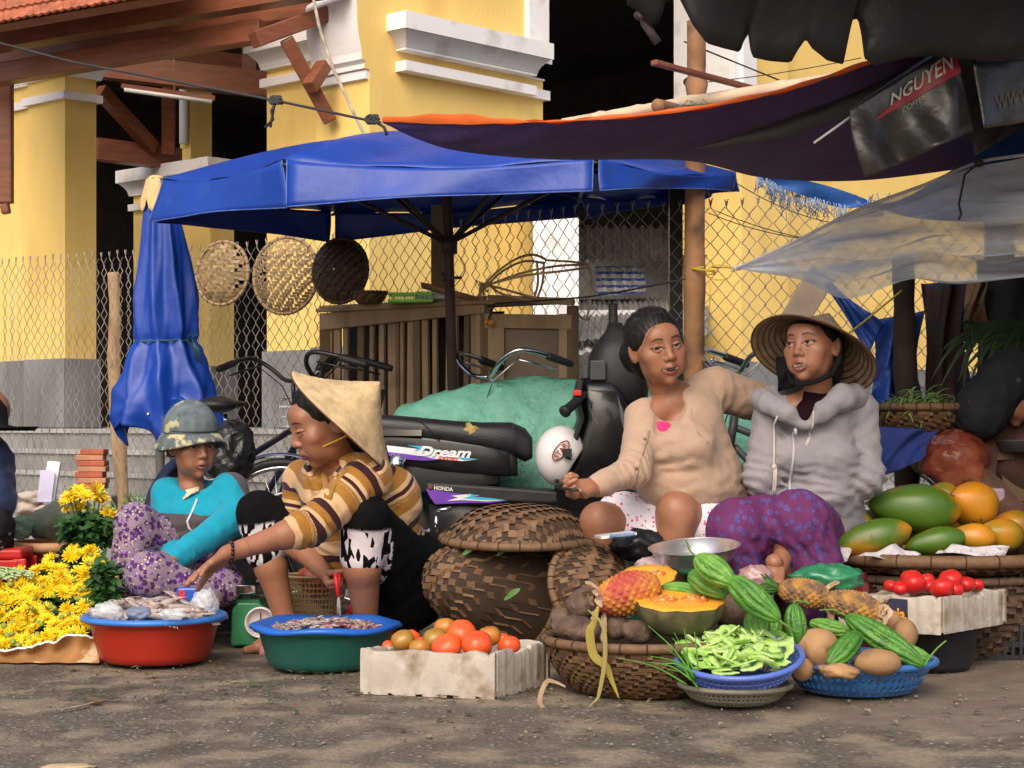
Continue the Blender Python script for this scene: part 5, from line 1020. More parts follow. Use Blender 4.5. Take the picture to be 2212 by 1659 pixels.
	mb = MB(); loftv(mb, [(698, 1314, 1344, .04), (718, 1306, 1356, .06), (738, 1288, 1382, .10), (770, 1272, 1398, .13), (825, 1268, 1402, .14), (862, 1290, 1398, .13), (880, 1320, 1390, .10)], Y, 22, 3); cowl = link('handlebar_cowl', mb, P2, root)
	mb = MB(); mb.box(W(1292, 800, Y - .142), (.06, .01, .075)); bevel(link('cowl_panel', mb, mat('grey_panel', (.06, .06, .062), .4), cowl, smooth=False), .008)
	mb = MB(); p, q = W(1325, 715, Y), W(1324, 655, Y - .02); mb.tube([p + (q - p) * t for t in (0, .12, .2, 1, 1.01)], [.026, .026, .0185, .0165, .012], 14)
	for t in np.linspace(.25, .95, 9): c = p + (q - p) * t; th = np.linspace(0, 6.28, 15)[:-1]; mb.tube(c + np.stack([.0175 * np.cos(th), .0175 * np.sin(th), th * 0], -1), .002, 4, closed=True)
	link('grip', mb, M['rubber'], root); mb = MB(); p, q = W(1252, 862, Y - .25), W(1219, 890, Y - .30); mb.tube([p + (q - p) * t for t in (-.4, 0, .05, .9, .92, 1.05)], [.012, .014, .019, .019, .024, .022], 14); link('grip', mb, M['rubber'], root)
	mb = MB(); mb.tube([p, W(1262, 850, Y - .12), W(1300, 820, Y)], .012, 8); link('handlebar', mb, M['chrome'], root); mb = MB(); mb.box(p + V3(-.008, -.01, .022), (.03, .03, .022)); bevel(link('switch', mb, mat('red_switch', (.6, .02, .02), .4), root, smooth=False), .004)
	wheel(root, W(785, 1182, Y), .282, (0, 1, 0), .033, 36); wheel(root, W(1462, 1182, Y), .275, (0, 1, 0), .03, 36)
	mb = MB(); a = np.linspace(-.15, 2.5, 24); c = W(785, 1182, Y); mb.grid([[c + V3(.305 * math.cos(t), o, .305 * math.sin(t)) for t in a] for o in (-.06, -.03, .03, .06)]); link('mudguard', mb, G_, root, solid=.004)
	mb = MB(); mb.tube([W(862, 990, Y - .14), W(838, 1090, Y - .13)], .024, 12); mb.tube([W(862, 985, Y - .14), W(852, 1022, Y - .138)], .030, 12); link('shock_absorber', mb, M['chrome'], root)
	mb = MB(); mb.tube([W(930, 1150, Y - .15), W(870, 1165, Y - .15), W(720, 1160, Y - .15)], [.022, .035, .04], 12); mb.tube([W(942, 1115, Y - .15), W(944, 1150, Y - .15)], .008, 8); mb.tube([W(940, 1104, Y - .15), W(975, 1098, Y - .16)], .008, 8); link('exhaust', mb, M['chrome'], root)
	mb = MB(); loft(mb, [(930, 1085, 1190, .10), (1000, 1080, 1210, .12), (1100, 1095, 1215, .12), (1150, 1120, 1200, .08)], Y, 16, 4); link('engine', mb, P2, root); mb = MB(); mb.tube([W(1330, 850, Y), W(1410, 1000, Y), W(1462, 1182, Y)], .03, 10); link('fork', mb, M['chrome'], root); mb = MB(); loft(mb, [(1330, 930, 1040, .1), (1400, 960, 1050, .11), (1500, 1010, 1070, .08)], Y, 16); link('front_fairing', mb, G_, root); mb = MB(); mb.box(W(865, 935, Y - .13), (.16, .014, .022)); link('grab_rail', mb, M['chrome'], root, smooth=False)
	he = thing('helmet', 'white open-face helmet with STAR badge hanging beside the motorbike leg shield', 'helmet', W(1212, 990, 7.02)); H = Flesh(); c = W(1212, 985, 7.0); H.ell(c, (.100, .115, .115)); H.ell(c + V3(.085, -.0, -.05), (.10, .10, .08), sub=True, k=.02)
	flesh_part(he, 'shell', H, .006, mat('white_helmet_paint', (.74, .72, .72), .25, .03, coat=.4), fr=None); mb = MB(); fr_c = c + V3(-.004, -.1165, .022)
	e = lambda u, v: fr_c + V3(.030 * u, .012 * ((u * .3) ** 2 + .0) , 0) * 1.0 + (V3(.55, 0, .83) * 0); dx, dz = unit(V3(.62, .12, .78)), unit(V3(-.78, 0, .62)); a = np.linspace(0, 6.28, 33)[:-1]; mb.tube(fr_c + .043 * np.cos(a)[:, None] * dx + .020 * np.sin(a)[:, None] * dz, .0028, 5, closed=True); rb = mat('red_brown_print', (.30, .05, .03), .4); link('badge', mb, rb, he); decal('STAR', lambda x, y: fr_c + dx * (x - .5) * .066 + dz * (y - .5) * .020 - V3(0, .002, 0), rb, he, bold=.03)
	mb = MB(); mb.box(W(1225, 978, 6.86), (.035, .02, .03)); mb.bar(W(1225, 985, 6.87), W(1238, 1010, 6.95), .018, .004); link('strap', mb, M['rubber'], he, smooth=False)
motorbike()
def bicycle(label, loc, rz, paint, chrome=False, basket=False, guard=None):
	root = thing('bicycle', label, 'bicycle', (0, 0, 0), 'bicycles parked along the fence'); ax = (0, 1, 0); bar_m = M['chrome'] if chrome else mat('dark_bar', (.05, .048, .05), .3, .3, metal=.7)
	wheel(root, (-.52, 0, .33), .33, ax, .019, 30); wheel(root, (.56, 0, .33), .33, ax, .019, 30); mb = MB()
	for a, b_ in (((-.52, 0, .33), (-.12, 0, .30)), ((-.12, 0, .30), (-.24, 0, .80)), ((-.12, 0, .30), (.36, 0, .72)), ((-.2, 0, .62), (.36, 0, .80)), ((-.52, 0, .33), (-.22, 0, .70))): mb.tube([a, b_], .015, 10)
	mb.tube([(.35, 0, .90), (.39, 0, .70)], .019, 10)
	for s in (-.05, .05): mb.tube([(.39, s * .6, .70), (.44, s, .58), (.56, s, .33)], .011, 8)
	link('frame', mb, paint, root); mb = MB(); mb.tube([(-.24, 0, .78), (-.26, 0, .86)], .012, 8); link('seat_post', mb, M['chrome'], root)
	mb = MB(); H = Flesh(); H.ell((-.33, 0, .90), (.10, .095, .035)); H.cone((-.30, 0, .905), (-.12, 0, .905), .05, .022, flat=(V3(0, 0, 1), .6)); V, F = H.mesh(.008); mb.add(V, F); link('saddle', mb, M['black_plastic'], root)
	mb = MB(); mb.tube([(.35, 0, .88), (.335, 0, 1.0), (.36, 0, 1.02)], .011, 8)
	for s in (-1, 1):
		P = catmull([(.36, 0, 1.02), (.39, s * .08, 1.03), (.40, s * .17, 1.09), (.36, s * .235, 1.13), (.27, s * .26, 1.12), (.16, s * .27, 1.09)], 24); mb.tube(P, .011, 8)
	link('handlebar', mb, bar_m, root)
	for s in (-1, 1):
		mb = MB(); mb.tube([(.23, s * .265, 1.108), (.22, s * .266, 1.105), (.11, s * .272, 1.075), (.10, s * .272, 1.073)], [.015, .0175, .0165, .012], 10); link('grip', mb, M['rubber'], root); mb = MB(); mb.tube([(.34, s * .21, 1.09), (.27, s * .225, 1.075), (.15, s * .235, 1.045)], .005, 6); mb.tube([(.33, s * .2, 1.1), (.40, s * .1, 1.0), (.42, 0, .8)], .003, 5); link('brake_lever', mb, bar_m, root)
	for cx, a0, a1 in ((-.52, -.1, 2.8), (.56, .4, 3.0)):
		a = np.linspace(a0, a1, 26); mb = MB(); mb.grid([[(cx + .355 * r_ * math.cos(t), o, .33 + .355 * r_ * math.sin(t)) for t in a] for o, r_ in ((-.032, .97), (-.018, 1.0), (.018, 1.0), (.032, .97))]); link('mudguard', mb, guard or paint, root, solid=.002)
	mb = MB(); mb.tube([(-.16, -.06, .16), (-.12, -.05, .30), (-.08, .05, .44)], .01, 8); mb.box((-.16, -.1, .16), (.09, .09, .02)); mb.box((-.08, .1, .44), (.09, .09, .02)); mb.tube([(-.12, -.03, .3), (-.12, -.02, .3)], .09, 24); link('crank', mb, M['chrome'], root)
	mb = MB()
	for s in (-.06, 0, .06): mb.tube([(-.68, s, .70), (-.30, s, .72)], .006, 6)
	for x in (-.66, -.5, -.36): mb.tube([(x, -.06, .70), (x, .06, .70)], .006, 6)
	for s in (-.06, .06): mb.tube([(-.6, s, .70), (-.52, s, .33)], .006, 6)
	link('rack', mb, M['black_metal'], root)
	if basket:
		mb = MB(); zt, zb = .90, .66
		for k in range(6):
			t = k / 5; z = zb + (zt - zb) * t; w, x0, x1 = .10 + .05 * t, .46 - .0 * t, .62 + .06 * t; mb.tube([(x0, -w, z), (x1, -w, z), (x1, w, z), (x0, w, z), (x0, -w, z)], .0025 if k < 5 else .006, 5)
		for y in np.linspace(-1, 1, 11): mb.tube([(.62, y * .1, zb), (.68, y * .15, zt)], .002, 4); mb.tube([(.46, y * .1, zb), (.46, y * .15, zt)], .002, 4)
		for x in np.linspace(0, 1, 7):
			for s in (-1, 1): mb.tube([(.46 + .16 * x, s * .1, zb), (.46 + .22 * x, s * .15, zt)], .002, 4)
		link('basket', mb, M['white_plastic'], root)
	root.rotation_euler = (0, 0, rz); root.location = loc; root.scale = (.93,) * 3; return root
bicycle('old bicycle with a white wire basket seen end-on beside the furled umbrella', (-1.10, 7.95, 0), math.radians(66), mat('navy_paint', (.012, .015, .04), .35, .3), basket=True)
bicycle('dark bicycle with a blue mudguard behind the crouching woman in stripes', (-.46, 7.75, 0), math.radians(172), mat('dark_blue_paint', (.015, .02, .07), .3, .3), guard=mat('blue_guard', (.03, .04, .12), .25, .3))
bicycle('bicycle with shiny chrome handlebars sticking out of the green tarp', (.18, 7.72, 0), math.radians(214), mat('green_paint', (.02, .05, .03), .4), chrome=True)
bicycle('bicycle with a dull chrome handlebar between the two seated women', (1.16, 7.34, 0), math.radians(208), mat('grey_paint', (.06, .06, .06), .4), chrome=True)
mb = MB(); H = Flesh(); H.ell(W(495, 985, 7.3), (.10, .09, .12), k=.05); H.ell(W(505, 945, 7.32), (.06, .06, .06), k=.06); V, F = H.mesh(.009, folds(.014, (26, 26, 20), .006)); mb.add(V, F); solo('plastic_bag', mb, mat('black_bag', (.012, .012, .014), .3, .3, 12, .6, 25, dist=.02), 'crumpled black plastic bag hanging under the leftmost bicycle saddle', 'bag')
mb = MB(); c = W(745, 865, 7.5); mb.lathe([(.09, -.12), (.125, .04), (.13, .045), (.118, .04), (.085, -.11)], c, 4, sx=1.35, sy=1.0); o = solo('bike_crate', mb, M['black_plastic'], 'black plastic carrier box on a bicycle left of the green tarp', 'crate', smooth=False)
def green_tarp():
	prof = [(846, 905), (870, 872), (930, 850), (1000, 832), (1070, 818), (1150, 811), (1230, 812), (1262, 826), (1330, 838), (1420, 850), (1520, 862), (1625, 838), (1660, 862), (1690, 905)]; Yt = 7.55; rows = []; ps = resample([W(a, b_, Yt) for a, b_ in prof], 80)
	for k, v in enumerate(np.linspace(0, 1, 24)):
		P = ps.copy(); f = math.sin(min(v * 1.25, 1) * math.pi / 2); dy = (v - .8) * .62; P[:, 1] += np.where(v < .8, (v - .8) * .42 * (1 - v * .2), (v - .8) * .5); P[:, 2] = P[:, 2] * f ** .8 if v < .8 else P[:, 2] * (1 - (v - .8) * .4)
		q = P * np.array([9, 9, 7]); P[:, 1] += .010 * hsh(q * 1.5, 1.) * f + .006 * np.abs(hsh(q * 4, 3.)); P[:, 2] += .008 * hsh(q * 2.5, 2.) * f; u_ = np.linspace(0, 1, 80); P[:, 2] += .011 * (.5 - np.abs(np.sin(17 * u_ + 5 * v + 1.2 * np.sin(6 * v + 4 * u_)))) * f - .008 * np.abs(np.sin(31 * u_ - 9 * v)) * f; P[:, 1] -= .02 * np.abs(np.sin(13 * u_ + 3 * v)) * f * (v < .75); P[:, 0] += (1 - f) * np.linspace(-.1, .1, 80); rows.append(P)
	mb = MB(); mb.grid(np.stack(rows)); m = mat('green_woven_tarp', (.125, .36, .27), .55, .16, 9, 1., 22, dist=.02, dirt=((.075, .23, .165), 13, .56, .2)); solo('green_tarp', mb, m, 'crinkled sea-green tarp thrown over goods and a bicycle behind the motorbike', 'tarp', solid=.003)
green_tarp()
# ------------------------------------------------------------------ produce and containers
def revolve(axis_pts, radii, n=24, fn=None):
	P = np.array(axis_pts, float); m = len(P); t = np.gradient(P, axis=0); t /= np.linalg.norm(t, axis=1)[:, None]; ref = V3(0, .3, 1) if abs(t[0, 2]) < .9 else V3(1, 0, 0); a = np.arange(n) / n * 2 * np.pi; rows = []; x = unit(np.cross(t[0], ref))
	for i in range(m):
		x = unit(x - t[i] * np.dot(x, t[i])); y = np.cross(t[i], x); r = radii[i] * (1 if fn is None else fn(i / (m - 1), a)); rows.append(P[i] + (np.cos(a) * r)[:, None] * x + (np.sin(a) * r)[:, None] * y)
	return np.stack(rows)
def foam_box(name, FL, FR, BR, z0, h, label, th=.022, seed=0, notch=True):
	FL, FR, BR = [np.array(p) * V3(1, 1, 0) + V3(0, 0, z0) for p in (FL, FR, BR)]; BL = FL + BR - FR; root = thing(name, label, 'foam box', (FL + BR) / 2 * V3(1, 1, 0) + V3(0, 0, z0))
	m = mat('dirty_foam', (.43, .385, .33), .85, .16, 14, .4, 120, dist=.004, dirt=((.22, .165, .11), 13, .50, .22)); rng = np.random.default_rng(seed); H = V3(0, 0, h); cs = [FL, FR, BR, BL]
	for k in range(4):
		a, b_ = cs[k], cs[(k + 1) % 4]; d = unit(b_ - a); L = np.linalg.norm(b_ - a); inn = np.cross(V3(0, 0, 1), d); n = 44; u = np.linspace(0, 1, n); off = th if k % 2 else 0; u = (off + u * (L - 2 * off)) / L
		top = h + .006 * hsh(np.stack([u * 9, u * 5, u * 0 + k], -1), seed) + np.where((np.abs(u - .5) < .16) & (k in (1, 3)), -.012, 0) - .012 * np.exp(-((u - .95) / .015) ** 2); rows = []
		for zf, o in ((0, 0), (.04, -.0), (.5, .0), (.93, .0), (1, .004), (1, th - .004), (.93, th), (.1, th)):
			lo = np.where((np.abs((u * 4.5 + .5) % 1 - .5) < .055), .018, 0) if (notch and zf == 0) else 0
			P = a + d * (u * L)[:, None] + inn * (o + (.003 * hsh(np.stack([u * 30, u * 0 + zf * 9, u * 0 + k], -1), seed + 2))[:, None] * (o < th / 2)); P[:, 2] = z0 + top * zf + lo; rows.append(P)
		mb = MB(); mb.grid(np.stack(rows + [rows[0]]))
		nn, mm = 9, n; mb.f += [tuple(r * mm for r in range(nn - 1)), tuple(r * mm + mm - 1 for r in range(nn - 1))[::-1]]; mb.mi += [0, 0]; link('side_wall', mb, m, root, angle=40)
	mb = MB(); mb.poly([p + V3(0, 0, .006) for p in cs], V3(0, 0, .014)); link('base', mb, m, root, smooth=False); return root, (FL, FR, BR, BL)
foam_box('foam_box', G(778, 1499), G(1068, 1511), G(1188, 1478), 0, .125, 'battered white foam box of mixed ripe tomatoes standing on the ground', seed=1)
def tomato_mat(name, c, c2): return mat(name, c, .3, .2, 7, .08, 60, c2=c2, t=.5, w=.22, spec=.4, rnd=1, coat=.08, dirt=((.35, .16, .05), 30, .68, .1))
TM = {'r': tomato_mat('red_tomato', (.64, .050, .014), (.72, .13, .03)), 'g': tomato_mat('green_tomato', (.22, .20, .03), (.50, .16, .03)), 'o': tomato_mat('orange_tomato', (.58, .12, .02), (.40, .22, .03)), 'd': tomato_mat('deep_red_tomato', (.50, .012, .012), (.60, .03, .025))}
def tomato(px, py, r, Y, m, label, group, sq=.86, tilt=(0, 0)):
	R = r / FPX * Y; mb = MB(); c = W(px, py, Y); rx = euler(tilt[0], tilt[1], random.random() * 6)
	mb.ball(V3(0, 0, 0), (R, R, R * sq), 28, fn=lambda V: V * (1 + .035 * np.cos(5 * np.arctan2(V[..., 1], V[..., 0])) * (1 - np.abs(V[..., 2])) ** .5)[..., None] - V3(0, 0, .16) * np.exp(-((np.arccos(np.clip(V[..., 2], -1, 1))) / .35) ** 2)[..., None], ax=rx)
	mb.v = [v + c for v in mb.v]; return solo('tomato', mb, TM[m], label, 'tomato', group)
TD = [(870, 1383, 26, 5.27, 'g', 'orange-green tomato at the left front corner of the foam box'), (841, 1398, 17, 5.33, 'r', 'half hidden red tomato against the left wall of the foam box'), (892, 1375, 17, 5.42, 'r', 'small red tomato behind the orange-green one in the foam box'), (912, 1392, 21, 5.36, 'r', 'pale red tomato wedged between two greenish ones in the foam box'), (907, 1401, 25, 5.24, 'g', 'olive tomato low behind the front wall of the foam box'), (940, 1380, 27, 5.27, 'g', 'green shouldered tomato left of the big red one in the foam box'), (962, 1357, 26, 5.38, 'o', 'orange tomato topmost at the back of the pile in the foam box'), (997, 1368, 33, 5.26, 'r', 'biggest red tomato on top of the pile in the foam box'), (965, 1399, 34, 5.21, 'r', 'pinkish red tomato at the front wall middle of the foam box'), (1031, 1392, 34, 5.2, 'r', 'large red tomato at the front right of the foam box'), (1057, 1374, 26, 5.3, 'g', 'yellow-green tomato at the back right of the foam box'), (1088, 1380, 15, 5.42, 'r', 'mostly hidden red tomato behind the yellow-green one'), (1100, 1396, 26, 5.28, 'r', 'red tomato at the right wall of the white foam box'), (1010, 1405, 26, 5.36, 'o', ''), (935, 1410, 28, 5.35, 'r', ''), (1070, 1408, 26, 5.4, 'r', '')]
for i, (px, py, r, Y, m, lb) in enumerate(TD):
	if lb: tomato(px, py, r, Y, m, lb, 'tomatoes in the front foam box', tilt=(random.uniform(-.6, .3), random.uniform(-.5, .5)))
ROOT_SK = mat('taro_skin', (.125, .082, .058), .9, .4, 22, .9, 50, dist=.010, dirt=((.055, .034, .032), 14, .5, .2), rnd=1); JIC = mat('jicama_skin', (.31, .18, .085), .75, .25, 7, .4, 40, dist=.006, dirt=((.14, .075, .04), 16, .55, .2), rnd=1)
def lump(name, px, py, rx, ry, Y, m, label, cat, group=None, tilt=0, ridge=.0, amp=.06, n=26, stem=False):
	c = W(px, py, Y); k = Y / FPX; s = random.random() * 9; mb = MB(); R_ = np.array(Matrix.Rotation(tilt, 3, 'Y')).T
	mb.ball(V3(0, 0, 0), (rx * k, (rx + ry) / 2 * k, ry * k), n, fn=lambda V: V * (1 + amp * hsh(V * 2.2 + s, s) + amp * .35 * hsh(V * 6 + s) + ridge * np.sin(np.arccos(np.clip(V[..., 0], -1, 1)) * 16))[..., None], ax=R_)
	if stem: mb.tube([R_.T @ V3(0, 0, ry * k * .9), R_.T @ V3(.004, 0, ry * k * 1.12)], [.008, .005], 6)
	mb.v = [v + c for v in mb.v]; return solo(name, mb, m, label, cat, group)
for px, py, rx, ry, Y, tl, lb in ((1246, 1360, 56, 30, 5.2, .15, 'dark taro root at the left rim of the round basket'), (1262, 1306, 40, 36, 5.36, -.3, 'taro root standing behind at the left of the round basket'), (1330, 1352, 30, 30, 5.24, 0, 'purplish taro root below the red pineapple'), (1379, 1364, 38, 26, 5.2, .1, 'brown taro root at the front below the cut pumpkin'), (1215, 1335, 28, 22, 5.4, .2, 'taro root half hidden beside the tipped basket'), (1580, 1322, 36, 40, 5.3, .4, 'dark taro root at the right behind the cut pumpkin'), (1300, 1385, 44, 24, 5.3, 0, ''), (1440, 1390, 60, 30, 5.35, 0, ''), (1540, 1370, 46, 34, 5.4, 0, 'taro root lowest at the right of the round basket')):
	if lb: lump('taro', px, py, rx, ry, Y, ROOT_SK, lb, 'taro', 'taro roots in the round basket', tl, .02)
PK_SK = mat('pumpkin_skin', (.11, .10, .05), .6, .4, 14, .3, 40, dirt=((.25, .17, .08), 11, .5, .2)); PK_FL = mat('pumpkin_flesh', (.80, .34, .03), .5, .1, 14, .1, 90); PK_SEED = mat('pumpkin_seeds', (.56, .085, .010), .5, .5, 70, .9, 60, c2=(.80, .34, .06), dist=.015)
def pumpkin(px, py, Y, R, axis, spin, label):
	c = W(px, py, Y); ax = rot_to(axis, (0, 1, .1)); fr = Frame(c, np.stack([ax[0], ax[2], ax[1]])); root = thing('pumpkin_half', label, 'pumpkin', c); a = np.arange(64) / 64 * 2 * np.pi; sh = lambda t: 1 + .035 * np.cos(t * 10 + spin) - .10 * np.exp(-((np.mod(t - spin + np.pi, 2 * np.pi) - np.pi) / .35) ** 2); rows = []
	for t in np.linspace(0, np.pi / 2, 14): rr = R * np.cos(t) ** .75 * sh(a); z = -R * .78 * np.sin(t); rows.append(np.stack([rr * np.cos(a), rr * np.sin(a), np.full(64, z)], -1))
	mb = MB(); mb.grid(c + np.stack(rows) @ fr.R, wrap=True); link('skin', mb, PK_SK, root); rows = []
	for f, z in ((1, .0), (.985, .003), (.62, .003), (.58, .001)): rr = R * f * sh(a); rows.append(np.stack([rr * np.cos(a), rr * np.sin(a), np.full(64, z)], -1))
	mb = MB(); mb.grid(c + np.stack(rows) @ fr.R, wrap=True); mb.add(c + np.concatenate([rows[2], [[0, 0, .003]]]) @ fr.R, [(i, (i + 1) % 64, 64) for i in range(64)]); link('flesh', mb, PK_FL, root)
	for s in (-1, 1):
		mb = MB(); mb.ball(fr(s * R * .36, 0, .002), (R * .32, R * .34, .009), 22, ax=fr.R, fn=lambda V: V * (1 + .12 * hsh(V * 7))[..., None]); cav = link('seed_cavity', mb, PK_SEED, root); mb = MB()
		for i in range(9): mb.ball(fr(s * R * .36 + random.uniform(-.2, .2) * R, random.uniform(-.2, .2) * R, .009), (.0075, .004, .002), 8, ax=np.array(Matrix.Rotation(random.random() * 3, 3, 'Z')).T @ fr.R)
		link('seed', mb, mat('pale_seed', (.75, .55, .32), .5), cav)
pumpkin(1468, 1298, 5.17, .122, (0, -.17, 1), -1.57, 'front pumpkin half with ridged greenish skin, cut orange face upwards'); pumpkin(1392, 1246, 5.43, .094, (-.12, -.28, 1), .6, 'back pumpkin half leaning behind the red pineapple')
BM_A = mat('bitter_melon', (.06, .21, .02), .42, .2, 26, .2, 120, c2=(.17, .36, .06), spec=.45, rnd=1); BM_D = mat('dark_bitter_melon', (.030, .125, .010), .42, .2, 22, .2, 120, c2=(.085, .25, .03), spec=.45, rnd=1); STEM = mat('green_stem', (.10, .22, .03), .6)
def bitter_melon(p0, p1, r, Y0, Y1, label, dark=False, bend=0., stem=None, g='bitter melons at the front stall', stem2=None):
	a, b_ = W(*p0, Y0), W(*p1, Y1); k = 84; t = np.linspace(0, 1, k); P = a + (b_ - a) * t[:, None]; P[:, 2] += bend * np.sin(t * np.pi); R = r / FPX * Y0; rad = R * (np.sin(np.clip(t, 0, 1) * np.pi) ** .48) * (1 - .12 * t) + .0004; s = random.random() * 6
	def fn(q, an):
		rg = np.abs(np.sin(an * 4.5 + .5 * math.sin(q * 7 + s))); bump = np.sin(an * 18 + 3 * math.sin(q * 40 + s)) * np.sin(q * 88 + 2.2 * np.sin(an * 4.5)) * (.5 + .5 * np.cos(an * 9)); return 1 + .19 * rg - .09 + .13 * bump * math.sin(q * math.pi) ** .5
	mb = MB(); mb.grid(revolve(P, rad, 96, fn), wrap=True); root = solo('bitter_melon', mb, BM_D if dark else BM_A, label, 'bitter melon', g)
	for st in (stem, stem2):
		if st:
			q = [a if st is stem2 else b_] + [W(x, y, Y1 if st is stem else Y0) for x, y in st]; sm = MB(); sm.tube(catmull(q, 14), np.linspace(.0032, .0022, 14), 6); link('stem', sm, STEM, root)
bitter_melon((1503, 1203), (1584, 1262), 29, 5.16, 5.08, 'plump pale green bitter melon topmost in the pile, stalk pointing up', stem2=[(1490, 1188), (1484, 1172), (1480, 1166)])
bitter_melon((1572, 1248), (1684, 1341), 30, 5.10, 5.02, 'long bitter melon sloping down from the topmost one', stem=[(1700, 1352), (1716, 1362), (1728, 1366)], dark=True); bitter_melon((1487, 1244), (1568, 1290), 27, 5.22, 5.16, 'pale bitter melon lying under the topmost one', bend=.01); bitter_melon((1432, 1268), (1530, 1284), 17, 5.30, 5.24, 'thin pale bitter melon behind the front pumpkin half'); bitter_melon((1634, 1312), (1632, 1392), 25, 5.20, 5.12, 'pale bitter melon standing upright behind the blue colander'); bitter_melon((1668, 1322), (1672, 1390), 20, 5.22, 5.18, 'bitter melon tucked behind the upright one'); bitter_melon((1714, 1304), (1724, 1394), 23, 5.14, 5.10, 'dark upright bitter melon right of the blue colander', dark=True, stem2=[(1720, 1298), (1735, 1300), (1750, 1303)]); bitter_melon((1826, 1330), (1996, 1438), 28, 5.16, 5.06, 'long dark bitter melon lying across the wide blue basket', dark=True, stem=[(2010, 1418), (2025, 1400), (2044, 1384)], stem2=[(1800, 1318), (1770, 1318)]); bitter_melon((1858, 1368), (1790, 1438), 25, 5.08, 5.0, 'short dark bitter melon between the round jicamas', dark=True); bitter_melon((1748, 1345), (1842, 1368), 18, 5.24, 5.2, 'bitter melon lying behind the biggest jicama'); bitter_melon((1655, 1368), (1712, 1384), 13, 5.16, 5.12, 'small bitter melon at the back rim of the blue colander'); bitter_melon((1915, 1400), (2010, 1424), 20, 5.2, 5.16, 'bitter melon beneath the long dark one in the wide blue basket')
for px, py, rx, ry, Y, lb, st in ((1764, 1402, 49, 46, 5.12, 'biggest round tan jicama beside the blue colander', 0), (1895, 1430, 52, 29, 5.04, 'broad tan jicama at the front of the wide blue basket', 0), (1733, 1446, 24, 26, 5.05, 'small jicama tucked against the blue colander', 0), (1955, 1372, 27, 34, 5.22, 'pear-shaped jicama at the back right of the wide blue basket', 1), (1925, 1345, 24, 26, 5.3, 'jicama hidden behind the dried pineapple leaves', 0)): lump('jicama', px, py, rx, ry, Y, JIC, lb, 'jicama', 'jicamas in the wide blue basket', 0, 0, .05, 28, bool(st))
lump('ginger_root', 1812, 1450, 44, 16, 5.0, JIC, 'knobbly ginger root at the front rim of the wide blue basket', 'ginger', None, .08, .03, .2)
def leaf(mb, pts, w, up=(0, -1, .3), n=16, curl=.15, tip=.05):
	P = catmull(pts, n); t = np.gradient(P, axis=0); ww = w * np.clip(np.sin(np.linspace(.25, np.pi - tip, n)), 0.03, 1); rows = [[], [], []]
	for i in range(n):
		x = unit(np.cross(t[i], up)); nn = np.cross(x, unit(t[i])); rows[0].append(P[i] - x * ww[i] + nn * ww[i] * curl); rows[1].append(P[i]); rows[2].append(P[i] + x * ww[i] + nn * ww[i] * curl)
	return mb.grid(np.array(rows))
PINE_R = mat('red_pineapple_skin', (.38, .06, .04), .6, .3, 12, .3, 90, c2=(.55, .26, .03), t=.52, w=.12); PINE_O = mat('ripe_pineapple_skin', (.13, .08, .05), .75, .3, 26, .5, 90, c2=(.40, .20, .045), t=.50, w=.10); DRY = mat('dried_leaf', (.36, .25, .16), .8, .35, 14); DRY2 = mat('yellowing_leaf', (.36, .28, .05), .6, .4, 6, c2=(.22, .18, .03)); GL = mat('green_leaf', (.07, .17, .035), .5, .3, 14)
def pineapple(p0, p1, r, Y, m, label, dry=True, crown=None, seed=0):
	a, b_ = W(*p0, Y), W(*p1, Y - .03); rng = np.random.default_rng(seed); t = np.linspace(0, 1, 66); P = a + (b_ - a) * t[:, None]; R = r / FPX * Y
	def fn(q, an):
		u, v = an * 13 / (2 * np.pi), q * 7.5; e1 = np.abs(np.sin((u + v) * np.pi)); e2 = np.abs(np.sin((u - v) * np.pi)); h = np.minimum(e1, e2); return 1 + .085 * h ** .6 + .06 * np.exp(-((1 - e1) ** 2 + (1 - e2) ** 2) / .02) - .1
	mb = MB(); mb.grid(revolve(P, R * np.sin(np.clip(t * .94 + .03, 0, 1) * np.pi) ** .42, 104, fn), wrap=True); root = thing('pineapple', label, 'pineapple', (a + b_) / 2 - V3(0, 0, R)); link('body', mb, m, root)
	d = unit(b_ - a); x = unit(np.cross(d, (0, -1, .2))); y = np.cross(d, x)
	if dry:
		mb = MB()
		for i in range(16):
			th = rng.uniform(0, 6.28); o = x * math.cos(th) + y * math.sin(th); q = b_ - d * .02 + o * R * .5; L = rng.uniform(.03, .07); leaf(mb, [q, q + d * L * .5 + o * L * .5, q + d * L * .3 + o * L * .9 + V3(0, -.01, -L * .5)], .009, up=tuple(o + V3(0, -.5, 0)), n=8, curl=.4)
		link('dried_leaf', mb, DRY, root)
	if crown:
		mb = MB()
		for i in range(18):
			th = i * 2.4; o = x * math.cos(th) + y * math.sin(th); q = a + o * R * .15; L = rng.uniform(.05, .085) * (1 - i / 40); leaf(mb, [q, q - d * L * .5 + o * L * .25, q - d * L * .8 + o * L * (.6 - i * .02)], .009, up=tuple(o), n=8, curl=.5)
		link('crown', mb, GL, root)
	return root, a, b_
pineapple((1424, 1262), (1288, 1302), 47, 5.24, PINE_R, 'reddish pineapple with drooping dried leaves between the pumpkin halves', dry=True, seed=1); pineapple((1682, 1272), (1795, 1292), 33, 5.36, PINE_O, 'brown ripe pineapple on the left with its green crown beside the foam box', crown=True, seed=2); pineapple((1784, 1294), (1908, 1326), 34, 5.28, PINE_O, 'brown ripe pineapple on the right in front of the cia foam box', seed=3)
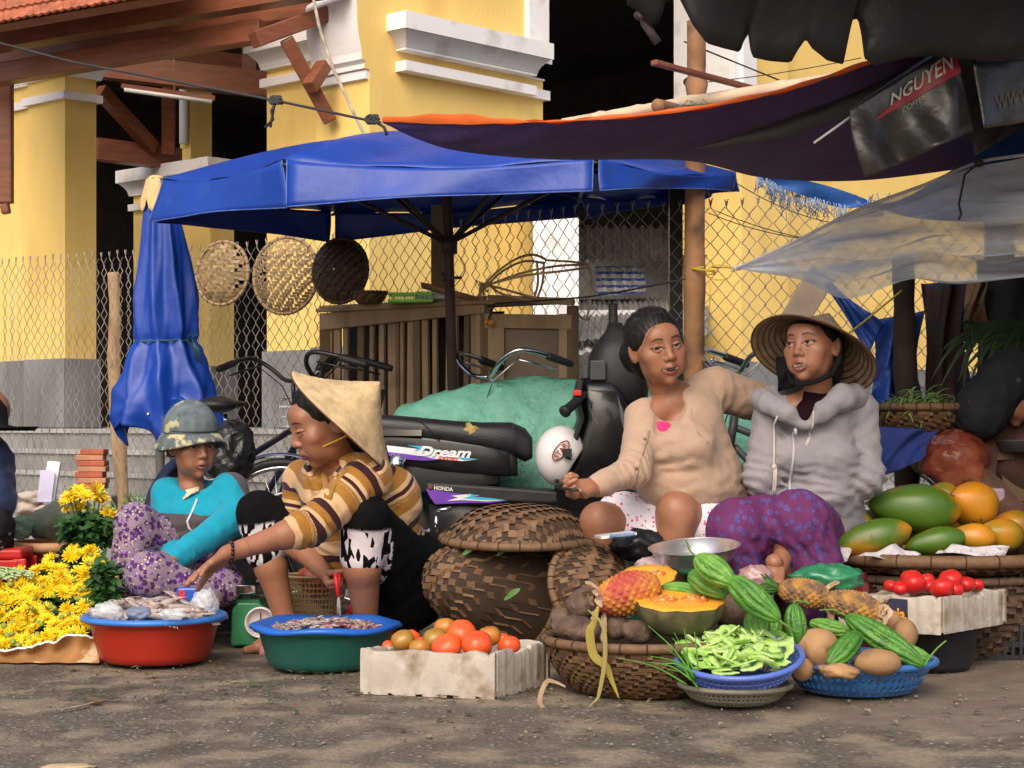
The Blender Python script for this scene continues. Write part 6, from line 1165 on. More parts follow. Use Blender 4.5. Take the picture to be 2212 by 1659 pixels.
for lb, m, w, Y, pts in (('wide yellow-green leaf hanging over the front of the round basket', DRY2, .012, 5.0, [(1292, 1310), (1283, 1345), (1274, 1368), (1282, 1415), (1308, 1440), (1322, 1472), (1338, 1510)]), ('narrow green-brown leaf trailing from the basket to the ground', mat('fading_leaf', (.26, .26, .07), .6, .4, 6, c2=(.30, .17, .08)), .006, 4.97, [(1270, 1318), (1296, 1342), (1306, 1370), (1306, 1430), (1296, 1490), (1288, 1512), (1262, 1534)]), ('pale dried leaf lying bent on the ground before the round basket', DRY, .0065, 4.93, [(1222, 1484), (1200, 1474), (1180, 1474), (1166, 1512), (1178, 1536), (1200, 1546), (1262, 1543)])):
	mb = MB(); leaf(mb, [W(a, b_, Y) for a, b_ in pts], w, n=40, curl=.6); solo('long_leaf', mb, m, lb, 'leaf', solid=.0012)
mb = MB(); rng = np.random.default_rng(8); base = W(1500, 1462, 5.06)
for ex, ey, Y in ((1330, 1420, 4.98), (1396, 1430, 4.95), (1406, 1418, 5.05), (1424, 1420, 5.0), (1436, 1400, 5.08), (1452, 1378, 5.1), (1478, 1358, 5.1), (1400, 1352, 5.15), (1456, 1366, 5.02), (1415, 1436, 4.98), (1462, 1440, 4.96), (1500, 1365, 5.15), (1440, 1445, 4.96)):
	e = W(ex, ey, Y); Y = 4.86 + .12 * (Y - 4.9); e = W(ex, ey, Y); q = W(1496, 1466, 4.9) + V3(*rng.normal(0, .010, 3)); q[2] = max(q[2], .03); mb.tube(catmull([q, q * .55 + e * .45 + V3(0, 0, .015), e], 10), np.linspace(.0032, .0008, 10), 6)
solo('scallion_bunch', mb, mat('scallion', (.085, .28, .035), .45, .3, 8), 'bunch of thin green scallion tops sticking out left of the blue colander', 'scallions')
def perforated(name, c, prof, m, label, cat, n=72, rows=6, hole=.55, lip=.010, tilt=None, slant=0, group=None):
	root = thing(name, label, cat, c, group); pr = np.array(prof, float); tt = np.linspace(0, 1, rows + 1); L = np.linspace(0, 1, len(pr)); T = np.eye(3) if tilt is None else np.array(tilt); c = np.array(c, float); mb = MB()
	S = lambda u, v: np.stack([np.interp(v, L, pr[:, 0]) * np.cos(u), np.interp(v, L, pr[:, 0]) * np.sin(u), np.interp(v, L, pr[:, 1])], -1) @ T + c
	for i in range(rows):
		for j in range(n):
			u0, u1, v0, v1 = j / n * 2 * np.pi, (j + 1) / n * 2 * np.pi, tt[i], tt[i + 1]; um, vm, du, dv = (u0 + u1) / 2 + (slant * (u1 - u0) if i % 2 else 0) * 0, (v0 + v1) / 2, (u1 - u0) / 2, (v1 - v0) / 2
			o = S(np.array([u0, u1, u1, u0]), np.array([v0, v0, v1, v1]))
			q = S(np.array([um, um + du * hole * 1.25, um, um - du * hole * 1.25]), np.array([vm - dv * hole * 1.25, vm, vm + dv * hole * 1.25, vm])) if slant else S(um + du * hole * np.array([-1, 1, 1, -1]), vm + dv * hole * np.array([-1, -1, 1, 1]))
			mb.add(np.concatenate([o, q]), [(0, 1, 5, 4), (1, 2, 6, 5), (2, 3, 7, 6), (3, 0, 4, 7)] if not slant else [(0, 1, 4), (1, 2, 5), (2, 3, 6), (3, 0, 7), (0, 4, 7), (1, 5, 4), (2, 6, 5), (3, 7, 6)])
	wl = link('wall', mb, m, root, smooth=False); k = wl.modifiers.new('s', 'SOLIDIFY'); k.thickness = .003; a = np.linspace(0, 2 * np.pi, 73)[:-1]; mb = MB(); r0, z0 = pr[0]; r1, z1 = pr[-1]
	mb.add(np.concatenate([np.stack([r0 * np.cos(a), r0 * np.sin(a), a * 0 + z0], -1), [[0, 0, z0]]]) @ T + c, [(i, (i + 1) % 72, 72) for i in range(72)]); link('base', mb, m, root)
	mb = MB(); mb.tube(np.stack([(r1 + lip * .5) * np.cos(a), (r1 + lip * .5) * np.sin(a), a * 0 + z1], -1) @ T + c, lip, 8, closed=True); link('rim', mb, m, root); return root
tl = np.array(Matrix.Rotation(math.radians(13), 3, 'X') @ Matrix.Rotation(math.radians(-3), 3, 'Y')).T; BLU = mat('blue_colander_plastic', (.085, .15, .50), .35, .08, 6, spec=.5); CC = W(1597, 1417, 5.02)
perforated('colander', CC - V3(0, 0, .072), [(.10, 0), (.13, .02), (.155, .05), (.166, .075)], BLU, 'blue plastic colander full of sliced bitter melon stacked on a grey one', 'colander', 56, 5, .70, .0085, tl); perforated('colander', V3((1588 - CX) / FPX * 5.02, 5.02, .002), [(.095, 0), (.122, .012), (.138, .030), (.147, .047)], mat('grey_colander_plastic', (.21, .19, .15), .5, .2, 9, dirt=((.10, .08, .05), 9, .5, .3)), 'dirty grey plastic colander standing on the ground under the blue one', 'colander', 64, 5, .55, .0075)
def slices():
	mb = MB(); rng = np.random.default_rng(4); c0 = CC + V3(0, 0, .004)
	for i in range(84):
		r, th = .134 * math.sqrt(rng.random()), rng.uniform(0, 6.28); p = c0 + (V3(r * math.cos(th), r * math.sin(th), .030 * (1 - (r / .135) ** 2) + rng.uniform(-.012, .014)) @ tl); R = rng.uniform(.026, .046); arc = rng.uniform(2.6, 5.2); a0 = rng.uniform(0, 6.28); nrm = unit(V3(rng.normal(0, .6), rng.normal(-.3, .6), 1)); x = unit(np.cross(nrm, V3(0, 1, .1))); y = np.cross(nrm, x); a = a0 + np.linspace(0, arc, 22); sc = rng.uniform(.6, 1.)
		w = .019; out = R + .0042 * np.abs(np.sin(a * 4.5)) * 1.3; O = p + (np.cos(a) * out)[:, None] * x + (np.sin(a) * out * sc)[:, None] * y; I = p + (np.cos(a) * (R - w))[:, None] * x + (np.sin(a) * (R - w) * sc)[:, None] * y; tw = nrm * .0022; mb.grid(np.stack([I - tw, I + tw, O + tw, O - tw, I - tw]))
	solo('sliced_bitter_melon', mb, translucent(mat('cut_bitter_melon', (.36, .66, .10), .45, .25, 30, .2, 120, c2=(.66, .84, .36), spec=.4), .25), 'heap of bright green bitter melon slices in the blue colander', 'sliced vegetable', kind='stuff')
slices()
perforated('wide_basket', V3((1852 - CX) / FPX * 5.25, 5.25, .002), [(.150, 0), (.175, .02), (.195, .055), (.213, .085)], mat('blue_basket_plastic', (.035, .135, .36), .4, .1, 6), 'wide blue plastic basket with diamond holes holding jicamas and bitter melons', 'basket', 54, 4, .74, .010, slant=1)
# ---- basins
def basin(name, c, R, h, m, label, rimm, flare=.02, wavy=0.):
	root = thing(name, label, 'basin', c); mb = MB(); mb.lathe([(.001, .004), (R * .70, .004), (R * .76, .012), (R * .80, .03), (R * .90, h * .82), (R * .915, h * .88), (R * .98, h * .9), (R, h * .93), (R * 1.0, h), (R * .985, h + .004), (R * .93, h - .002), (R * .87, h * .8), (R * .78, .03), (.001, .016)], c, 72); link('bowl', mb, m, root)
	mb = MB(); a = np.arange(72) / 72 * 2 * np.pi; rows = [np.stack([R * f * (1 + wavy * np.sin(a * 7) * .3 + wavy * np.sin(a * 3 + 1)) * np.cos(a), R * f * (1 + wavy * np.sin(a * 7) * .3) * np.sin(a), h + z + wavy * .35 * np.sin(a * 5 + f * 9)], -1) for f, z in ((.3, -.035), (.75, -.02), (.9, .004), (1.0, .010), (1.035 + wavy * .3, .004), (1.04 + wavy * .4, -.006))]
	mb.grid(np.array(c) + np.stack(rows), wrap=True); link('liner', mb, rimm, root, solid=.003); return root
bl = mat('blue_liner', (.04, .17, .52), .35, .1); RB = V3((334 - CX) / FPX * 5.9, 5.9, 0); GB = V3((702 - CX) / FPX * 5.76, 5.76, 0)
basin('basin', RB, .222, .142, mat('red_basin_plastic', (.36, .022, .010), .38, .1, 5, dirt=((.22, .02, .01), 5, .55, .3)), 'red plastic basin with a blue rim heaped with squid', bl); basin('basin', GB, .226, .130, mat('green_basin_plastic', (.012, .090, .072), .4, .12, 5), 'dark green plastic basin with a wide blue rim holding shrimp', mat('bright_blue_liner', (.015, .11, .48), .35, .1), wavy=.012)
SQ = mat('wet_squid', (.30, .215, .19), .22, .35, 30, .2, 90, c2=(.50, .42, .38), spec=.7, coat=.5, rnd=1)
def squid_proto():
	mb = MB(); t = np.linspace(0, 1, 14); P = np.stack([t * .075 - .03, .004 * np.sin(t * 3), 0 * t], -1); mb.grid(revolve(P, .0105 * np.sin(np.clip(t * .8 + .17, 0, 1) * np.pi) ** .7, 12), wrap=True)
	for k in range(6): a = k - 2.5; mb.tube([(-.028, a * .0025, 0), (-.045, a * .005, .002), (-.062, a * .006 + .004 * math.sin(k * 3), -.003)], [.0028, .002, .001], 5)
	mb.ball((-.031, 0, .001), (.009, .008, .007), 10); return solo('squid', mb, SQ, 'small grey-pink squid in the heap in the red basin', 'squid', 'squid heaped in the red basin', origin=(0, 0, 0))
sq = squid_proto(); rng = np.random.default_rng(6)
for i in range(70):
	r, th = .175 * math.sqrt(rng.random()), rng.uniform(0, 6.28); o = sq if i == 0 else dup(sq); o.location = (RB + V3(r * math.cos(th), r * math.sin(th), .138 + .052 * (1 - (r / .19) ** 2) + rng.uniform(-.008, .008))).tolist(); o.rotation_euler = (rng.normal(0, .2), rng.normal(0, .25), rng.uniform(0, 6.28)); s = rng.uniform(.85, 1.25); o.scale = (s, s, s)
mb = MB()
for i in range(300):
	r, th = .165 * math.sqrt(rng.random()), rng.uniform(0, 6.28); p = GB + V3(r * math.cos(th), r * math.sin(th), .118 + .026 * (1 - (r / .17) ** 2) + rng.uniform(-.004, .006)); a = rng.uniform(0, 6.28); d = V3(math.cos(a), math.sin(a), rng.normal(0, .2)); q = unit(np.cross(d, V3(0, 0, 1))); mb.tube([p - d * .018, p - d * .008 + q * .006, p + d * .006 + q * .006, p + d * .018], [.0015, .0045, .0055, .002], 6)
solo('shrimp_heap', mb, mat('wet_shrimp', (.20, .16, .15), .25, .4, 25, .1, 80, c2=(.36, .27, .24), spec=.7, coat=.4, dirt=((.22, .05, .06), 8, .55, .1)), 'low heap of small wet shrimp in the dark green basin', 'shrimp', kind='stuff')
FILM = seethrough(mat('wet_clear_bag', (.75, .78, .82), .12, .05, 6, .5, 20, spec=.8, dist=.02), .62, (9, .35, .9))
def bag(name, px, py, rx, ry, Y, m, label, cat='plastic bag', amp=.16, knot=None, seed=0, parent=None):
	c = W(px, py, Y); k = Y / FPX; mb = MB(); mb.ball(V3(0, 0, 0), (rx * k, (rx + ry) * .4 * k, ry * k), 40, fn=lambda V: V * (1 + amp * hsh(V * 3 + seed, seed) + amp * .6 * hsh(V * 8 + seed) + amp * .3 * hsh(V * 17))[..., None]); mb.v = [v + c for v in mb.v]; return solo(name, mb, m, label, cat)
bag('plastic_bag', 232, 1322, 34, 22, 5.76, FILM, 'clear knotted bag at the left of the squid basin', seed=1); bag('plastic_bag', 300, 1324, 26, 14, 5.70, seethrough(mat('blue_wet_bag', (.22, .28, .42), .12, .3, 30, .5, 20, spec=.8), .35), 'small blue-grey bag lying at the front of the squid basin', seed=2); bag('plastic_bag', 372, 1328, 30, 12, 5.70, FILM, 'flat clear bag at the front right of the squid basin', seed=3); bag('plastic_bag', 443, 1304, 30, 32, 5.92, FILM, 'clear crumpled bag standing at the right of the squid basin', seed=4)
mb = MB(); c = W(410, 1285, 6.06); mb.box(c, (.085, .03, .05)); o = bevel(solo('blue_packet', mb, mat('blue_packet_film', (.02, .08, .40), .3), 'small blue printed packet behind the squid basin', 'packet', smooth=False), .008); decal('8', lambda x, y: c + V3(-.036 + .024 * x, -.0165, -.018 + .036 * y), mat('packet_red', (.6, .03, .04), .4), o, bold=.03)
# ---- scale, stool, crates
sc = thing('kitchen_scale', 'green spring scale with a steel pan and round dial between the two basins', 'scale', G(535, 1405)); gm = mat('chipped_green_paint', (.022, .16, .065), .45, .2, 8, .1, 60, dirt=((.10, .06, .03), 11, .62, .08)); Y = 6.36
mb = MB(); q_ = [W(*p, Y - .065) for p in ((498, 1395), (578, 1395), (575, 1318), (560, 1302), (514, 1302), (500, 1318))]; mb.poly(q_, (0, .13, 0)); bevel(link('body', mb, gm, sc, smooth=False), .006); mb = MB(); c = W(562, 1345, Y - .074); a = np.arange(40) / 40 * 2 * np.pi; mb.lathe([(.001, 0), (.046, 0), (.047, .006), (.052, .006), (.053, -.012)], c, 40, ax=np.array([[1, 0, 0], [0, 0, 1], [0, -1, 0]])); dl = link('dial', mb, mat('dial_face', (.62, .58, .60), .4, .05), sc); mb = MB(); mb.bar(c + V3(0, -.008, -.02), c + V3(.003, -.008, .036), .004, .002, up=(0, 1, 0))
for k in range(40): t = k / 40 * 2 * np.pi; d = V3(math.sin(t), 0, math.cos(t)); mb.bar(c + d * .037 + V3(0, -.008, 0), c + d * (.043 if k % 4 else .045) + V3(0, -.008, 0), .0018, .001, up=(0, 1, 0))
link('needle', mb, mat('dial_mark', (.16, .03, .04), .5), dl, smooth=False)
mb = MB(); mb.box(W(535, 1297, Y), (.09, .06, .012)); mb.bar(W(535, 1298, Y), W(535, 1268, Y), .03, .03, up=(0, 1, 0)); link('bracket', mb, gm, sc, smooth=False); mb = MB(); mb.lathe([(.001, -.03), (.066, -.03), (.074, -.022), (.076, .0), (.080, .002), (.074, .002), (.068, -.024), (.001, -.026)], W(530, 1262, Y), 48); link('pan', mb, M['chrome'], sc)
rp = mat('red_plastic_stool', (.42, .012, .012), .35, .1)
def stool(c, w, h, label, m):
	root = thing('plastic_stool', label, 'stool', c); c = np.array(c, float); mb = MB(); mb.box(c + V3(0, 0, h - .02), (w, w, .04)); bevel(link('seat', mb, m, root, smooth=False), .012, 3)
	for sx in (-1, 1):
		for sy in (-1, 1): mb = MB(); mb.bar(c + V3(sx * w * .52, sy * w * .52, 0), c + V3(sx * w * .42, sy * w * .42, h - .035), .05, .02, up=(0, 1, 0)); bevel(link('leg', mb, m, root, smooth=False), .006)
	for s in (-1, 1): mb = MB(); mb.box(c + V3(0, s * w * .47, h - .075), (w * .84, .012, .07)); bevel(link('apron', mb, m, root, smooth=False), .004)
stool(V3((822 - CX) / FPX * 6.36, 6.36, 0), .21, .15, 'low red plastic stool under the crouching woman', rp); stool(V3((8 - CX) / FPX * 6.35, 6.35, 0), .17, .335, 'red plastic stool at the left edge behind the flowers', rp); stool(W(1530, 1400, 6.1) * V3(1, 1, 0), .26, .285, 'blue plastic stool under the woman in the cardigan', mat('blue_plastic_stool', (.02, .06, .25), .4)); stool(W(1775, 1400, 6.1) * V3(1, 1, 0), .26, .285, 'plastic stool under the woman in the grey hoodie', mat('dark_red_stool', (.15, .01, .012), .4)); stool(W(465, 1330, 6.68) * V3(1, 1, 0), .24, .13, 'low plastic stool under the woman in turquoise', mat('dark_stool', (.04, .04, .05), .5))
perforated('mesh_basket', V3((684 - CX) / FPX * 6.62, 6.62, 0), [(.085, 0), (.09, .06), (.10, .14), (.108, .215)], mat('tan_mesh_plastic', (.48, .33, .16), .5, .15), 'tan plastic mesh basket with red bags behind the crouching woman', 'basket', 44, 12, .72, .006); bag('plastic_bag', 690, 1250, 44, 36, 6.62, mat('orange_bag', (.48, .10, .05), .35, .3, 12, .5, 20), 'orange-red bag inside the tan mesh basket', seed=6)
DK = mat('dark_crate_plastic', (.018, .018, .024), .5, .3, 8)
def crate(c, w, d, h, label, m=DK, nx=14, nz=6):
	c = np.array(c, float); root = thing('plastic_crate', label, 'crate', c)
	for (o, ex, ey, L) in ((V3(-w / 2, -d / 2, 0), V3(1, 0, 0), None, w), (V3(w / 2, -d / 2, 0), V3(0, 1, 0), None, d), (V3(w / 2, d / 2, 0), V3(-1, 0, 0), None, w), (V3(-w / 2, d / 2, 0), V3(0, -1, 0), None, d)):
		mb = MB(); inn = np.cross(V3(0, 0, 1), ex); n = max(4, int(nx * L / w))
		for i in range(n + 1): p = c + o + ex * L * i / n; mb.bar(p + V3(0, 0, .0), p + V3(0, 0, h), L / n * .42, .006, up=inn)
		for k in range(nz + 1): z = h * k / nz; mb.bar(c + o + ex * .004 + V3(0, 0, z) + inn * .003, c + o + ex * (L - .004) + V3(0, 0, z) + inn * .003, .006, h / nz * (.35 if 0 < k < nz else .6))
		link('side', mb, m, root, smooth=False)
	mb = MB(); mb.box(c + V3(0, 0, .012), (w * .97, d * .97, .008)); link('base', mb, m, root, smooth=False)
crate(V3((2178 - CX) / FPX * 6.05 + .06, 6.08, 0), .36, .30, .30, 'tall black ventilated crate at the right edge under the papaya tray'); mb = MB(); c = V3((2012 - CX) / FPX * 5.72, 5.72, 0); mb.lathe([(.001, .003), (.11, .003), (.125, .02), (.14, .128), (.146, .13), (.134, .126), (.12, .02), (.001, .01)], c, 40); solo('black_tub', mb, DK, 'round black tub under the foam box with the cia label', 'tub')
fb, cs = foam_box('foam_box', W(1812, 1300, 5.62), W(2032, 1300, 5.46), W(2174, 1300, 5.78), .133, .108, 'white foam box with a torn cia label holding deep red tomatoes', seed=4, notch=False)
def lab(u, v, o=.004): a, b_ = cs[0], cs[1]; p = a + (b_ - a) * u; n_ = unit(np.cross(b_ - a, V3(0, 0, 1))); return p + V3(0, 0, .108 * v) + n_ * o
mb = MB(); mb.add([lab(.50, .95), lab(.685, .93), lab(.69, .10), (lab(.52, .12))], [(0, 1, 2, 3)]); lbm = link('label', mb, mat('navy_print', (.022, .02, .05), .6, .2), fb, smooth=False, solid=.001); decal('cia', lambda x, y: lab(.525 + .14 * x, .33 + .36 * y, .0055), mat('label_orange', (.65, .30, .02), .5), lbm, bold=.03)
for px, py, r, Y, lb in ((1974, 1262, 27, 5.62, 'deep red tomato nearest the front wall of the cia foam box'), (1968, 1250, 24, 5.70, 'deep red tomato behind the front one in the cia foam box'), (2035, 1270, 27, 5.56, 'deep red tomato at the corner of the cia foam box'), (2052, 1252, 27, 5.66, 'deep red tomato topmost in the cia foam box'), (1925, 1266, 17, 5.72, 'small deep red tomato farthest left in the cia foam box'), (2009, 1266, 18, 5.72, 'deep red tomato half hidden in the middle of the cia foam box'), (2085, 1262, 22, 5.74, 'deep red tomato at the right wall of the cia foam box'), (2110, 1264, 16, 5.8, 'deep red tomato farthest right in the cia foam box'), (2000, 1254, 20, 5.76, 'deep red tomato at the back middle of the cia foam box'), (2062, 1272, 20, 5.6, 'deep red tomato low at the right wall of the cia foam box'), (1945, 1270, 18, 5.62, 'deep red tomato low at the left of the cia foam box')): tomato(px, py, r, Y, 'd', lb, 'tomatoes in the cia foam box', .8, tilt=(random.uniform(-.5, .5), random.uniform(-.5, .5)))
PAP_G = mat('green_papaya_skin', (.060, .130, .012), .36, .1, 4.2, .05, 60, c2=(.50, .20, .012), t=.545, w=.07, spec=.45, rnd=1, dirt=((.09, .05, .02), 26, .70, .05)); PAP_Y = mat('yellow_papaya_skin', (.56, .22, .012), .36, .1, 4, .05, 60, c2=(.13, .16, .02), t=.50, w=.10, spec=.45, rnd=1, dirt=((.10, .05, .02), 26, .68, .05))
def papaya(px, py, rx, ry, Y, tilt, m, label, yaw=0.):
	k = Y / FPX; t = np.linspace(0, 1, 40); R_ = np.array(Matrix.Rotation(yaw, 3, 'Z') @ Matrix.Rotation(tilt, 3, 'Y')); d = R_ @ V3(1, 0, 0); c = W(px, py, Y); P = c + d * ((t - .5) * 2.24 * rx * k)[:, None]; rad = ry * 1.17 * k * np.sin(np.clip(t, .004, .996) * np.pi) ** .55 * (1 - .16 * np.cos(t * np.pi)) * .98
	mb = MB(); mb.grid(revolve(P, rad, 32, lambda q, a: 1 + .018 * np.cos(a * 5 + px) + .012 * np.cos(a * 2)), wrap=True); root = solo('papaya', mb, m, label, 'papaya', 'papayas on the bamboo tray', origin=c)
	mb = MB(); e = P[0]; mb.tube([e + d * .004, e - d * .008], [.008, .005], 8); link('stalk', mb, DRY, root)
for a in ((1840, 1136, 52, 43, 6.1, 1.2, PAP_G, 'striped green and orange papaya standing at the left of the tray', .5), (1975, 1098, 90, 47, 6.08, .10, PAP_G, 'biggest green papaya lying on top of the pile'), (1882, 1163, 80, 34, 5.96, -.24, PAP_G, 'long green papaya at the front left of the tray'), (2020, 1170, 62, 27, 5.98, -.16, PAP_G, 'yellow-green papaya at the front middle of the tray'), (2100, 1088, 54, 44, 6.2, .35, PAP_Y, 'large orange papaya topmost on the right', .6), (2072, 1112, 40, 34, 6.26, .7, PAP_Y, 'orange papaya squeezed behind the biggest green one'), (2102, 1160, 46, 27, 6.0, .12, PAP_Y, 'orange papaya at the front right of the tray'), (2162, 1155, 50, 31, 6.08, .15, PAP_Y, 'orange papaya at the right end of the tray', .3), (1880, 1132, 40, 26, 6.22, -.4, PAP_Y, 'small orange papaya behind the front left green one'), (2034, 1068, 34, 24, 6.36, 0, PAP_Y, 'orange papaya peeping out behind the pile'), (2188, 1136, 44, 30, 6.25, .1, PAP_G, 'dark green papaya at the back right of the tray')): papaya(*a)
news = mat('newspaper', (.50, .47, .50), .8, .12, 30, dirt=((.28, .26, .3), 60, .55, .1))
for pts, lb in (([(1790, 1206), (1805, 1172), (1840, 1190), (1830, 1212)], 'torn newspaper corner at the left of the papaya tray'), ([(1852, 1202), (1935, 1176), (1990, 1200), (1960, 1212)], 'folded newspaper sheet at the front of the papaya tray'), ([(2020, 1196), (2060, 1176), (2180, 1182), (2170, 1202)], 'torn newspaper strip at the right front of the papaya tray')):
	q = [W(a, b_, 5.86 + .05 * (i in (1, 2))) for i, (a, b_) in enumerate(pts)]; mb = MB(); mb.grid(cloth_grid(*q, 14, 8, fn=lambda P, u, v: P + V3(0, -.01, .006) * np.sin(u * 9 + v * 6)[..., None])); solo('newspaper', mb, news, lb, 'newspaper', solid=.001)
rb_ = seethrough(translucent(mat('red_bag_film', (.33, .07, .045), .22, .3, 9, .6, 22, spec=.7, dist=.02), .3), .25, (8, .3, .75)); bag('plastic_bag', 2064, 992, 74, 62, 6.5, rb_, 'shiny red plastic bag of onions standing behind the papayas', amp=.12, seed=8)
for px, py, r in ((2040, 1000, 32), (2085, 985, 34), (2100, 1020, 30), (2055, 1028, 30)): lump('onion', px, py, r, r, 6.5, mat('onion_skin', (.42, .17, .07), .5, .2, 12), {2040: 'onion at the left', 2085: 'uppermost onion', 2100: 'onion at the right', 2055: 'lowest onion'}[px] + ' inside the red plastic bag', 'onion', 'onions in the red bag', 0, 0, .03)
mb = MB(); mb.box(W(2062, 1068, 6.5), (.30, .22, .05)); bevel(solo('lilac_tray', mb, mat('lilac_plastic', (.34, .25, .32), .5), 'lilac plastic tray lid under the red bag', 'tray', smooth=False), .01)
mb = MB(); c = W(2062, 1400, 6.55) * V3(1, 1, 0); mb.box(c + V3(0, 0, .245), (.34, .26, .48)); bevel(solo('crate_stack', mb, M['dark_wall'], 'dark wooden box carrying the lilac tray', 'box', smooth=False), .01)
cb = thing('cardboard_box', 'brown cardboard box with a white edge at the right edge', 'cardboard box', W(2215, 1083, 6.75)); cm = mat('cardboard', (.20, .13, .075), .85, .15, 5, .1, 60); mb = MB(); mb.box(W(2215, 1035, 6.75), (.22, .2, .165)); link('body', mb, cm, cb, smooth=False); mb = MB(); mb.bar(W(2148, 985, 6.62), W(2290, 975, 6.62), .012, .03); link('flap', mb, cm, cb, smooth=False)
mb = MB(); mb.lathe([(.001, -.04), (.10, -.04), (.13, .0), (.138, .004), (.126, 0), (.098, -.034), (.001, -.034)], W(2225, 952, 6.6), 40); solo('grey_bowl', mb, mat('grey_plastic', (.16, .15, .155), .4), 'shallow grey bowl on the cardboard box', 'bowl')
mb = MB(); c = W(2215, 1400, 6.75) * V3(1, 1, 0); mb.box(c + V3(0, 0, .237), (.26, .24, .47)); bevel(solo('wooden_box', mb, M['dark_wall'], 'dark box carrying the cardboard box', 'box', smooth=False), .01)
def greens(c, r, h, n, label, m, seed, name='cut_greens'):
	mb = MB(); g = np.random.default_rng(seed)
	for i in range(n):
		q, th = r * math.sqrt(g.random()), g.uniform(0, 6.28); p = c + V3(q * math.cos(th), q * math.sin(th), h * (1 - (q / r) ** 2) * g.random()); a = g.uniform(0, 6.28); L = g.uniform(.03, .075); d = V3(math.cos(a), math.sin(a), g.normal(0, .35)); leaf(mb, [p, p + d * L * .5 + V3(0, 0, .008), p + d * L + V3(0, 0, -.006)], g.uniform(.0015, .005), up=(.1, -.4, 1), n=6, curl=.3)
	solo(name, mb, m, label, 'greens', kind='stuff')
greens(W(1985, 940, 6.62) + V3(0, 0, .085), .15, .075, 420, 'heap of cut green vegetables in the dark tray basket', mat('chopped_greens', (.07, .16, .03), .5, .5, 30, c2=(.20, .30, .08)), 3)
mb = MB()
for i in range(30):
	p = W(2108 + (i * 37 % 130), 700 + (i * 13 % 40), 6.9); e = p + V3(-.05 - .04 * (i % 5), -.05, -.05 - .035 * (i % 6)); leaf(mb, [p + V3(.15, 0, .02), p, e * .5 + p * .5 + V3(-.02, 0, .03), e], .008, n=10)
solo('leek_bundle', mb, mat('leek_green', (.018, .042, .014), .6, .4, 9), 'drooping bundle of dark green leeks above the dark headscarf', 'leeks')
bag('plastic_bag', 1788, 1248, 76, 30, 5.62, seethrough(mat('green_bag_film', (.03, .22, .10), .25, .3, 8, .6, 18, spec=.7), .12), 'crumpled green plastic bag behind the pineapples', seed=11); bag('plastic_bag', 1632, 1248, 38, 26, 5.58, seethrough(mat('pink_bag_film', (.42, .25, .25), .25, .2, 8, .6, 18, spec=.7), .2), 'pinkish plastic bag behind the topmost bitter melon', seed=12); bag('plastic_bag', 1420, 1226, 50, 24, 5.62, seethrough(mat('white_bag_film', (.55, .42, .44), .25, .3, 14, .6, 18, spec=.7), .25), 'thin whitish-red plastic bag behind the pumpkin halves', seed=13); bag('plastic_bag', 1380, 1178, 60, 34, 5.8, mat('black_bag_film', (.012, .012, .014), .3, .3, 9, .6, 18), 'black plastic bag under the notebook', seed=14)
mb = MB(); bc = W(1500, 1180, 5.62); tl2 = np.array(Matrix.Rotation(math.radians(7), 3, 'X') @ Matrix.Rotation(math.radians(-4), 3, 'Y')).T; mb.lathe([(.001, -.075), (.06, -.075), (.09, -.065), (.118, -.035), (.137, 0), (.142, .001), (.134, -.001), (.113, -.036), (.085, -.06), (.001, -.07)], bc, 64, ax=tl2); solo('steel_bowl', mb, mat('dull_steel', (.74, .73, .72), .24, .06, 8, metal=.85), 'shiny stainless steel bowl in front of the bare knee', 'bowl')
s2 = thing('kitchen_scale', 'dark green scale half hidden under the steel bowl', 'scale', V3(bc[0], bc[1] + .02, 0)); mb = MB(); mb.box(V3(bc[0], bc[1] + .02, .13), (.15, .13, .26)); bevel(link('body', mb, gm, s2, smooth=False), .02); mb = MB(); mb.tube([V3(bc[0], bc[1] + .02, .25), bc - V3(0, -.02, .072)], .03, 12); link('column', mb, gm, s2)
nb_ = thing('notebook', 'open white notebook with a blue spiral edge beside the woven lid', 'notebook', W(1330, 1162, 5.7)); q = W(1330, 1160, 5.68); mb = MB(); mb.bar(q - V3(.055, 0, .0), q + V3(.055, .02, .012), .09, .008); link('page', mb, M['white_plastic'], nb_, smooth=False); mb = MB()
for i in range(20): th = np.linspace(0, 6.28, 9)[:-1]; p = q + V3(-.02 + .004 * i, -.048, .004 + .0004 * i); mb.tube(p + np.stack([th * 0, .006 * np.cos(th), .006 * np.sin(th)], -1), .0012, 4, closed=True)
link('spiral', mb, mat('blue_spiral', (.05, .2, .5), .4), nb_)
for px, py, Y, lb in ((1094, 1186, 5.72, 'curled green leaf stuck under the woven lid'), (1020, 1185, 5.74, 'small pale leaf at the top left of the tipped basket'), (1110, 1282, 5.70, 'tiny green leaf on the side of the tipped basket')):
	mb = MB(); c = W(px, py, Y); leaf(mb, [c + V3(-.03, 0, -.02), c + V3(.0, -.008, .004), c + V3(.02, -.012, .016)], .009, n=8); solo('stray_leaf', mb, GL, lb, 'leaf')
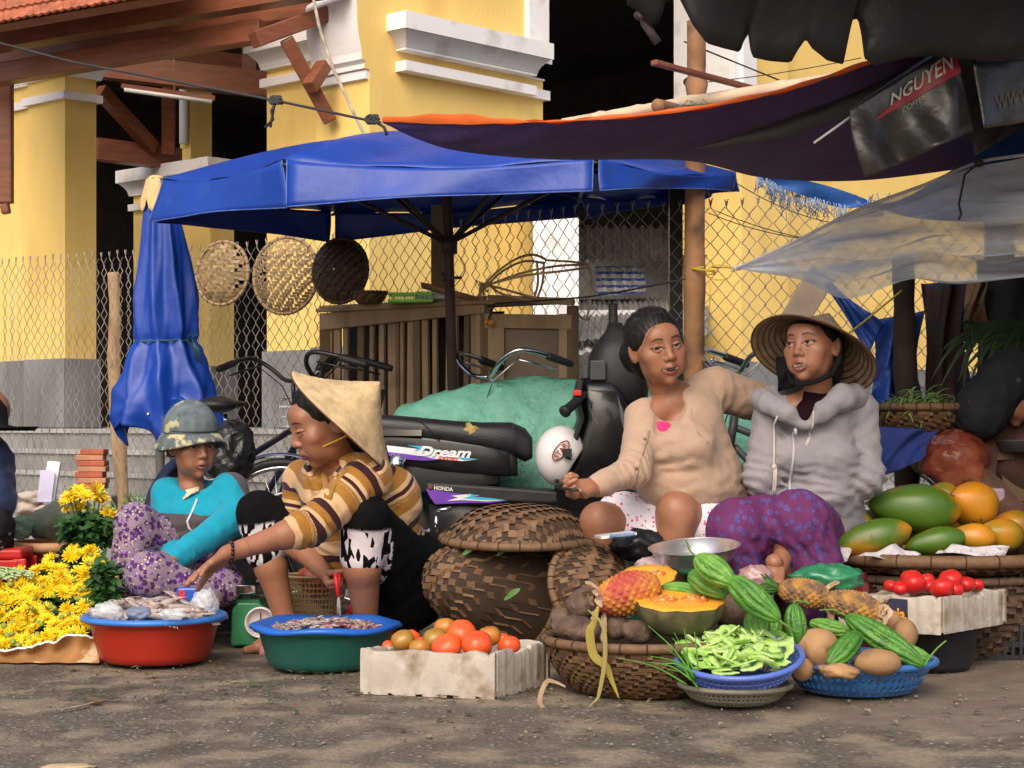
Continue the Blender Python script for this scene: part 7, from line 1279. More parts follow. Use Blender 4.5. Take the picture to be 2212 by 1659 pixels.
# ---- things on the hutch
gt = thing('green_tray', 'bright green slotted plastic tray on top of the wooden hutch', 'tray', W(888, 655, 8.05)); gp = mat('lime_plastic', (.20, .60, .06), .4, .1); c = W(888, 645, 8.05)
mb = MB(); mb.box(c + V3(0, 0, -.016), (.19, .13, .006)); link('base', mb, gp, gt, smooth=False)
mb = MB()
for s in (-1, 1):
	for z in (-.012, .018): mb.box(c + V3(0, s * .065, z), (.19, .006, .009)); mb.box(c + V3(s * .095, 0, z), (.006, .13, .009))
	for k in range(14): mb.box(c + V3(-.09 + k * .0138, s * .065, .003), (.004, .005, .03))
link('side', mb, gp, gt, smooth=False)
mb = MB(); mb.box(W(945, 640, 8.1), (.19, .12, .035)); bevel(solo('storage_box', mb, seethrough(mat('cloudy_box', (.55, .58, .62), .3, .1), .25), 'cloudy plastic box behind the green tray on the hutch', 'box', smooth=False), .006); mb = MB(); a = np.linspace(.1, np.pi - .1, 12); p0, p1 = W(915, 615, 8.05), W(1038, 648, 7.95); d = unit(p1 - p0); x = unit(np.cross(d, (0, 0, 1))); mb.grid([[p + x * .028 * math.cos(t) - V3(0, 0, .028) * math.sin(t) + V3(0, 0, .012) for t in a] for p in (p0, p0 * .5 + p1 * .5, p1)]); solo('split_bamboo', mb, M['bamboo'], 'split bamboo gutter lying across the top of the hutch', 'bamboo', solid=.006)
mb = MB(); mb.box(W(947, 560, 8.3), (.065, .02, .5)); bevel(solo('upright_board', mb, M['old_wood'], 'narrow grey upright board behind the umbrella pole', 'board', smooth=False), .003)
wf = thing('withy_frame', 'frame of bent bamboo withies lying on the hutch against the fence', 'frame', W(1160, 650, 7.8)); wm = mat('pale_withy', (.50, .36, .20), .6, .25, 14); k5 = lambda *p: [W(a, b_, y + .4) for a, b_, y in p]
for pts in (k5((1036, 640, 7.3), (1060, 600, 7.3), (1110, 562, 7.3), (1150, 550, 7.35), (1178, 560, 7.4)), k5((1036, 636, 7.3), (1080, 590, 7.32), (1130, 565, 7.35), (1175, 568, 7.4)), k5((1040, 622, 7.3), (1120, 592, 7.3), (1200, 575, 7.3), (1270, 572, 7.4)), k5((1042, 618, 7.3), (1130, 596, 7.25), (1220, 585, 7.25), (1268, 578, 7.35)), k5((1178, 562, 7.4), (1230, 565, 7.4), (1268, 570, 7.4)), k5((1040, 612, 7.3), (1100, 628, 7.35), (1160, 645, 7.4)), k5((1268, 572, 7.4), (1278, 600, 7.4), (1275, 650, 7.38), (1268, 688, 7.38)), k5((1175, 565, 7.4), (1172, 610, 7.42), (1160, 645, 7.45)), k5((1160, 565, 7.4), (1162, 610, 7.42), (1155, 640, 7.45)), k5((1235, 668, 7.5), (1262, 690, 7.5), (1274, 688, 7.5)), k5((1060, 618, 7.32), (1085, 635, 7.35), (1150, 650, 7.4))): mb = MB(); mb.tube(catmull(pts, 24), .0055, 6); link('withy', mb, wm, wf)
mb = MB(); q = W(1043, 618, 7.7)
for i in range(14): mb.tube([q + V3(*rng.normal(0, .012, 3)), q + V3(*rng.normal(0, .015, 3)), q + V3(rng.normal(-.01, .02), 0, -.05 * rng.random())], .003, 5)
link('binding', mb, wm, wf)
# ---- flowers and left-hand clutter
PET = mat('yellow_petals', (.82, .54, .004), .5, .08, 60, rnd=1, c2=(.88, .66, .012)); BUD = mat('bud_green', (.22, .28, .04), .6, .3); FGR = mat('chrysanthemum_leaf', (.022, .075, .014), .55, .35, 20)
def bloom(seed, full=1.):
	g = np.random.default_rng(seed); mb = MB()
	for ring, (n, L, el, r0) in enumerate(((17, 1.0, .12, .1), (15, .92, .42, .09), (12, .75, .80, .07), (9, .5, 1.15, .04))):
		for i in range(n):
			th = i / n * 6.283 + ring * .4 + g.normal(0, .08); e = el * full + g.normal(0, .1) + (1 - full) * .9; d = V3(math.cos(th), math.sin(th), 0); z = V3(0, 0, 1); l = L * g.uniform(.85, 1.08); P0 = d * r0; P1 = P0 + (d * math.cos(e) + z * math.sin(e)) * l * .55; P2 = P1 + (d * math.cos(e - .25) + z * math.sin(e - .25)) * l * .45; x = np.cross(d, z) * .105; up = (z * math.cos(e) - d * math.sin(e)) * .05; mb.add([P0 - x * .5, P0 + x * .5, P1 - x + up, P1 - up * .3, P1 + x + up, P2 - x * .45, P2 + x * .45 + up * .3], [(0, 1, 3), (0, 3, 2), (1, 4, 3), (2, 3, 5), (3, 4, 6), (3, 6, 5)])
	return mb
def link_at(mb, m, name, parent, c, nrm, s, spin): o = bpy.data.objects.new(name, mb); COL.objects.link(o); o.parent = parent; o.location = (np.array(c) - wloc(parent)).tolist(); o.rotation_euler = (Vector(nrm).to_track_quat('Z', 'Y').to_matrix() @ Matrix.Rotation(spin, 3, 'Z')).to_euler(); o.scale = (s, s, s); return o
def mesh_of(mb, m, name): me = bpy.data.meshes.new(name); me.from_pydata(mb.verts().tolist(), [], mb.f); me.materials.append(m); return me
BL = [mesh_of(bloom(1), PET, 'bloom'), mesh_of(bloom(2, .85), PET, 'bloom'), mesh_of(bloom(3, .45), PET, 'bloom')]; bb = MB(); bb.ball((0, 0, 0), (.5, .5, .38), 14); BDM = mesh_of(bb, BUD, 'bud')
def leaf_mass(root, pts, seed, m=FGR, s=.035):
	mb = MB(); g = np.random.default_rng(seed)
	for p in pts:
		for _ in range(3):
			a = g.uniform(0, 6.28); L = s * g.uniform(.7, 1.4); d = V3(math.cos(a), math.sin(a) - .3, g.normal(.1, .4)); q = p + V3(*g.normal(0, .012, 3)); leaf(mb, [q, q + d * L * .5, q + d * L + V3(0, 0, -L * .2)], L * .28, up=(g.normal(0, .4), -.6, .8), n=6, curl=.2)
	link('foliage', mb, m, root)
def flower_heap():
	root = thing('chrysanthemum_heap', 'big heap of cut yellow chrysanthemums lying on torn brown paper', 'flowers', V3((100 - CX) / FPX * 6.1, 6.1, .03)); g = np.random.default_rng(12); top = lambda x: np.interp(x, [-40, 0, 40, 90, 130, 170, 205, 232, 245], [1262, 1255, 1240, 1225, 1192, 1182, 1192, 1215, 1270]); bot = lambda x: np.interp(x, [-40, 120, 180, 245], [1396, 1390, 1380, 1330]); n = 0; placed = []
	while n < 96:
		px = g.uniform(-30, 238); t, b_ = top(px), bot(px); py = g.uniform(t, b_)
		if px > 198 and g.random() < .72: continue
		if any((px - q[0]) ** 2 + (py - q[1]) ** 2 < 225 for q in placed) and g.random() < .96: continue
		placed.append((px, py)); Y = 5.93 + (1392 - py) / 200 * .42 + g.normal(0, .012); nrm = unit(V3(g.normal((px - 110) / 260, .35), -.75 + g.normal(0, .25), .6 + g.normal(0, .3))); link_at(BL[int(g.choice([0, 0, 1, 1, 2]))], None, 'flower', root, W(px, py, Y), nrm, g.uniform(.024, .034), g.uniform(0, 6)); n += 1
	for i in range(40):
		px = g.uniform(0, 245); py = g.uniform(top(px), bot(px)); Y = 5.90 + (1392 - py) / 200 * .42; link_at(BDM, None, 'bud', root, W(px, py, Y), (0, -.6, .8), g.uniform(.014, .024), 0)
	leaf_mass(root, [W(x, y, 5.99 + (1392 - y) / 200 * .42) for x, y in zip(g.uniform(-30, 250, 260), g.uniform(1200, 1390, 260)) if y > top(x) + 12 and y < bot(x)] + [W(g.uniform(200, 252), g.uniform(1225, 1330), 6.12) for _ in range(90)], 5)
	H = Flesh(); H.ell(V3((95 - CX) / FPX * 6.5, 6.5, .05), (.28, .24, .19)); flesh_part(root, 'stems', H, .012, mat('stem_mass', (.02, .05, .012), .9, .4, 30))
flower_heap()
def flower_bunch():
	root = thing('chrysanthemum_bunch', 'upright bunch of yellow chrysanthemums with dark leaves in the red bucket', 'flowers', W(190, 1190, 6.45)); g = np.random.default_rng(3)
	for px, py, s in ((170, 1062, .034), (150, 1072, .03), (205, 1066, .044), (160, 1078, .034), (188, 1076, .036), (222, 1084, .03), (173, 1098, .03), (232, 1108, .03), (144, 1100, .02), (215, 1074, .03), (246, 1112, .022), (137, 1087, .02)):
		Y = 6.42 + g.normal(0, .02); link_at(BL[int(g.integers(0, 3))], None, 'flower', root, W(px, py, Y), unit(V3(g.normal(0, .4), -.6, .8)), s, g.uniform(0, 6)); mb = MB(); mb.tube(catmull([W(px, py, Y) - V3(0, -.01, .008), W(px * .6 + 76, 1130, 6.46), W(185, 1190, 6.48)], 8), .0028, 5); link('stem', mb, STEM, root)
	for px, py in ((133, 1080), (150, 1055), (245, 1100), (182, 1104), (200, 1096), (218, 1064), (236, 1094)): link_at(BDM, None, 'bud', root, W(px, py, 6.4), (0, -.5, .8), .018, 0)
	leaf_mass(root, [W(*(np.array([190 + 48 * math.cos(a) * r, 1150 + 36 * math.sin(a) * r])), 6.43 + .05 * math.sin(a * 3)) for a, r in zip(g.uniform(0, 6.28, 130), np.sqrt(g.random(130)))], 9)
flower_bunch()
mb = MB(); t = np.linspace(0, 1, 70); px = -60 + 275 * t; up = np.interp(px, [-60, 0, 60, 100, 140, 170, 200, 215], [1402, 1404, 1398, 1392, 1378, 1370, 1382, 1384]) + 3 * np.sin(t * 23 + 2 * np.sin(t * 9)) + 1.2 * np.sin(t * 57 + 3 * np.sin(t * 13)); rows = []
for v in np.linspace(0, 1, 10): rows.append([W(x, u * (1 - v) + 1432 * v, 5.87 + .035 * math.sin(v * 3.1) - .03 * v) + V3(0, -.008 * math.sin(x * .11 + v * 4), 0) for x, u in zip(px, up)])
P = np.array(rows); P[..., 2] = np.maximum(P[..., 2], .003); mb.grid(P); pw = solo('paper_wrap', mb, mat('torn_brown_paper', (.31, .15, .05), .7, .3, 7, .3, 20, dirt=((.55, .42, .26), 9, .60, .06), dist=.01), 'torn brown paper sack wrapped round the foot of the flower heap', 'paper'); mb = MB(); mb.grid(np.stack([P[0] + V3(0, .002, -.002), P[0] + V3(0, .004, .005), P[0] + V3(0, .02, .003)])); link('torn_edge', mb, M['white_plastic'], pw)
bk = thing('bucket', 'dark red bucket with a beige lid rim holding the upright flowers', 'bucket', V3((105 - CX) / FPX * 6.62, 6.62, 0)); c = np.array(bk.location[:]); mb = MB(); mb.lathe([(.001, .005), (.13, .005), (.142, .30), (.148, .305), (.13, .30), (.12, .02)], c, 48); link('pail', mb, mat('dark_red_pail', (.17, .008, .010), .4, .15), bk); mb = MB(); mb.lathe([(.12, .338), (.156, .338), (.158, .318), (.15, .305), (.12, .305)], c, 48); link('lid_rim', mb, mat('beige_rim', (.50, .27, .14), .5), bk)
mb = MB(); mb.tube([c + V3(-.08, -.16, .28), c + V3(-.02, -.17, .24), c + V3(.03, -.168, .19)], .006, 6); link('handle', mb, M['rubber'], bk)
mb = MB(); H = Flesh(); H.ell(W(150, 1120, 6.85), (.10, .08, .075), k=.06); H.ell(W(225, 1150, 6.8), (.12, .08, .05), k=.06); H.ell(W(100, 1135, 6.8), (.07, .06, .05), k=.05); V, F = H.mesh(.009, folds(.016, (18, 18, 18), .005)); mb.add(V, F); solo('sack', mb, mat('olive_sack', (.12, .135, .09), .7, .2, 8, .3, 40), 'crumpled olive-green sack behind the upright flowers', 'sack')
bag('plastic_bag', 42, 1140, 30, 26, 6.75, seethrough(mat('pale_green_bag', (.16, .28, .18), .3, .2, 9, .5, 20), .2), 'pale green plastic bag behind the red bucket', seed=21)
mb = MB(); mb.bar(W(104, 1085, 7.0), W(118, 998, 7.05), .05, .025, up=(0, 1, 0)); bevel(solo('white_plank', mb, M['white_plastic'], 'white foam plank leaning by the fence left of the bricks', 'plank', smooth=False), .004); mb = MB()
for k in range(8): mb.bar(W(92 + k * .8, 1085, 6.98 - .003 * k), W(101 + k * .8, 1016, 7.02 - .003 * k), .045, .0015, up=(0, 1, 0))
solo('paper_stack', mb, mat('lilac_paper', (.56, .52, .68), .8), 'sheaf of lilac-white papers leaning on the white plank', 'paper', smooth=False)
bk_m = [mat('brick_red', (.36, .10, .055), .9, .25, 14, .3, 60), mat('brick_pale', (.42, .20, .12), .9, .25, 14, .3, 60)]
for k in range(7):
	c = W(200 + (4 * math.sin(k * 2.3)), 1050 - 12.3 * k, 8.3); mb = MB(); mb.box(V3(0, 0, 0), (.125 - .018 * (k > 5), .09, .0245), rot=np.array(Matrix.Rotation(.15 * math.sin(k * 3.1), 3, 'Z'))); mb.v = [v + c for v in mb.v]; o = solo('brick', mb, bk_m[k % 2], ('lowest brick', 'second brick from the bottom', 'third brick from the bottom', 'middle upper brick', 'third brick from the top', 'second brick from the top', 'topmost brick')[k] + ' of the pile against the fence', 'brick', 'bricks piled by the fence', smooth=False); bevel(o, .004)
mb = MB(); mb.box(W(200, 1062, 8.3) * V3(1, 1, 0) + V3(0, 0, .22), (.2, .14, .44)); bevel(solo('concrete_block', mb, M['cement'], 'grey concrete block carrying the brick pile', 'block', smooth=False), .01)
for px, py, rx, ry, lb in ((70, 1075, 30, 16, 'pale stone lying by the fence left of the white plank'), (62, 1098, 26, 18, 'white broken foam lump behind the green bag'), (88, 1104, 22, 14, 'small pale stone beside the white foam lump')): lump('stone', px, py, rx, ry, 7.2, mat('pale_stone', (.48, .40, .34), .9, .25, 9, .4, 30), lb, 'stone', None, 0, 0, .2)
mb = MB(); g = np.random.default_rng(17)
for i in range(34):
	p = W(30 + g.uniform(-55, 28), 1240 + g.uniform(-6, 12), 6.2); mb.tube(catmull([p + V3(g.uniform(.02, .06), -.03, 0), p + V3(0, -.01, g.uniform(0, .02)), p + V3(-.12, .02, g.uniform(-.01, .03))], 8), np.linspace(.0042, .0015, 8), 5)
solo('scallion_bunch', mb, mat('white_green_scallion', (.14, .30, .06), .45, .4, 5, c2=(.55, .60, .38)), 'bundle of scallions with white stems left of the flower heap', 'scallions')
mb = MB()
for i in range(46):
	p = G(305, 1262) * 0 + V3((305 - CX) / FPX * 8.0 + g.normal(0, .04), 8.0 + g.normal(0, .04), .34); a = g.uniform(0, 6.28); L = g.uniform(.06, .13); leaf(mb, [p, p + V3(.02 * math.cos(a), .02 * math.sin(a), L * .6), p + V3(.06 * math.cos(a), .06 * math.sin(a), L)], .0035, n=7)
solo('grass_tuft', mb, mat('grass_blade', (.06, .14, .03), .6, .4, 20), 'tuft of green grass beside the wooden post', 'grass', kind='stuff')
mb = MB(); mb.box(V3((305 - CX) / FPX * 8.0, 8.0, .17), (.3, .2, .35)); bevel(solo('planter_block', mb, M['cement'], 'low cement block where grass grows beside the wooden post', 'block', smooth=False), .02)
def litter():
	mb = MB(); g = np.random.default_rng(23); sh = []
	for i in range(560):
		X, Y = g.uniform(-1.6, 1.5), g.uniform(4.45, 5.7); 
		if g.random() < .5: X, Y = g.uniform(-1.4, .1), g.uniform(5.0, 5.8)
		a = g.uniform(0, 6.28); L = g.uniform(.008, .042) * (2.2 if i % 25 == 0 else 1); p = V3(X, Y, .004); d = V3(math.cos(a), math.sin(a), 0); n0 = mb.n; leaf(mb, [p, p + d * L * .5 + V3(0, 0, .004), p + d * L], L * g.uniform(.06, .25), up=(0, 0, 1), n=5, curl=.2); c = [(.16, .11, .05), (.05, .09, .02), (.07, .05, .035), (.30, .24, .15)][int(g.choice([0, 1, 1, 2, 2, 3]))]; sh += [c] * (mb.n - n0)
	mb.attr['Col'] = np.array(sh); solo('litter', mb, with_attr(mat('litter_bits', (1, 1, 1), .8, .2, 40)), 'scattered leaf scraps and straw on the ground', 'litter', kind='stuff')
	mb = MB()
	for i in range(420):
		r = g.uniform(.002, .0075); mb.ball((g.uniform(-1.7, 1.7), 4.35 + 1.6 * g.random() ** 1.5, r * .2), (r, r * g.uniform(.6, 1), r * .5), 6, ax=np.array(Matrix.Rotation(g.uniform(0, 3), 3, 'Z')))
	solo('gravel', mb, mat('loose_grit', (.17, .15, .125), .9, .5, 30), 'loose grit and small stones scattered over the street', 'gravel', kind='stuff')
	mb = MB(); leaf(mb, [W(55, 1540, 4.85), W(140, 1535, 4.9), W(200, 1520, 5.0), W(225, 1512, 5.05)], .006, up=(0, 0, 1), n=20); m_ = mb.v[-1]; m_[:, 2] = np.clip(m_[:, 2] * .3, .003, .02); solo('dry_stalk', mb, DRY, 'long brown dry stalk lying on the ground at the left', 'stalk')
	mb = MB(); c = G(150, 1655); mb.ball(c, (.06, .03, .004), 16, fn=lambda V: V * (1 + .2 * hsh(V * 4))[..., None]); solo('paper_scrap', mb, mat('pale_scrap', (.45, .34, .2), .8), 'pale paper scrap on the ground at the bottom left', 'scrap')
litter()
# ---- woman in the beige cardigan
def woman_cardigan():
	root = person('smiling woman in a beige cardigan and floral shorts holding a pen, hair tied back', W(1490, 1400, 5.95) * V3(1, 1, 0))
	hd = nose_frame(1418, 750, 5.92, (.31, -.94, -.05), -.19, 1.08)
	hip = W(1535, 1120, 6.12); chest = W(1478, 945, 6.0); nb = W(1452, 868, 5.97)
	sr, er, wr = W(1392, 905, 5.93), W(1368, 1018, 5.76), W(1283, 1052, 5.62); sl, el, wl = W(1545, 840, 6.08), W(1690, 885, 6.22), W(1770, 960, 6.2)
	kl, kr = W(1462, 1108, 5.84), W(1296, 1128, 5.86); al, ar = W(1446, 1400, 5.88), W(1310, 1380, 5.92)
	pieces = [put_head(hd, head_flesh(.75, 1., .8, neck=((0, -.02, -.06), tuple(hd.inv(nb + V3(.005, .02, -.03)))), cheek=1.0, jaw=.95), dict(mouth=.75, smile=1., eye=.72, look=(.0035, 0), lip=(.29, .075, .065)))]
	H = Flesh(); H.cone(nb + V3(0, .02, .02), chest, .055, .11, k=.03); H.cone(chest, hip, .10, .12); H.cone(nb, sr, .05, .05); H.cone(nb, sl, .05, .05)
	H.chain([sr, er, wr], [.045, .038, .024]); H.chain([sl, el, wl], [.045, .038, .026])
	H.chain([W(1560, 1135, 6.1), kl], [.085, .064]); H.cone(kl, W(1450, 1215, 5.86), .062, .062); H.cone(W(1450, 1215, 5.86), al, .062, .036, k=.02); H.ell(kl + V3(-.004, -.018, .012), (.046, .04, .045), k=.03)
	H.chain([W(1510, 1140, 6.15), kr], [.085, .062]); H.cone(kr, W(1308, 1235, 5.88), .061, .060); H.cone(W(1308, 1235, 5.88), ar, .060, .034)
	for a in (al, ar): H.cone(a, a + V3(-.04, -.14, -.03), .032, .026); H.cone(a, a + V3(0, .03, -.03), .03, .03)
	pieces.append(limb_piece(H, .0055))
	H = Flesh(); H.cone(wr + (er - wr) * .35, wr, .031, .025, k=.01); hand_flesh(H, wr, W(1200, 1060, 5.56) - wr, (.15, -.72, .65), -1, (.75, .95, 1.15, 1.3), .10, .9, 1.06, tabd=.55); pieces.append(limb_piece(H, .0024))
	body_mesh(root, pieces)
	flesh_part(root, 'hair', hair_flesh(.070, bun=((.02, -.11, -.02), (.055, .045, .06)), vol=1.045, wide=.072), .0028, M['hair'], hair_disp(.0007, 1.3), fr=hd)
	scalp(root, hd, (.02, -.11, -.02), 60, vol=1.035, seed=1)
	strands(root, hd, [[(-.07, .02, .05), (-.082, .015, 0), (-.086, .0, -.05), (-.08, -.005, -.085), (-.088, -.01, -.10)], [(-.07, .01, .05), (-.088, .0, -.01), (-.095, -.01, -.06), (-.085, -.015, -.09)], [(.02, .075, .075), (.05, .08, .05), (.07, .05, .0)]])
	C = Flesh(); C.cone(chest + V3(.005, 0, .03), W(1500, 1050, 6.04), .128, .155, k=.05); C.cone(W(1500, 1050, 6.04), hip + V3(0, 0, -.01), .155, .165, k=.05)
	C.ell(W(1475, 1040, 5.94), (.15, .12, .115), k=.05); C.ell(W(1412, 968, 5.88), (.072, .07, .066), k=.045); C.ell(W(1490, 962, 5.86), (.082, .075, .070), k=.05)
	C.cone(nb + V3(-.01, .01, -.035), sr, .066, .060, k=.04); C.cone(nb + V3(0, .02, -.03), sl, .068, .070, k=.04); C.chain([sr, er], [.060, .050], k=.02); C.cone(er, wr + (er - wr) * .16, .050, .038, k=.02)
	C.cone(wr + (er - wr) * .26, wr + (er - wr) * .1, .041, .038, k=.008)
	C.chain([sl, el, wl], [.072, .062, .05], k=.02)
	dv = unit(W(1412, 960, 5.8) - W(1448, 870, 5.85))
	C.ell(W(1446, 872, 5.88), (.058, .085, .06), k=.010, sub=True); C.cone(W(1440, 890, 5.86), W(1420, 932, 5.83), .042, .012, k=.008, sub=True); C.cone(W(1440, 890, 5.80), W(1420, 932, 5.77), .042, .012, k=.008, sub=True)
	C_disp = bend_folds([(er, wr - er, .09, .006, .03), (sr + V3(.03, 0, -.05), er - sr, .07, .004, .04), (sl + V3(.0, 0, -.03), sl - el, .08, .005, .045), (W(1580, 1090, 6.05), V3(.3, 0, 1), .16, .006, .05), (W(1450, 1000, 5.85), V3(-.2, 0, 1), .1, .004, .05)], folds(.0035, (14, 14, 20), .0022))
	m = cloth_mat('beige_knit', (.41, .285, .205), .07)
	V, F = C.mesh(.0062, C_disp, smooth=2); mb = MB(); mb.add(V, F); card = link('cardigan', mb, m, root)
	mb = MB(); mb.tube(drape(C, [(1528, 800), (1518, 840), (1512, 890), (1522, 935), (1545, 960)], 5.6, .002), .0022, 5); mb2 = mb; link('seam', mb2, cloth_mat('seam_knit', (.40, .28, .19)), card)
	pl = drape(C, [(1419, 930), (1411, 950), (1400, 985), (1387, 1015), (1379, 1040), (1384, 1060), (1377, 1082)], 5.5, .002)
	mb = MB(); mb.tube([p + V3(.003 * math.sin(i * 2.2), 0, 0) for i, p in enumerate(pl)], .0045, 6, flat=.5); link('button_band', mb, cloth_mat('dark_beige_knit', (.33, .22, .15)), card)
	for q in (pl[1], pl[3], pl[6]):
		mb = MB(); mb.ball(q + V3(-.004, -.004, 0), (.006, .004, .006), 10); link('button', mb, cloth_mat('brown_button', (.2, .12, .08)), card)
	T = Flesh(); T.ell(W(1430, 930, 5.885), (.040, .035, .030), k=.02); T.ell(chest + V3(-.02, -.02, -.03), (.1, .09, .08), k=.03); flesh_part(root, 'undershirt', T, .006, cloth_mat('pink_cotton', (.62, .035, .16)), folds(.003))
	S = Flesh(); S.cone(hip, hip + V3(0, -.02, -.08), .175, .17, k=.04); S.cone(W(1560, 1150, 6.08), W(1515, 1128, 5.94), .125, .105, k=.03); S.cone(W(1505, 1150, 6.12), W(1345, 1130, 5.94), .13, .098, k=.03); S.cone(W(1420, 1165, 5.9), W(1400, 1190, 5.85), .09, .06, k=.05)
	S.cone(W(1345, 1130, 5.94), W(1335, 1165, 5.92), .08, .06, k=.03)
	flesh_part(root, 'shorts', S, .006, print_mat('white_floral_cotton', (.66, .61, .66), [(62, .0, .26, (.62, .07, .22), .38), (75, .18, .30, (.45, .10, .30), .3), (50, 0, .15, (.25, .28, .5), .2)]), folds(.006, (20, 20, 9), .003))
	pen = MB(); a, b_ = W(1203, 1053, 5.54), W(1246, 1059, 5.49); pen.tube([a, a + (b_ - a) * .7, a + (b_ - a) * .72, b_], [.004, .004, .0045, .0045], 8); pen.tube([b_, b_ + (b_ - a) * .12], [.003, .001], 8)
	solo('pen', pen, M['rubber'], 'slim black pen in the fingers of the woman in the cardigan', 'pen')
	return root
woman_cardigan()
# ---- woman in the grey hoodie
def woman_hoodie():
	root = person('woman in a grey zip hoodie and purple patterned trousers with conical hat tipped back', W(1720, 1400, 5.9) * V3(1, 1, 0))
	hd = nose_frame(1757, 748, 5.93, (-.62, -.77, .06), -.06, 1.06)
	hatclip = hat_clip(W(1757, 768, 5.96), (.37, .46, .81), .208, .175)
	nb = W(1768, 862, 5.98); chest = W(1762, 950, 6.02); hip = W(1765, 1130, 6.1)
	sr, er, wr = W(1668, 898, 5.98), W(1645, 1030, 5.93), W(1664, 1104, 5.97); sl, el, wl = W(1850, 885, 6.05), W(1868, 1030, 5.98), W(1756, 1098, 5.99)
	kr, kl = W(1592, 1140, 5.83), W(1712, 1118, 5.80); ar, al = W(1610, 1370, 5.88), W(1690, 1260, 5.86)
	pieces = [put_head(hd, head_flesh(1.3, .15, .85, neck=((0, -.02, -.05), tuple(hd.inv(nb + V3(0, .01, -.04)))), jaw=.95), dict(mouth=1.3, smile=.15, eye=.8, look=(.002, .0005), lip=(.28, .085, .07)), clip=lambda P: hatclip(hd.o + P @ hd.R))]
	H = Flesh(); H.cone(nb, chest, .055, .10, k=.03); H.cone(chest, hip, .10, .12); H.cone(nb, sr, .045, .045); H.cone(nb, sl, .045, .045)
	H.chain([sr, er, wr], [.042, .036, .025]); H.chain([sl, el, wl], [.042, .036, .025]); H.chain([hip, kr, ar], [.08, .055, .034]); H.chain([hip, kl, al], [.08, .055, .036]); 
	for a in (al, ar): H.cone(a, W(1672, 1215, 5.72) if a is al else a + V3(-.03, -.13, -.03), .034, .028, k=.02)
	pieces.append(limb_piece(H, .006))
	H = Flesh(); ft = W(1690, 1205, 5.8); H.cone(ft, W(1672, 1240, 5.72), .032, .034, k=.01)
	for i in range(5): H.cone(W(1660 + 7 * i, 1232, 5.71), W(1655 + 8 * i, 1258, 5.67), .0125 if i else .016, .010, k=.005)
	pieces.append(limb_piece(H, .003))
	H = Flesh(); hand_flesh(H, wr, W(1720, 1135, 5.97) - wr, (0, .4, -.9), 1, (.5, .6, .7, .8), .08, .3, 1.); hand_flesh(H, wl, W(1712, 1135, 5.97) - wl, (0, .4, -.9), -1, (.5, .6, .7, .8), .08, .3, 1.); pieces.append(limb_piece(H, .003))
	body_mesh(root, pieces)
	flesh_part(root, 'hair', hair_flesh(.044, bun=((0, -.09, -.06), (.045, .04, .07)), vol=1.01), .003, M['hair'], hair_disp(.0007), fr=hd, clip=lambda P: hatclip(hd.o + P @ hd.R))
	C = Flesh(); C.cone(chest + V3(0, 0, .01), W(1765, 1040, 6.03), .130, .135, k=.05); C.cone(W(1765, 1040, 6.03), hip + V3(0, 0, .02), .135, .160, k=.05); C.ell(W(1715, 985, 5.92), (.07, .06, .062), k=.05); C.ell(W(1800, 985, 5.93), (.07, .06, .062), k=.05)
	C.cone(nb + V3(0, .02, -.055), sr, .066, .062, k=.05); C.cone(nb + V3(0, .02, -.055), sl, .066, .066, k=.05)
	C.chain([sr, er], [.062, .055], k=.02); C.cone(er, wr, .056, .038, k=.025); C.chain([sl, el], [.066, .060], k=.02); C.cone(el, wl, .060, .042, k=.025); C.ell(W(1745, 1075, 5.95), (.14, .08, .05), k=.03)
	C.ell(W(1752, 862, 5.90), (.066, .09, .06), k=.012, sub=True); C.cone(W(1742, 885, 5.88), W(1737, 925, 5.86), .048, .010, k=.008, sub=True); C.cone(W(1742, 885, 5.82), W(1737, 925, 5.80), .048, .010, k=.008, sub=True)
	dsp = bend_folds([(er, V3(.3, 0, 1), .09, .007, .032), (el, V3(.5, 0, 1), .1, .008, .036), (wl, wl - el, .08, .005, .025), (wr, wr - er, .07, .005, .022), (sl + V3(-.03, -.03, -.06), V3(.6, 0, -.6), .09, .005, .04), (sr + V3(.03, -.03, -.06), V3(-.6, 0, -.6), .08, .005, .035), (W(1745, 1075, 5.9), V3(.1, 0, 1), .1, .006, .03)], folds(.0045, (15, 15, 18), .0028, 3.))
	m = cloth_mat('heather_grey_fleece', (.265, .25, .27), .08); hood = flesh_part(root, 'hoodie', C, .0062, m, dsp, smooth=2)
	HD = Flesh(); pts = [W(1640, 862, 5.99), W(1660, 872, 5.90), W(1698, 892, 5.86), W(1728, 918, 5.855)]; HD.chain(pts, [.026, .028, .026, .012], k=.03)
	pts = [W(1746, 918, 5.855), W(1780, 888, 5.86), W(1818, 858, 5.91), W(1845, 860, 6.0)]; HD.chain(pts, [.012, .028, .038, .038], k=.03); HD.chain([W(1845, 860, 6.0), W(1800, 850, 6.13), W(1700, 850, 6.1), W(1640, 864, 5.95)], [.04, .05, .05, .026], k=.03)
	flesh_part(root, 'hood', HD, .005, m, folds(.005, (18, 18, 18), .002, 7.), smooth=2)
	T = Flesh(); T.cone(nb + V3(-.005, .0, -.02), W(1744, 905, 5.96), .070, .060, k=.02)
	for y_ in (5.84, 5.88, 5.92): T.cone(W(1758, 838, y_), W(1752, 898, y_), .042, .008, k=.006, sub=True); flesh_part(root, 'undershirt', T, .005, cloth_mat('maroon_cotton', (.035, .012, .02)), folds(.003))
	mb = MB()
	drop = lambda x0, y0, x1, y1: np.array(drape([C, HD], [(x0 + (x1 - x0) * t, y0 + (y1 - y0) * t) for t in np.linspace(0, 1, 12)], 5.68))
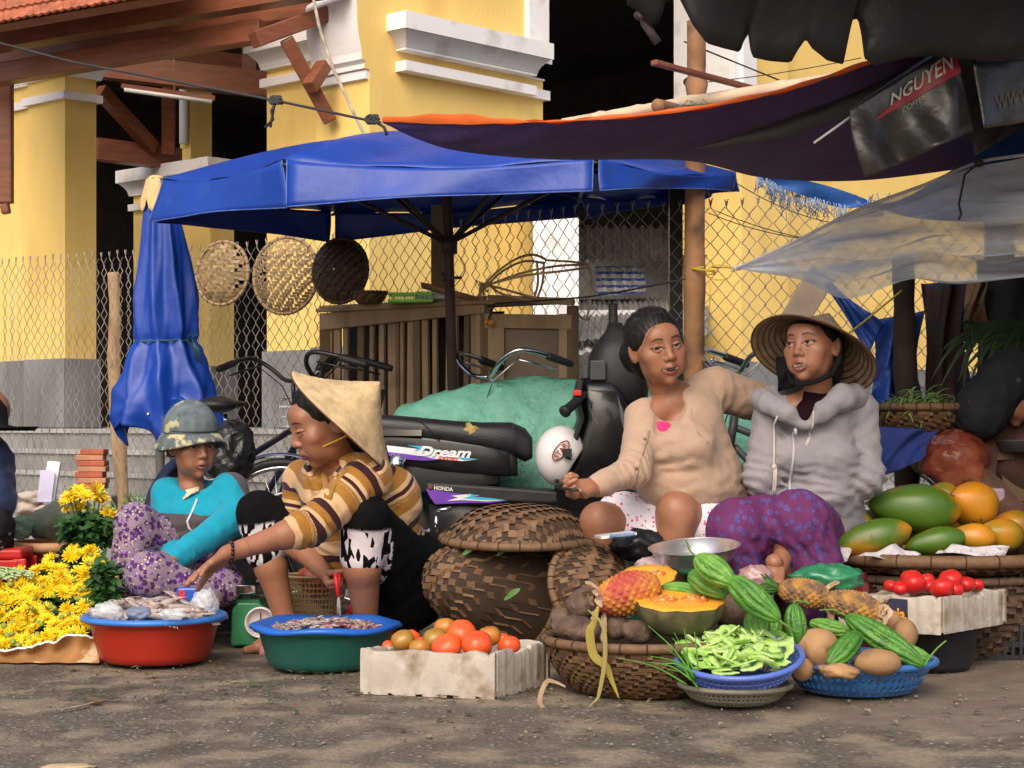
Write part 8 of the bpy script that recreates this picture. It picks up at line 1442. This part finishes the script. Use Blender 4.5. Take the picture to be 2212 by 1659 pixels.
	zp = drop(1737, 925, 1728, 1075); mb.tube(zp, .0045, 6, flat=.6); mb.box(zp[0] + V3(0, -.006, -.012), (.008, .004, .02)); link('zip', mb, mat('zip_tape', (.42, .41, .44), .5), hood)
	mb = MB(); c1 = drop(1695, 900, 1690, 1075); c1[:, 1] -= .004; mb.tube(c1, .0036, 6); mb.ball(c1[7] + V3(0, -.003, 0), (.009, .008, .010), 10); mb.tube(c1[7:] + V3(.006, -.002, 0), .0034, 6)
	c2 = drop(1776, 888, 1772, 945); mb.tube(c2, .0036, 6); mb.tube([c2[-1], c2[-1] + V3(-.012, -.004, -.03)], [.006, .008], 6); link('drawstring', mb, cloth_mat('cream_cord', (.52, .46, .41)), hood)
	S = Flesh(); S.cone(hip + V3(-.04, 0, -.02), hip + V3(-.04, -.03, -.08), .135, .13, k=.04); S.chain([hip + V3(-.06, -.05, 0), kr], [.13, .088], k=.03); S.cone(kr, W(1585, 1250, 5.86), .088, .095, k=.03); S.cone(W(1585, 1250, 5.86), W(1590, 1345, 5.9), .095, .09, k=.03)
	S.chain([hip + V3(-.02, -.06, 0), kl + V3(.02, .03, -.015)], [.115, .094], k=.03); S.cone(kl + V3(.02, .03, -.01), W(1760, 1215, 5.84), .095, .082, k=.03); S.cone(W(1760, 1215, 5.84), W(1748, 1300, 5.86), .082, .078, k=.03); S.ell(W(1745, 1165, 5.92), (.07, .09, .07), k=.04)
	flesh_part(root, 'trousers', S, .0062, print_mat('purple_paisley', (.125, .030, .110), [(46, .0, .34, (.07, .065, .21), .42), (46, .36, .42, (.10, .07, .26), .4), (110, 0, .22, (.075, .06, .20), .4), (70, 0, .2, (.20, .025, .09), .25)]), bend_folds([(kl + V3(.06, 0, -.08), V3(.8, 0, .6), .11, .008, .05), (kr + V3(.05, 0, -.08), V3(.8, 0, .5), .1, .008, .05)], folds(.006, (16, 16, 7), .002, 5.)), smooth=2)
	conical_hat(root, W(1757, 768, 5.96), (.37, .46, .81), .208, .175, M['hat_worn'], seed=3)
	mb = MB(); mb.grid(cloth_grid(W(1676, 772, 5.99), W(1704, 768, 5.97), W(1716, 836, 5.95), W(1681, 846, 5.97), 10, 10, fn=lambda P, u, v: P + V3(0, .012, 0) * np.sin(v * 7 + u * 3)[..., None])); link('hat_strap', mb, BLK, root, solid=.004)
	mb = MB(); mb.tube([hd(.072, .01, -.03), hd(.066, .03, -.08), hd(.040, .058, -.112), hd(0, .074, -.122), hd(-.040, .062, -.115), hd(-.066, .02, -.095), hd(-.074, -.015, -.05), hd(-.078, -.03, .0)], [.008, .010, .012, .012, .013, .015, .016, .012], 10, flat=.55); link('chin_strap', mb, BLK, root)
	return root
woman_hoodie()
# ---- woman in the striped sweater
def woman_stripes():
	hatclip = hat_clip(W(737, 910, 6.02), (.70, -.03, .71), .226, .18)
	root = person('crouching woman in a brown striped sweater and pointed straw hat reaching out with one hand', W(800, 1400, 6.15) * V3(1, 1, 0))
	hd = nose_frame(702, 908, 6.0, (-.90, -.34, -.40), .06, 1.22)
	nb = W(722, 1003, 6.08); chest = W(735, 1060, 6.12); belly = W(770, 1160, 6.2); hip = W(868, 1240, 6.28)
	sl, el, wl = W(795, 1032, 5.96), W(672, 1138, 5.82), W(490, 1196, 5.66); sr, er, wr = W(655, 1035, 6.25), W(630, 1160, 6.25), W(700, 1236, 6.05)
	kl, kr = W(788, 1115, 5.93), W(560, 1110, 6.25); al, ar = W(792, 1352, 6.05), W(618, 1345, 6.27)
	pieces = [put_head(hd, head_flesh(0, 0, .42, neck=((0, -.02, -.05), tuple(hd.inv(nb + V3(.01, 0, -.03)))), cheek=1.12), dict(eye=.36, look=(0, -.004), lip=(.22, .06, .052), blush=.2), clip=lambda P: hatclip(hd.o + P @ hd.R))]
	H = Flesh(); H.cone(nb, chest, .055, .09, k=.03); H.chain([chest, belly, hip], [.10, .11, .12]); H.cone(nb, sl, .045, .045); H.cone(nb, sr, .045, .045); H.chain([sl, el], [.046, .044]); H.cone(el, el + (wl - el) * .3, .042, .043, k=.02); H.cone(el + (wl - el) * .3, wl, .042, .025, k=.02)
	H.chain([sr, er], [.045, .04]); H.cone(er, er + (wr - er) * .3, .042, .044, k=.02); H.cone(er + (wr - er) * .3, wr, .043, .027, k=.02)
	H.chain([hip, kl], [.09, .06]); H.cone(kl, W(782, 1225, 5.95), .055, .060, k=.02); H.cone(W(782, 1225, 5.95), al, .060, .036, k=.02); H.chain([hip, kr], [.09, .058]); H.cone(kr, W(585, 1225, 6.26), .052, .053, k=.02); H.cone(W(585, 1225, 6.26), ar, .053, .035, k=.02)
	H.cone(ar, ar + V3(.02, 0, -.03), .036, .036, k=.02); H.cone(ar + V3(-.01, -.01, -.03), W(560, 1398, 6.17), .034, .030, k=.02, flat=(V3(0, 0, 1), .75)); H.cone(al, G(770, 1415) + V3(0, 0, .03), .036, .03, k=.02)
	pieces.append(limb_piece(H, .0055))
	H = Flesh(); fx = W(560, 1400, 6.17)
	for i in range(5): H.cone(fx + V3(-.005, -.012 + .018 * i, .0), fx + V3(-.045 + .006 * abs(i - 1), -.03 + .022 * i, -.004), .013, .011 if i else .014, k=.005)
	pieces.append(limb_piece(H, .003))
	H = Flesh(); H.cone(wl + (el - wl) * .2, wl, .031, .026, k=.01); hand_flesh(H, wl, W(408, 1248, 5.56) - wl, (.2, -.35, -.93), -1, (.12, .1, .12, .18), .05, .25, 1.08, tabd=.5); pieces.append(limb_piece(H, .0024))
	H = Flesh(); H.cone(wr + (er - wr) * .2, wr, .031, .027, k=.01); hand_flesh(H, wr, W(722, 1275, 5.98) - wr, (.75, -.45, .1), 1, (1.15, 1.25, 1.35, 1.4), .04, .9, 1.04, tabd=.3); pieces.append(limb_piece(H, .0024))
	body_mesh(root, pieces)
	flesh_part(root, 'hair', hair_flesh(.040, bun=((0, -.085, -.05), (.06, .05, .075)), vol=1.03), .0028, M['hair'], hair_disp(.0014), fr=hd, clip=lambda P: hatclip(hd.o + P @ hd.R))
	strands(root, hd, [[(.03, .06, .085), (.01, .09, .10), (-.01, .115, .09), (-.015, .125, .075)], [(.0, .06, .09), (-.01, .1, .095), (-.02, .12, .07)], [(-.03, .05, .09), (-.04, .095, .10), (-.05, .11, .085)], [(.05, .045, .075), (.05, .08, .06), (.052, .085, .02)]])
	C = Flesh()
	C.cone(nb + V3(0, 0, -.03), chest, .085, .125, k=.04, tag=1); C.cone(chest, belly, .128, .145, k=.05, tag=2); C.cone(belly, hip, .145, .16, k=.05, tag=3); C.cone(nb + V3(.02, 0, -.03), sl, .075, .074, k=.04, tag=4); C.cone(nb + V3(-.02, 0, -.03), sr, .066, .062, k=.04, tag=4); C.ell(W(842, 1090, 6.2), (.11, .13, .13), k=.06, tag=2)
	C.cone(sl, el, .074, .062, k=.025, tag=5); C.cone(el, el + (wl - el) * .16, .060, .055, k=.012, tag=6); C.cone(el + (wl - el) * .08, el + (wl - el) * .17, .060, .058, k=.006, tag=6); C.cone(sr, er, .062, .056, k=.025, tag=7); C.cone(er, er + (wr - er) * .14, .055, .052, k=.012, tag=8)
	C.ell(W(696, 1000, 5.99), (.055, .075, .05), k=.012, sub=True); C.cone(W(694, 1015, 5.98), W(702, 1056, 5.96), .034, .012, k=.008, sub=True)
	def stripe(P):
		a1 = unit(belly - chest); s_t = (P - nb) @ a1
		tg, tt = C.nearest(P); s_ = s_t.copy(); ls = np.linalg.norm(el - sl)
		m5 = tg == 5; s_[m5] = .055 + tt[m5] * ls; m6 = tg == 6; s_[m6] = .055 + ls + ((P[m6] - el) @ unit(wl - el)); lr = np.linalg.norm(er - sr); m7 = tg == 7; s_[m7] = .055 + tt[m7] * lr; m8 = tg == 8; s_[m8] = .055 + lr + ((P[m8] - er) @ unit(wr - er))
		s_ = s_ + .004 * hsh(P * 14); return (s_ / .178 + 2.05) % 1.0
	mu, be, dk = (.31, .145, .028), (.56, .36, .20), (.040, .012, .016)
	m = cloth_mat('striped_knit', (1, 1, 1), .05); ramp_attr(m, 's', [(0, mu), (.20, be), (.46, dk), (.60, mu), (.76, be), (.83, dk), (.90, be), (.95, mu)])
	dsp = bend_folds([(el, el - sl, .10, .008, .034), (er, er - sr, .08, .007, .03), (sl + V3(-.03, -.04, -.03), V3(-.8, 0, -.6), .09, .005, .045), (belly, V3(.3, 0, 1), .16, .009, .045), (W(690, 1060, 6.0), V3(.7, 0, .3), .1, .004, .04)], folds(.004, (14, 14, 16), .002, 9.))
	V, F = C.mesh(.0058, dsp, smooth=2); mb = MB(); mb.add(V, F); mb.attr['s'] = stripe(V); link('sweater', mb, m, root)
	mb = MB(); mb.tube(drape(C, [(664, 1008), (676, 1028), (692, 1054), (700, 1080)], 5.7, .001), .011, 8, flat=.35); mb.tube(drape(C, [(736, 1016), (722, 1034), (708, 1056), (702, 1082)], 5.7, .001), .011, 8, flat=.35); link('ribbed_placket', mb, cloth_mat('ochre_rib', (.30, .15, .035)), root)
	L = Flesh(); L.cone(hip, hip + V3(.01, 0, -.05), .165, .15, k=.05); L.chain([hip + V3(0, -.06, 0), kl + V3(0, 0, -.005)], [.14, .078], k=.03); L.cone(kl, W(783, 1203, 5.95), .076, .072, k=.02); L.chain([hip + V3(-.02, .04, 0), kr], [.13, .076], k=.03); L.cone(kr, W(572, 1190, 6.26), .074, .068, k=.02)
	cl, cr = W(783, 1203, 5.95), W(572, 1190, 6.26); V, F = L.mesh(.006, folds(.0025, (18, 18, 18), .001)); mb = MB(); mb.add(V, F)
	def cuff(P):
		o = np.zeros(len(P))
		for k_, c_ in ((kl, cl), (kr, cr)):
			d = unit(c_ - k_); q = (P - c_) @ d; rr = np.linalg.norm((P - c_) - q[:, None] * d, axis=1); o = np.maximum(o, np.clip((q + .105) / .01, 0, 1) * (rr < .095) * (np.linalg.norm(P - c_, axis=1) < .16))
		return o
	mb.attr['cuff'] = cuff(V); lm = cloth_mat('black_jersey', (.004, .0035, .0045), .3); nt = lm.node_tree; at = nt.nodes.new("ShaderNodeAttribute"); at.attribute_name = 'cuff'; tc = nt.nodes.new("ShaderNodeTexCoord"); wv = nt.nodes.new("ShaderNodeTexVoronoi"); wv.inputs["Scale"].default_value = 30; mp = nt.nodes.new("ShaderNodeMapping"); mp.inputs["Scale"].default_value = (2.6, 1.5, .8); nt.links.new(tc.outputs["Object"], mp.inputs[0]); nt.links.new(mp.outputs[0], wv.inputs[0]); sc = nt.nodes.new("ShaderNodeSeparateColor"); nt.links.new(wv.outputs["Color"], sc.inputs[0]); gt = nt.nodes.new("ShaderNodeMath"); gt.operation = 'GREATER_THAN'; gt.inputs[1].default_value = .42; nt.links.new(sc.outputs[1], gt.inputs[0]); mu_ = nt.nodes.new("ShaderNodeMath"); mu_.operation = 'MULTIPLY'; nt.links.new(gt.outputs[0], mu_.inputs[0]); nt.links.new(at.outputs["Fac"], mu_.inputs[1])
	mx = nt.nodes.new("ShaderNodeMix"); mx.data_type = 'RGBA'; nt.links.new(mu_.outputs[0], mx.inputs[0]); nt.links.new(P_(lm).inputs["Base Color"].links[0].from_socket, mx.inputs[6]); mx.inputs[7].default_value = (.62, .56, .6, 1); nt.links.new(mx.outputs[2], P_(lm).inputs["Base Color"])
	link('leggings', mb, lm, root)
	hat = conical_hat(root, W(737, 910, 6.02), (.70, -.03, .71), .226, .18, M['hat_straw'], seed=1)
	mb = MB(); mb.tube([W(770, 930, 5.93), W(735, 948, 5.92), W(690, 968, 5.93), W(668, 978, 5.95)], .0028, 6); mb.ball(W(772, 929, 5.93), (.010, .008, .010), 8); link('chin_ribbon', mb, cloth_mat('yellow_ribbon', (.55, .36, .02)), root)
	mb = MB(); d = unit(wl - el); x_ = unit(np.cross(d, (0, 0, 1))); y_ = np.cross(d, x_)
	for i in range(16):
		a = i / 16 * 2 * np.pi; mb.ball(wl - d * (.012 + .012 * math.cos(a + 1)) + (x_ * math.cos(a) + y_ * math.sin(a)) * .031, .0062, 10)
	link('bead_bracelet', mb, mat('dark_bead', (.02, .01, .01), .25), root)
	mb = MB(); s0 = W(572, 1412, 6.17); mb.poly([s0 + V3(a, b_, 0) for a, b_ in ((-.075, -.03), (-.05, -.05), (.05, -.045), (.12, -.03), (.13, .02), (.1, .045), (-.03, .055), (-.07, .03))], V3(0, 0, -.022)); sd = bevel(link('sandal', mb, mat('pink_foam', (.42, .19, .19), .7), root, smooth=False), .006); 
	mb = MB(); a = np.linspace(.1, np.pi - .1, 10)
	mb.grid(np.stack([np.stack([np.full(10, s0[0] + q) , s0[1] + np.cos(a) * .052, s0[2] + np.sin(a) * .047 - .004], -1) for q in (-.012, .01, .035)])); o = link('strap', mb, mat('pink_strap', (.36, .15, .16), .6, .2, 60), sd); k = o.modifiers.new('s', 'SOLIDIFY'); k.thickness = .005
	sc_ = thing('scissors', 'small scissors with bright red handles held by the crouching woman', 'scissors', W(728, 1290, 5.95)); y = 5.92
	mb = MB(); mb.tube([W(724, 1238, y), W(727, 1262, y), W(731, 1290, y)], [.006, .0075, .005], 8); mb.tube([W(733, 1240, y + .02), W(732, 1262, y + .015), W(731, 1290, y + .006)], .005, 8); link('handle', mb, mat('red_plastic', (.62, .02, .02), .35), sc_)
	mb = MB(); mb.bar(W(731, 1286, y), W(734, 1330, y), .009, .003, up=(0, 1, 0)); mb.bar(W(731, 1286, y + .006), W(730, 1325, y + .006), .008, .003, up=(0, 1, 0)); link('blade', mb, M['chrome'], sc_, smooth=False)
	return root
woman_stripes()
# ---- woman in the turquoise jacket
def woman_turquoise():
	root = person('seated woman in a turquoise fleece jacket, denim bucket hat and purple floral trousers', W(420, 1330, 6.5) * V3(1, 1, 0))
	hd = nose_frame(414, 962, 6.5, (.58, -.80, -.08), -.03, .98)
	nb = W(415, 1056, 6.53); chest = W(425, 1110, 6.58); hip = W(465, 1235, 6.68); sr, er, wr = W(362, 1068, 6.55), W(355, 1160, 6.5), W(385, 1230, 6.35); sl, el, wl = W(497, 1062, 6.5), W(512, 1118, 6.42), W(382, 1204, 6.2)
	kA, kB = W(293, 1130, 6.38), W(322, 1240, 6.12); aA, aB = W(282, 1290, 6.4), W(450, 1290, 6.2)
	pieces = [put_head(hd, head_flesh(.25, .25, .8, neck=((0, -.02, -.05), tuple(hd.inv(nb + V3(0, .02, -.03))))), dict(mouth=.25, smile=.25, eye=.75, look=(.003, -.001), lip=(.26, .08, .07)))]
	H = Flesh(); H.cone(nb, chest, .05, .09, k=.03); H.cone(chest, hip, .09, .11); H.chain([sr, er, wr], [.04, .036, .025]); H.chain([sl, el, wl], [.04, .036, .025]); H.chain([hip, kA, aA], [.07, .05, .035]); H.chain([hip, kB, aB], [.07, .05, .035])
	H.cone(aA, aA + V3(-.02, -.12, -.05), .034, .026); pieces.append(limb_piece(H, .006))
	H = Flesh(); hand_flesh(H, wl, W(352, 1216, 6.14) - wl, (.3, .3, -.9), -1, (.5, .6, .7, .8), .06, .4); hand_flesh(H, wr, W(395, 1270, 6.3) - wr, (.9, 0, 0), 1, (.5, .6, .7, .8), .06, .4); pieces.append(limb_piece(H, .003)); body_mesh(root, pieces)
	flesh_part(root, 'hair', hair_flesh(.04), .003, M['hair'], hair_disp(.0012), fr=hd, clip=lambda P: -.045 - P[:, 2])
	C = Flesh(); C.cone(nb + V3(.0, .01, -.05), W(430, 1130, 6.58), .085, .125, k=.04); C.cone(W(430, 1130, 6.58), hip, .125, .15, k=.05); C.cone(nb + V3(0, .01, -.035), sr, .055, .056, k=.04); C.cone(nb + V3(0, .01, -.035), sl, .058, .064, k=.04); C.chain([sr, er], [.056, .05], k=.02); C.cone(er, wr, .05, .04, k=.02); C.chain([sl, el], [.064, .060], k=.02); C.cone(el, wl, .060, .043, k=.02)
	C.ell(W(400, 1120, 6.47), (.06, .05, .055), k=.05); C.ell(W(452, 1120, 6.46), (.06, .05, .055), k=.05); C.ell(hd(0, .02, -.09), (.082, .09, .075), k=.012, sub=True); C.cone(W(418, 1045, 6.42), W(412, 1074, 6.42), .045, .016, k=.01, sub=True)
	def zone(P):
		px = CX + P[:, 0] / P[:, 1] * FPX; py = HY - (P[:, 2] - EYE) / P[:, 1] * FPX
		tors = np.ones(len(P)); da = Flesh(); da.chain([sl, el, wl], [.064, .06, .043]); db = Flesh(); db.chain([sr, er, wr], [.056, .05, .04]); arm = (da.at(P) < .008) | (db.at(P) < .008)
		low = (P[:, 2] < chest[2] + .006 + .3 * (P[:, 0] - chest[0]) * -.1) & ~arm; yoke = ((P - sl) @ unit(V3(.80, .50, .40)) > .014) & (P[:, 2] > chest[2] - .12)
		return np.where(low | yoke, .75, .25)
	m = cloth_mat('fleece', (1, 1, 1), .05); ramp_attr(m, 'z', [(0, (.010, .27, .39)), (.5, (.085, .072, .08))])
	V, F = C.mesh(.0058, bend_folds([(el, V3(.5, 0, .8), .08, .006, .035), (er, V3(0, 0, 1), .07, .006, .03), (wl, el - wl, .1, .003, .04), (W(420, 1190, 6.5), V3(0, 0, 1), .1, .006, .04)], folds(.0035, (14, 14, 18), .002, 2.)), smooth=2); mb = MB(); mb.add(V, F); mb.attr['z'] = zone(V); jk = link('jacket', mb, m, root)
	mb = MB(); q = drape(C, [(354, 1032), (360, 1056), (368, 1086)], 6.2, .004); q2 = drape(C, [(380, 1030), (393, 1050), (402, 1066)], 6.2, .008); mb.grid([q, [(a + b_) / 2 + V3(0, -.008, .004) for a, b_ in zip(q, q2)], q2]); link('collar', mb, cloth_mat('cream_cotton', (.58, .52, .38)), jk, solid=.005)
	drop = lambda pp, y: drape(C, pp, y)
	mb = MB(); mb.tube(drop([(385, 1062), (402, 1062), (408, 1060), (410, 1085), (402, 1110), (392, 1130), (395, 1145), (402, 1152)], 6.3), .0042, 6); link('zip', mb, mat('white_zip', (.6, .6, .66), .4), jk)
	mb = MB(); mb.tube(drop([(515, 1030), (524, 1055), (528, 1090)], 6.3), .004, 6); link('piping', mb, M['white_plastic'], jk)
	S = Flesh(); S.cone(hip, hip + V3(0, -.04, -.05), .15, .13, k=.04); S.chain([hip + V3(-.02, -.02, .01), kA], [.095, .068], k=.03); S.cone(kA, W(276, 1262, 6.38), .066, .070, k=.03); S.chain([hip + V3(0, -.1, 0), kB], [.095, .074], k=.03); S.cone(kB, W(450, 1285, 6.2), .070, .055, k=.03); S.ell(W(470, 1270, 6.35), (.09, .1, .07), k=.03)
	flesh_part(root, 'trousers', S, .006, print_mat('purple_floral_print', (.24, .18, .24), [(58, 0, .5, (.085, .025, .13), .62), (85, .14, .26, (.55, .48, .40), .5), (60, .0, .3, (.17, .05, .36), .35), (120, 0, .24, (.04, .012, .07), .4), (100, .0, .2, (.42, .30, .07), .18)]), folds(.005, (16, 16, 12), .002, 4.), smooth=2)
	hat_b = Flesh(); hat_b.ell((0, -.012, .060), (.092, .102, .070), k=.02); hat_b.cone((0, -.012, .02), (0, -.012, .075), .091, .088, k=.03)
	V, F = hat_b.mesh(.004, clip=lambda P: .045 - P[:, 2], disp=lambda P: .002 * np.abs(np.sin(np.arctan2(P[:, 0], P[:, 1] + .012) * 3)) * -1); mb = MB(); mb.add(hd.o + V @ hd.R, F)
	hm = mat('worn_denim', (.105, .135, .15), .85, .3, 30, .3, 300, dirt=((.42, .38, .22), 18, .60, .06)); hat = link('bucket_hat', mb, hm, root)
	mb = MB(); n = 48; a = np.arange(n) / n * 2 * np.pi; rows = []
	for r_, z in ((1.0, .052), (1.18, .046), (1.36, .033), (1.42, .026)):
		rows.append(np.stack([np.sin(a) * .090 * r_, -.012 + np.cos(a) * .100 * r_, z - (r_ - 1) * .06 * (.4 - .6 * np.cos(a)) - .085 * (r_ - 1) * np.sin(a) ** 2 - .02 * (r_ - 1) * np.sin(a * 2 + 1)], -1))
	mb.grid(hd.o + np.stack(rows) @ hd.R, wrap=True); o = link('brim', mb, mat('distressed_denim', (.10, .125, .13), .85, .3, 30, .3, 300, dirt=((.46, .42, .25), 26, .50, .08)), hat); k = o.modifiers.new('s', 'SOLIDIFY'); k.thickness = .005; k.offset = -1
	mb = MB(); P = np.stack([np.sin(a) * .0955, -.012 + np.cos(a) * .1055, np.full(n, .056)], -1); mb.tube(hd.o + P @ hd.R, .0035, 5, closed=True); mb.ball(hd(0, -.012, .132), .009, 8); link('hat_band', mb, mat('dark_denim', (.03, .035, .045), .9), hat)
	mb = MB()
	for x0, x1, x2 in ((.050, .036, .020), (.030, .018, .008)):
		mb.tube([hd(x, -.012 + .103 * math.sqrt(1 - (x / .093) ** 2 - ((z - .06) / .072) ** 2), z) for x, z in ((x0, .112), (x1 + .004, .084), (x1 + .002, .074), (x2, .108))], .0055, 5, flat=.5)
	link('painted_mark', mb, mat('cream_paint', (.62, .56, .34), .8, .3, 60), hat)
	return root
woman_turquoise()
# ---- people cut by the frame
def person_edges():
	root = person('person in a dark navy coat and black brimmed hat cut off at the left edge', W(-60, 1390, 6.45) * V3(1, 1, 0)); navy = cloth_mat('navy_nylon', (.018, .026, .07), .2, rough=.5)
	hd = nose_frame(-46, 905, 6.45, (-.8, -.6, 0), 0, 1.05); nb = W(-50, 985, 6.48); hip = W(-95, 1215, 6.55); pieces = [put_head(hd, head_flesh(neck=((0, -.02, -.05), tuple(hd.inv(nb)))), {}, .003)]
	H = Flesh(); H.cone(nb, hip, .08, .1); k1 = W(-30, 1140, 6.3); H.chain([hip, k1, W(-10, 1290, 6.4)], [.09, .06, .04]); H.cone(W(-10, 1290, 6.4), W(-60, 1380, 6.4), .04, .03); pieces.append(limb_piece(H, .007)); body_mesh(root, pieces)
	C = Flesh(); C.cone(nb + V3(0, 0, -.03), hip, .12, .17, k=.05); s, e, w = W(-18, 1000, 6.4), W(-5, 1085, 6.35), W(-70, 1130, 6.2); C.cone(nb, s, .07, .075, k=.04); C.chain([s, e, w], [.075, .062, .05]); flesh_part(root, 'coat', C, .007, navy, folds(.007, (16, 16, 20), .003))
	S = Flesh(); S.chain([hip, k1 + V3(.01, 0, 0), W(-22, 1290, 6.42)], [.14, .085, .07]); flesh_part(root, 'trousers', S, .007, print_mat('black_print', (.012, .011, .013), [(40, 0, .2, (.2, .18, .2), .3)]), folds(.004))
	mb = MB(); n = 40; a = np.arange(n) / n * 2 * np.pi; c = W(-46, 918, 6.40)
	mb.lathe([(.001, .11), (.06, .105), (.095, .06), (.1, .0), (.19, -.02), (.2, -.005), (.198, -.012), (.1, -.01)], c, 40); link('brimmed_hat', mb, BLK, root)
	root = person('person bent forward in a brown ribbed jumper and dark flowered headscarf', W(2210, 1400, 6.7) * V3(1, 1, 0)); hd = nose_frame(2195, 838, 6.55, (.80, .15, -.55), 0, 1.05); nb = W(2225, 905, 6.7); chest = W(2205, 985, 6.75); hip = W(2260, 1130, 6.9)
	s, e, w = W(2120, 930, 6.68), W(2105, 1040, 6.55), W(2190, 1110, 6.4); pieces = [put_head(hd, head_flesh(neck=((0, -.02, -.05), tuple(hd.inv(nb)))), {}, .003)]; H = Flesh(); H.chain([nb, chest, hip], [.06, .1, .12]); H.chain([s, e, w], [.042, .036, .025]); H.chain([hip, W(2190, 1160, 6.5), W(2200, 1350, 6.6)], [.08, .06, .04]); pieces.append(limb_piece(H, .007)); H = Flesh(); hand_flesh(H, w, V3(.8, -.3, -.3), (0, .5, -.8), 1); pieces.append(limb_piece(H, .004)); body_mesh(root, pieces)
	C = Flesh(); C.chain([nb + V3(0, 0, -.05), chest, hip], [.11, .14, .16], k=.05); C.cone(nb, s, .07, .075, k=.05); C.chain([s, e, w], [.075, .066, .05], k=.02); knit = cloth_mat('brown_rib_knit', (.115, .062, .05)); flesh_part(root, 'jumper', C, .0065, knit, lambda P: .0025 * np.sin((P[:, 0] + .3 * P[:, 2]) * 420) + .003 * hsh(P * 18))
	Hs = Flesh(); Hs.ell((0, -.02, .03), (.088, .105, .095)); Hs.cone((0, -.05, -.02), (.0, -.06, -.14), .085, .095, k=.04); Hs.ell((0, .095, -.035), (.062, .07, .08), k=.02, sub=True); flesh_part(root, 'headscarf', Hs, .005, print_mat('dark_scarf', (.016, .017, .022), [(22, 0, .16, (.05, .055, .07), .4)]), folds(.006, (25, 25, 25), .002), fr=hd)
	S = Flesh(); S.chain([hip, W(2190, 1160, 6.5), W(2200, 1350, 6.6)], [.14, .09, .08], k=.03); flesh_part(root, 'trousers', S, .008, BLK, folds(.004))
person_edges()
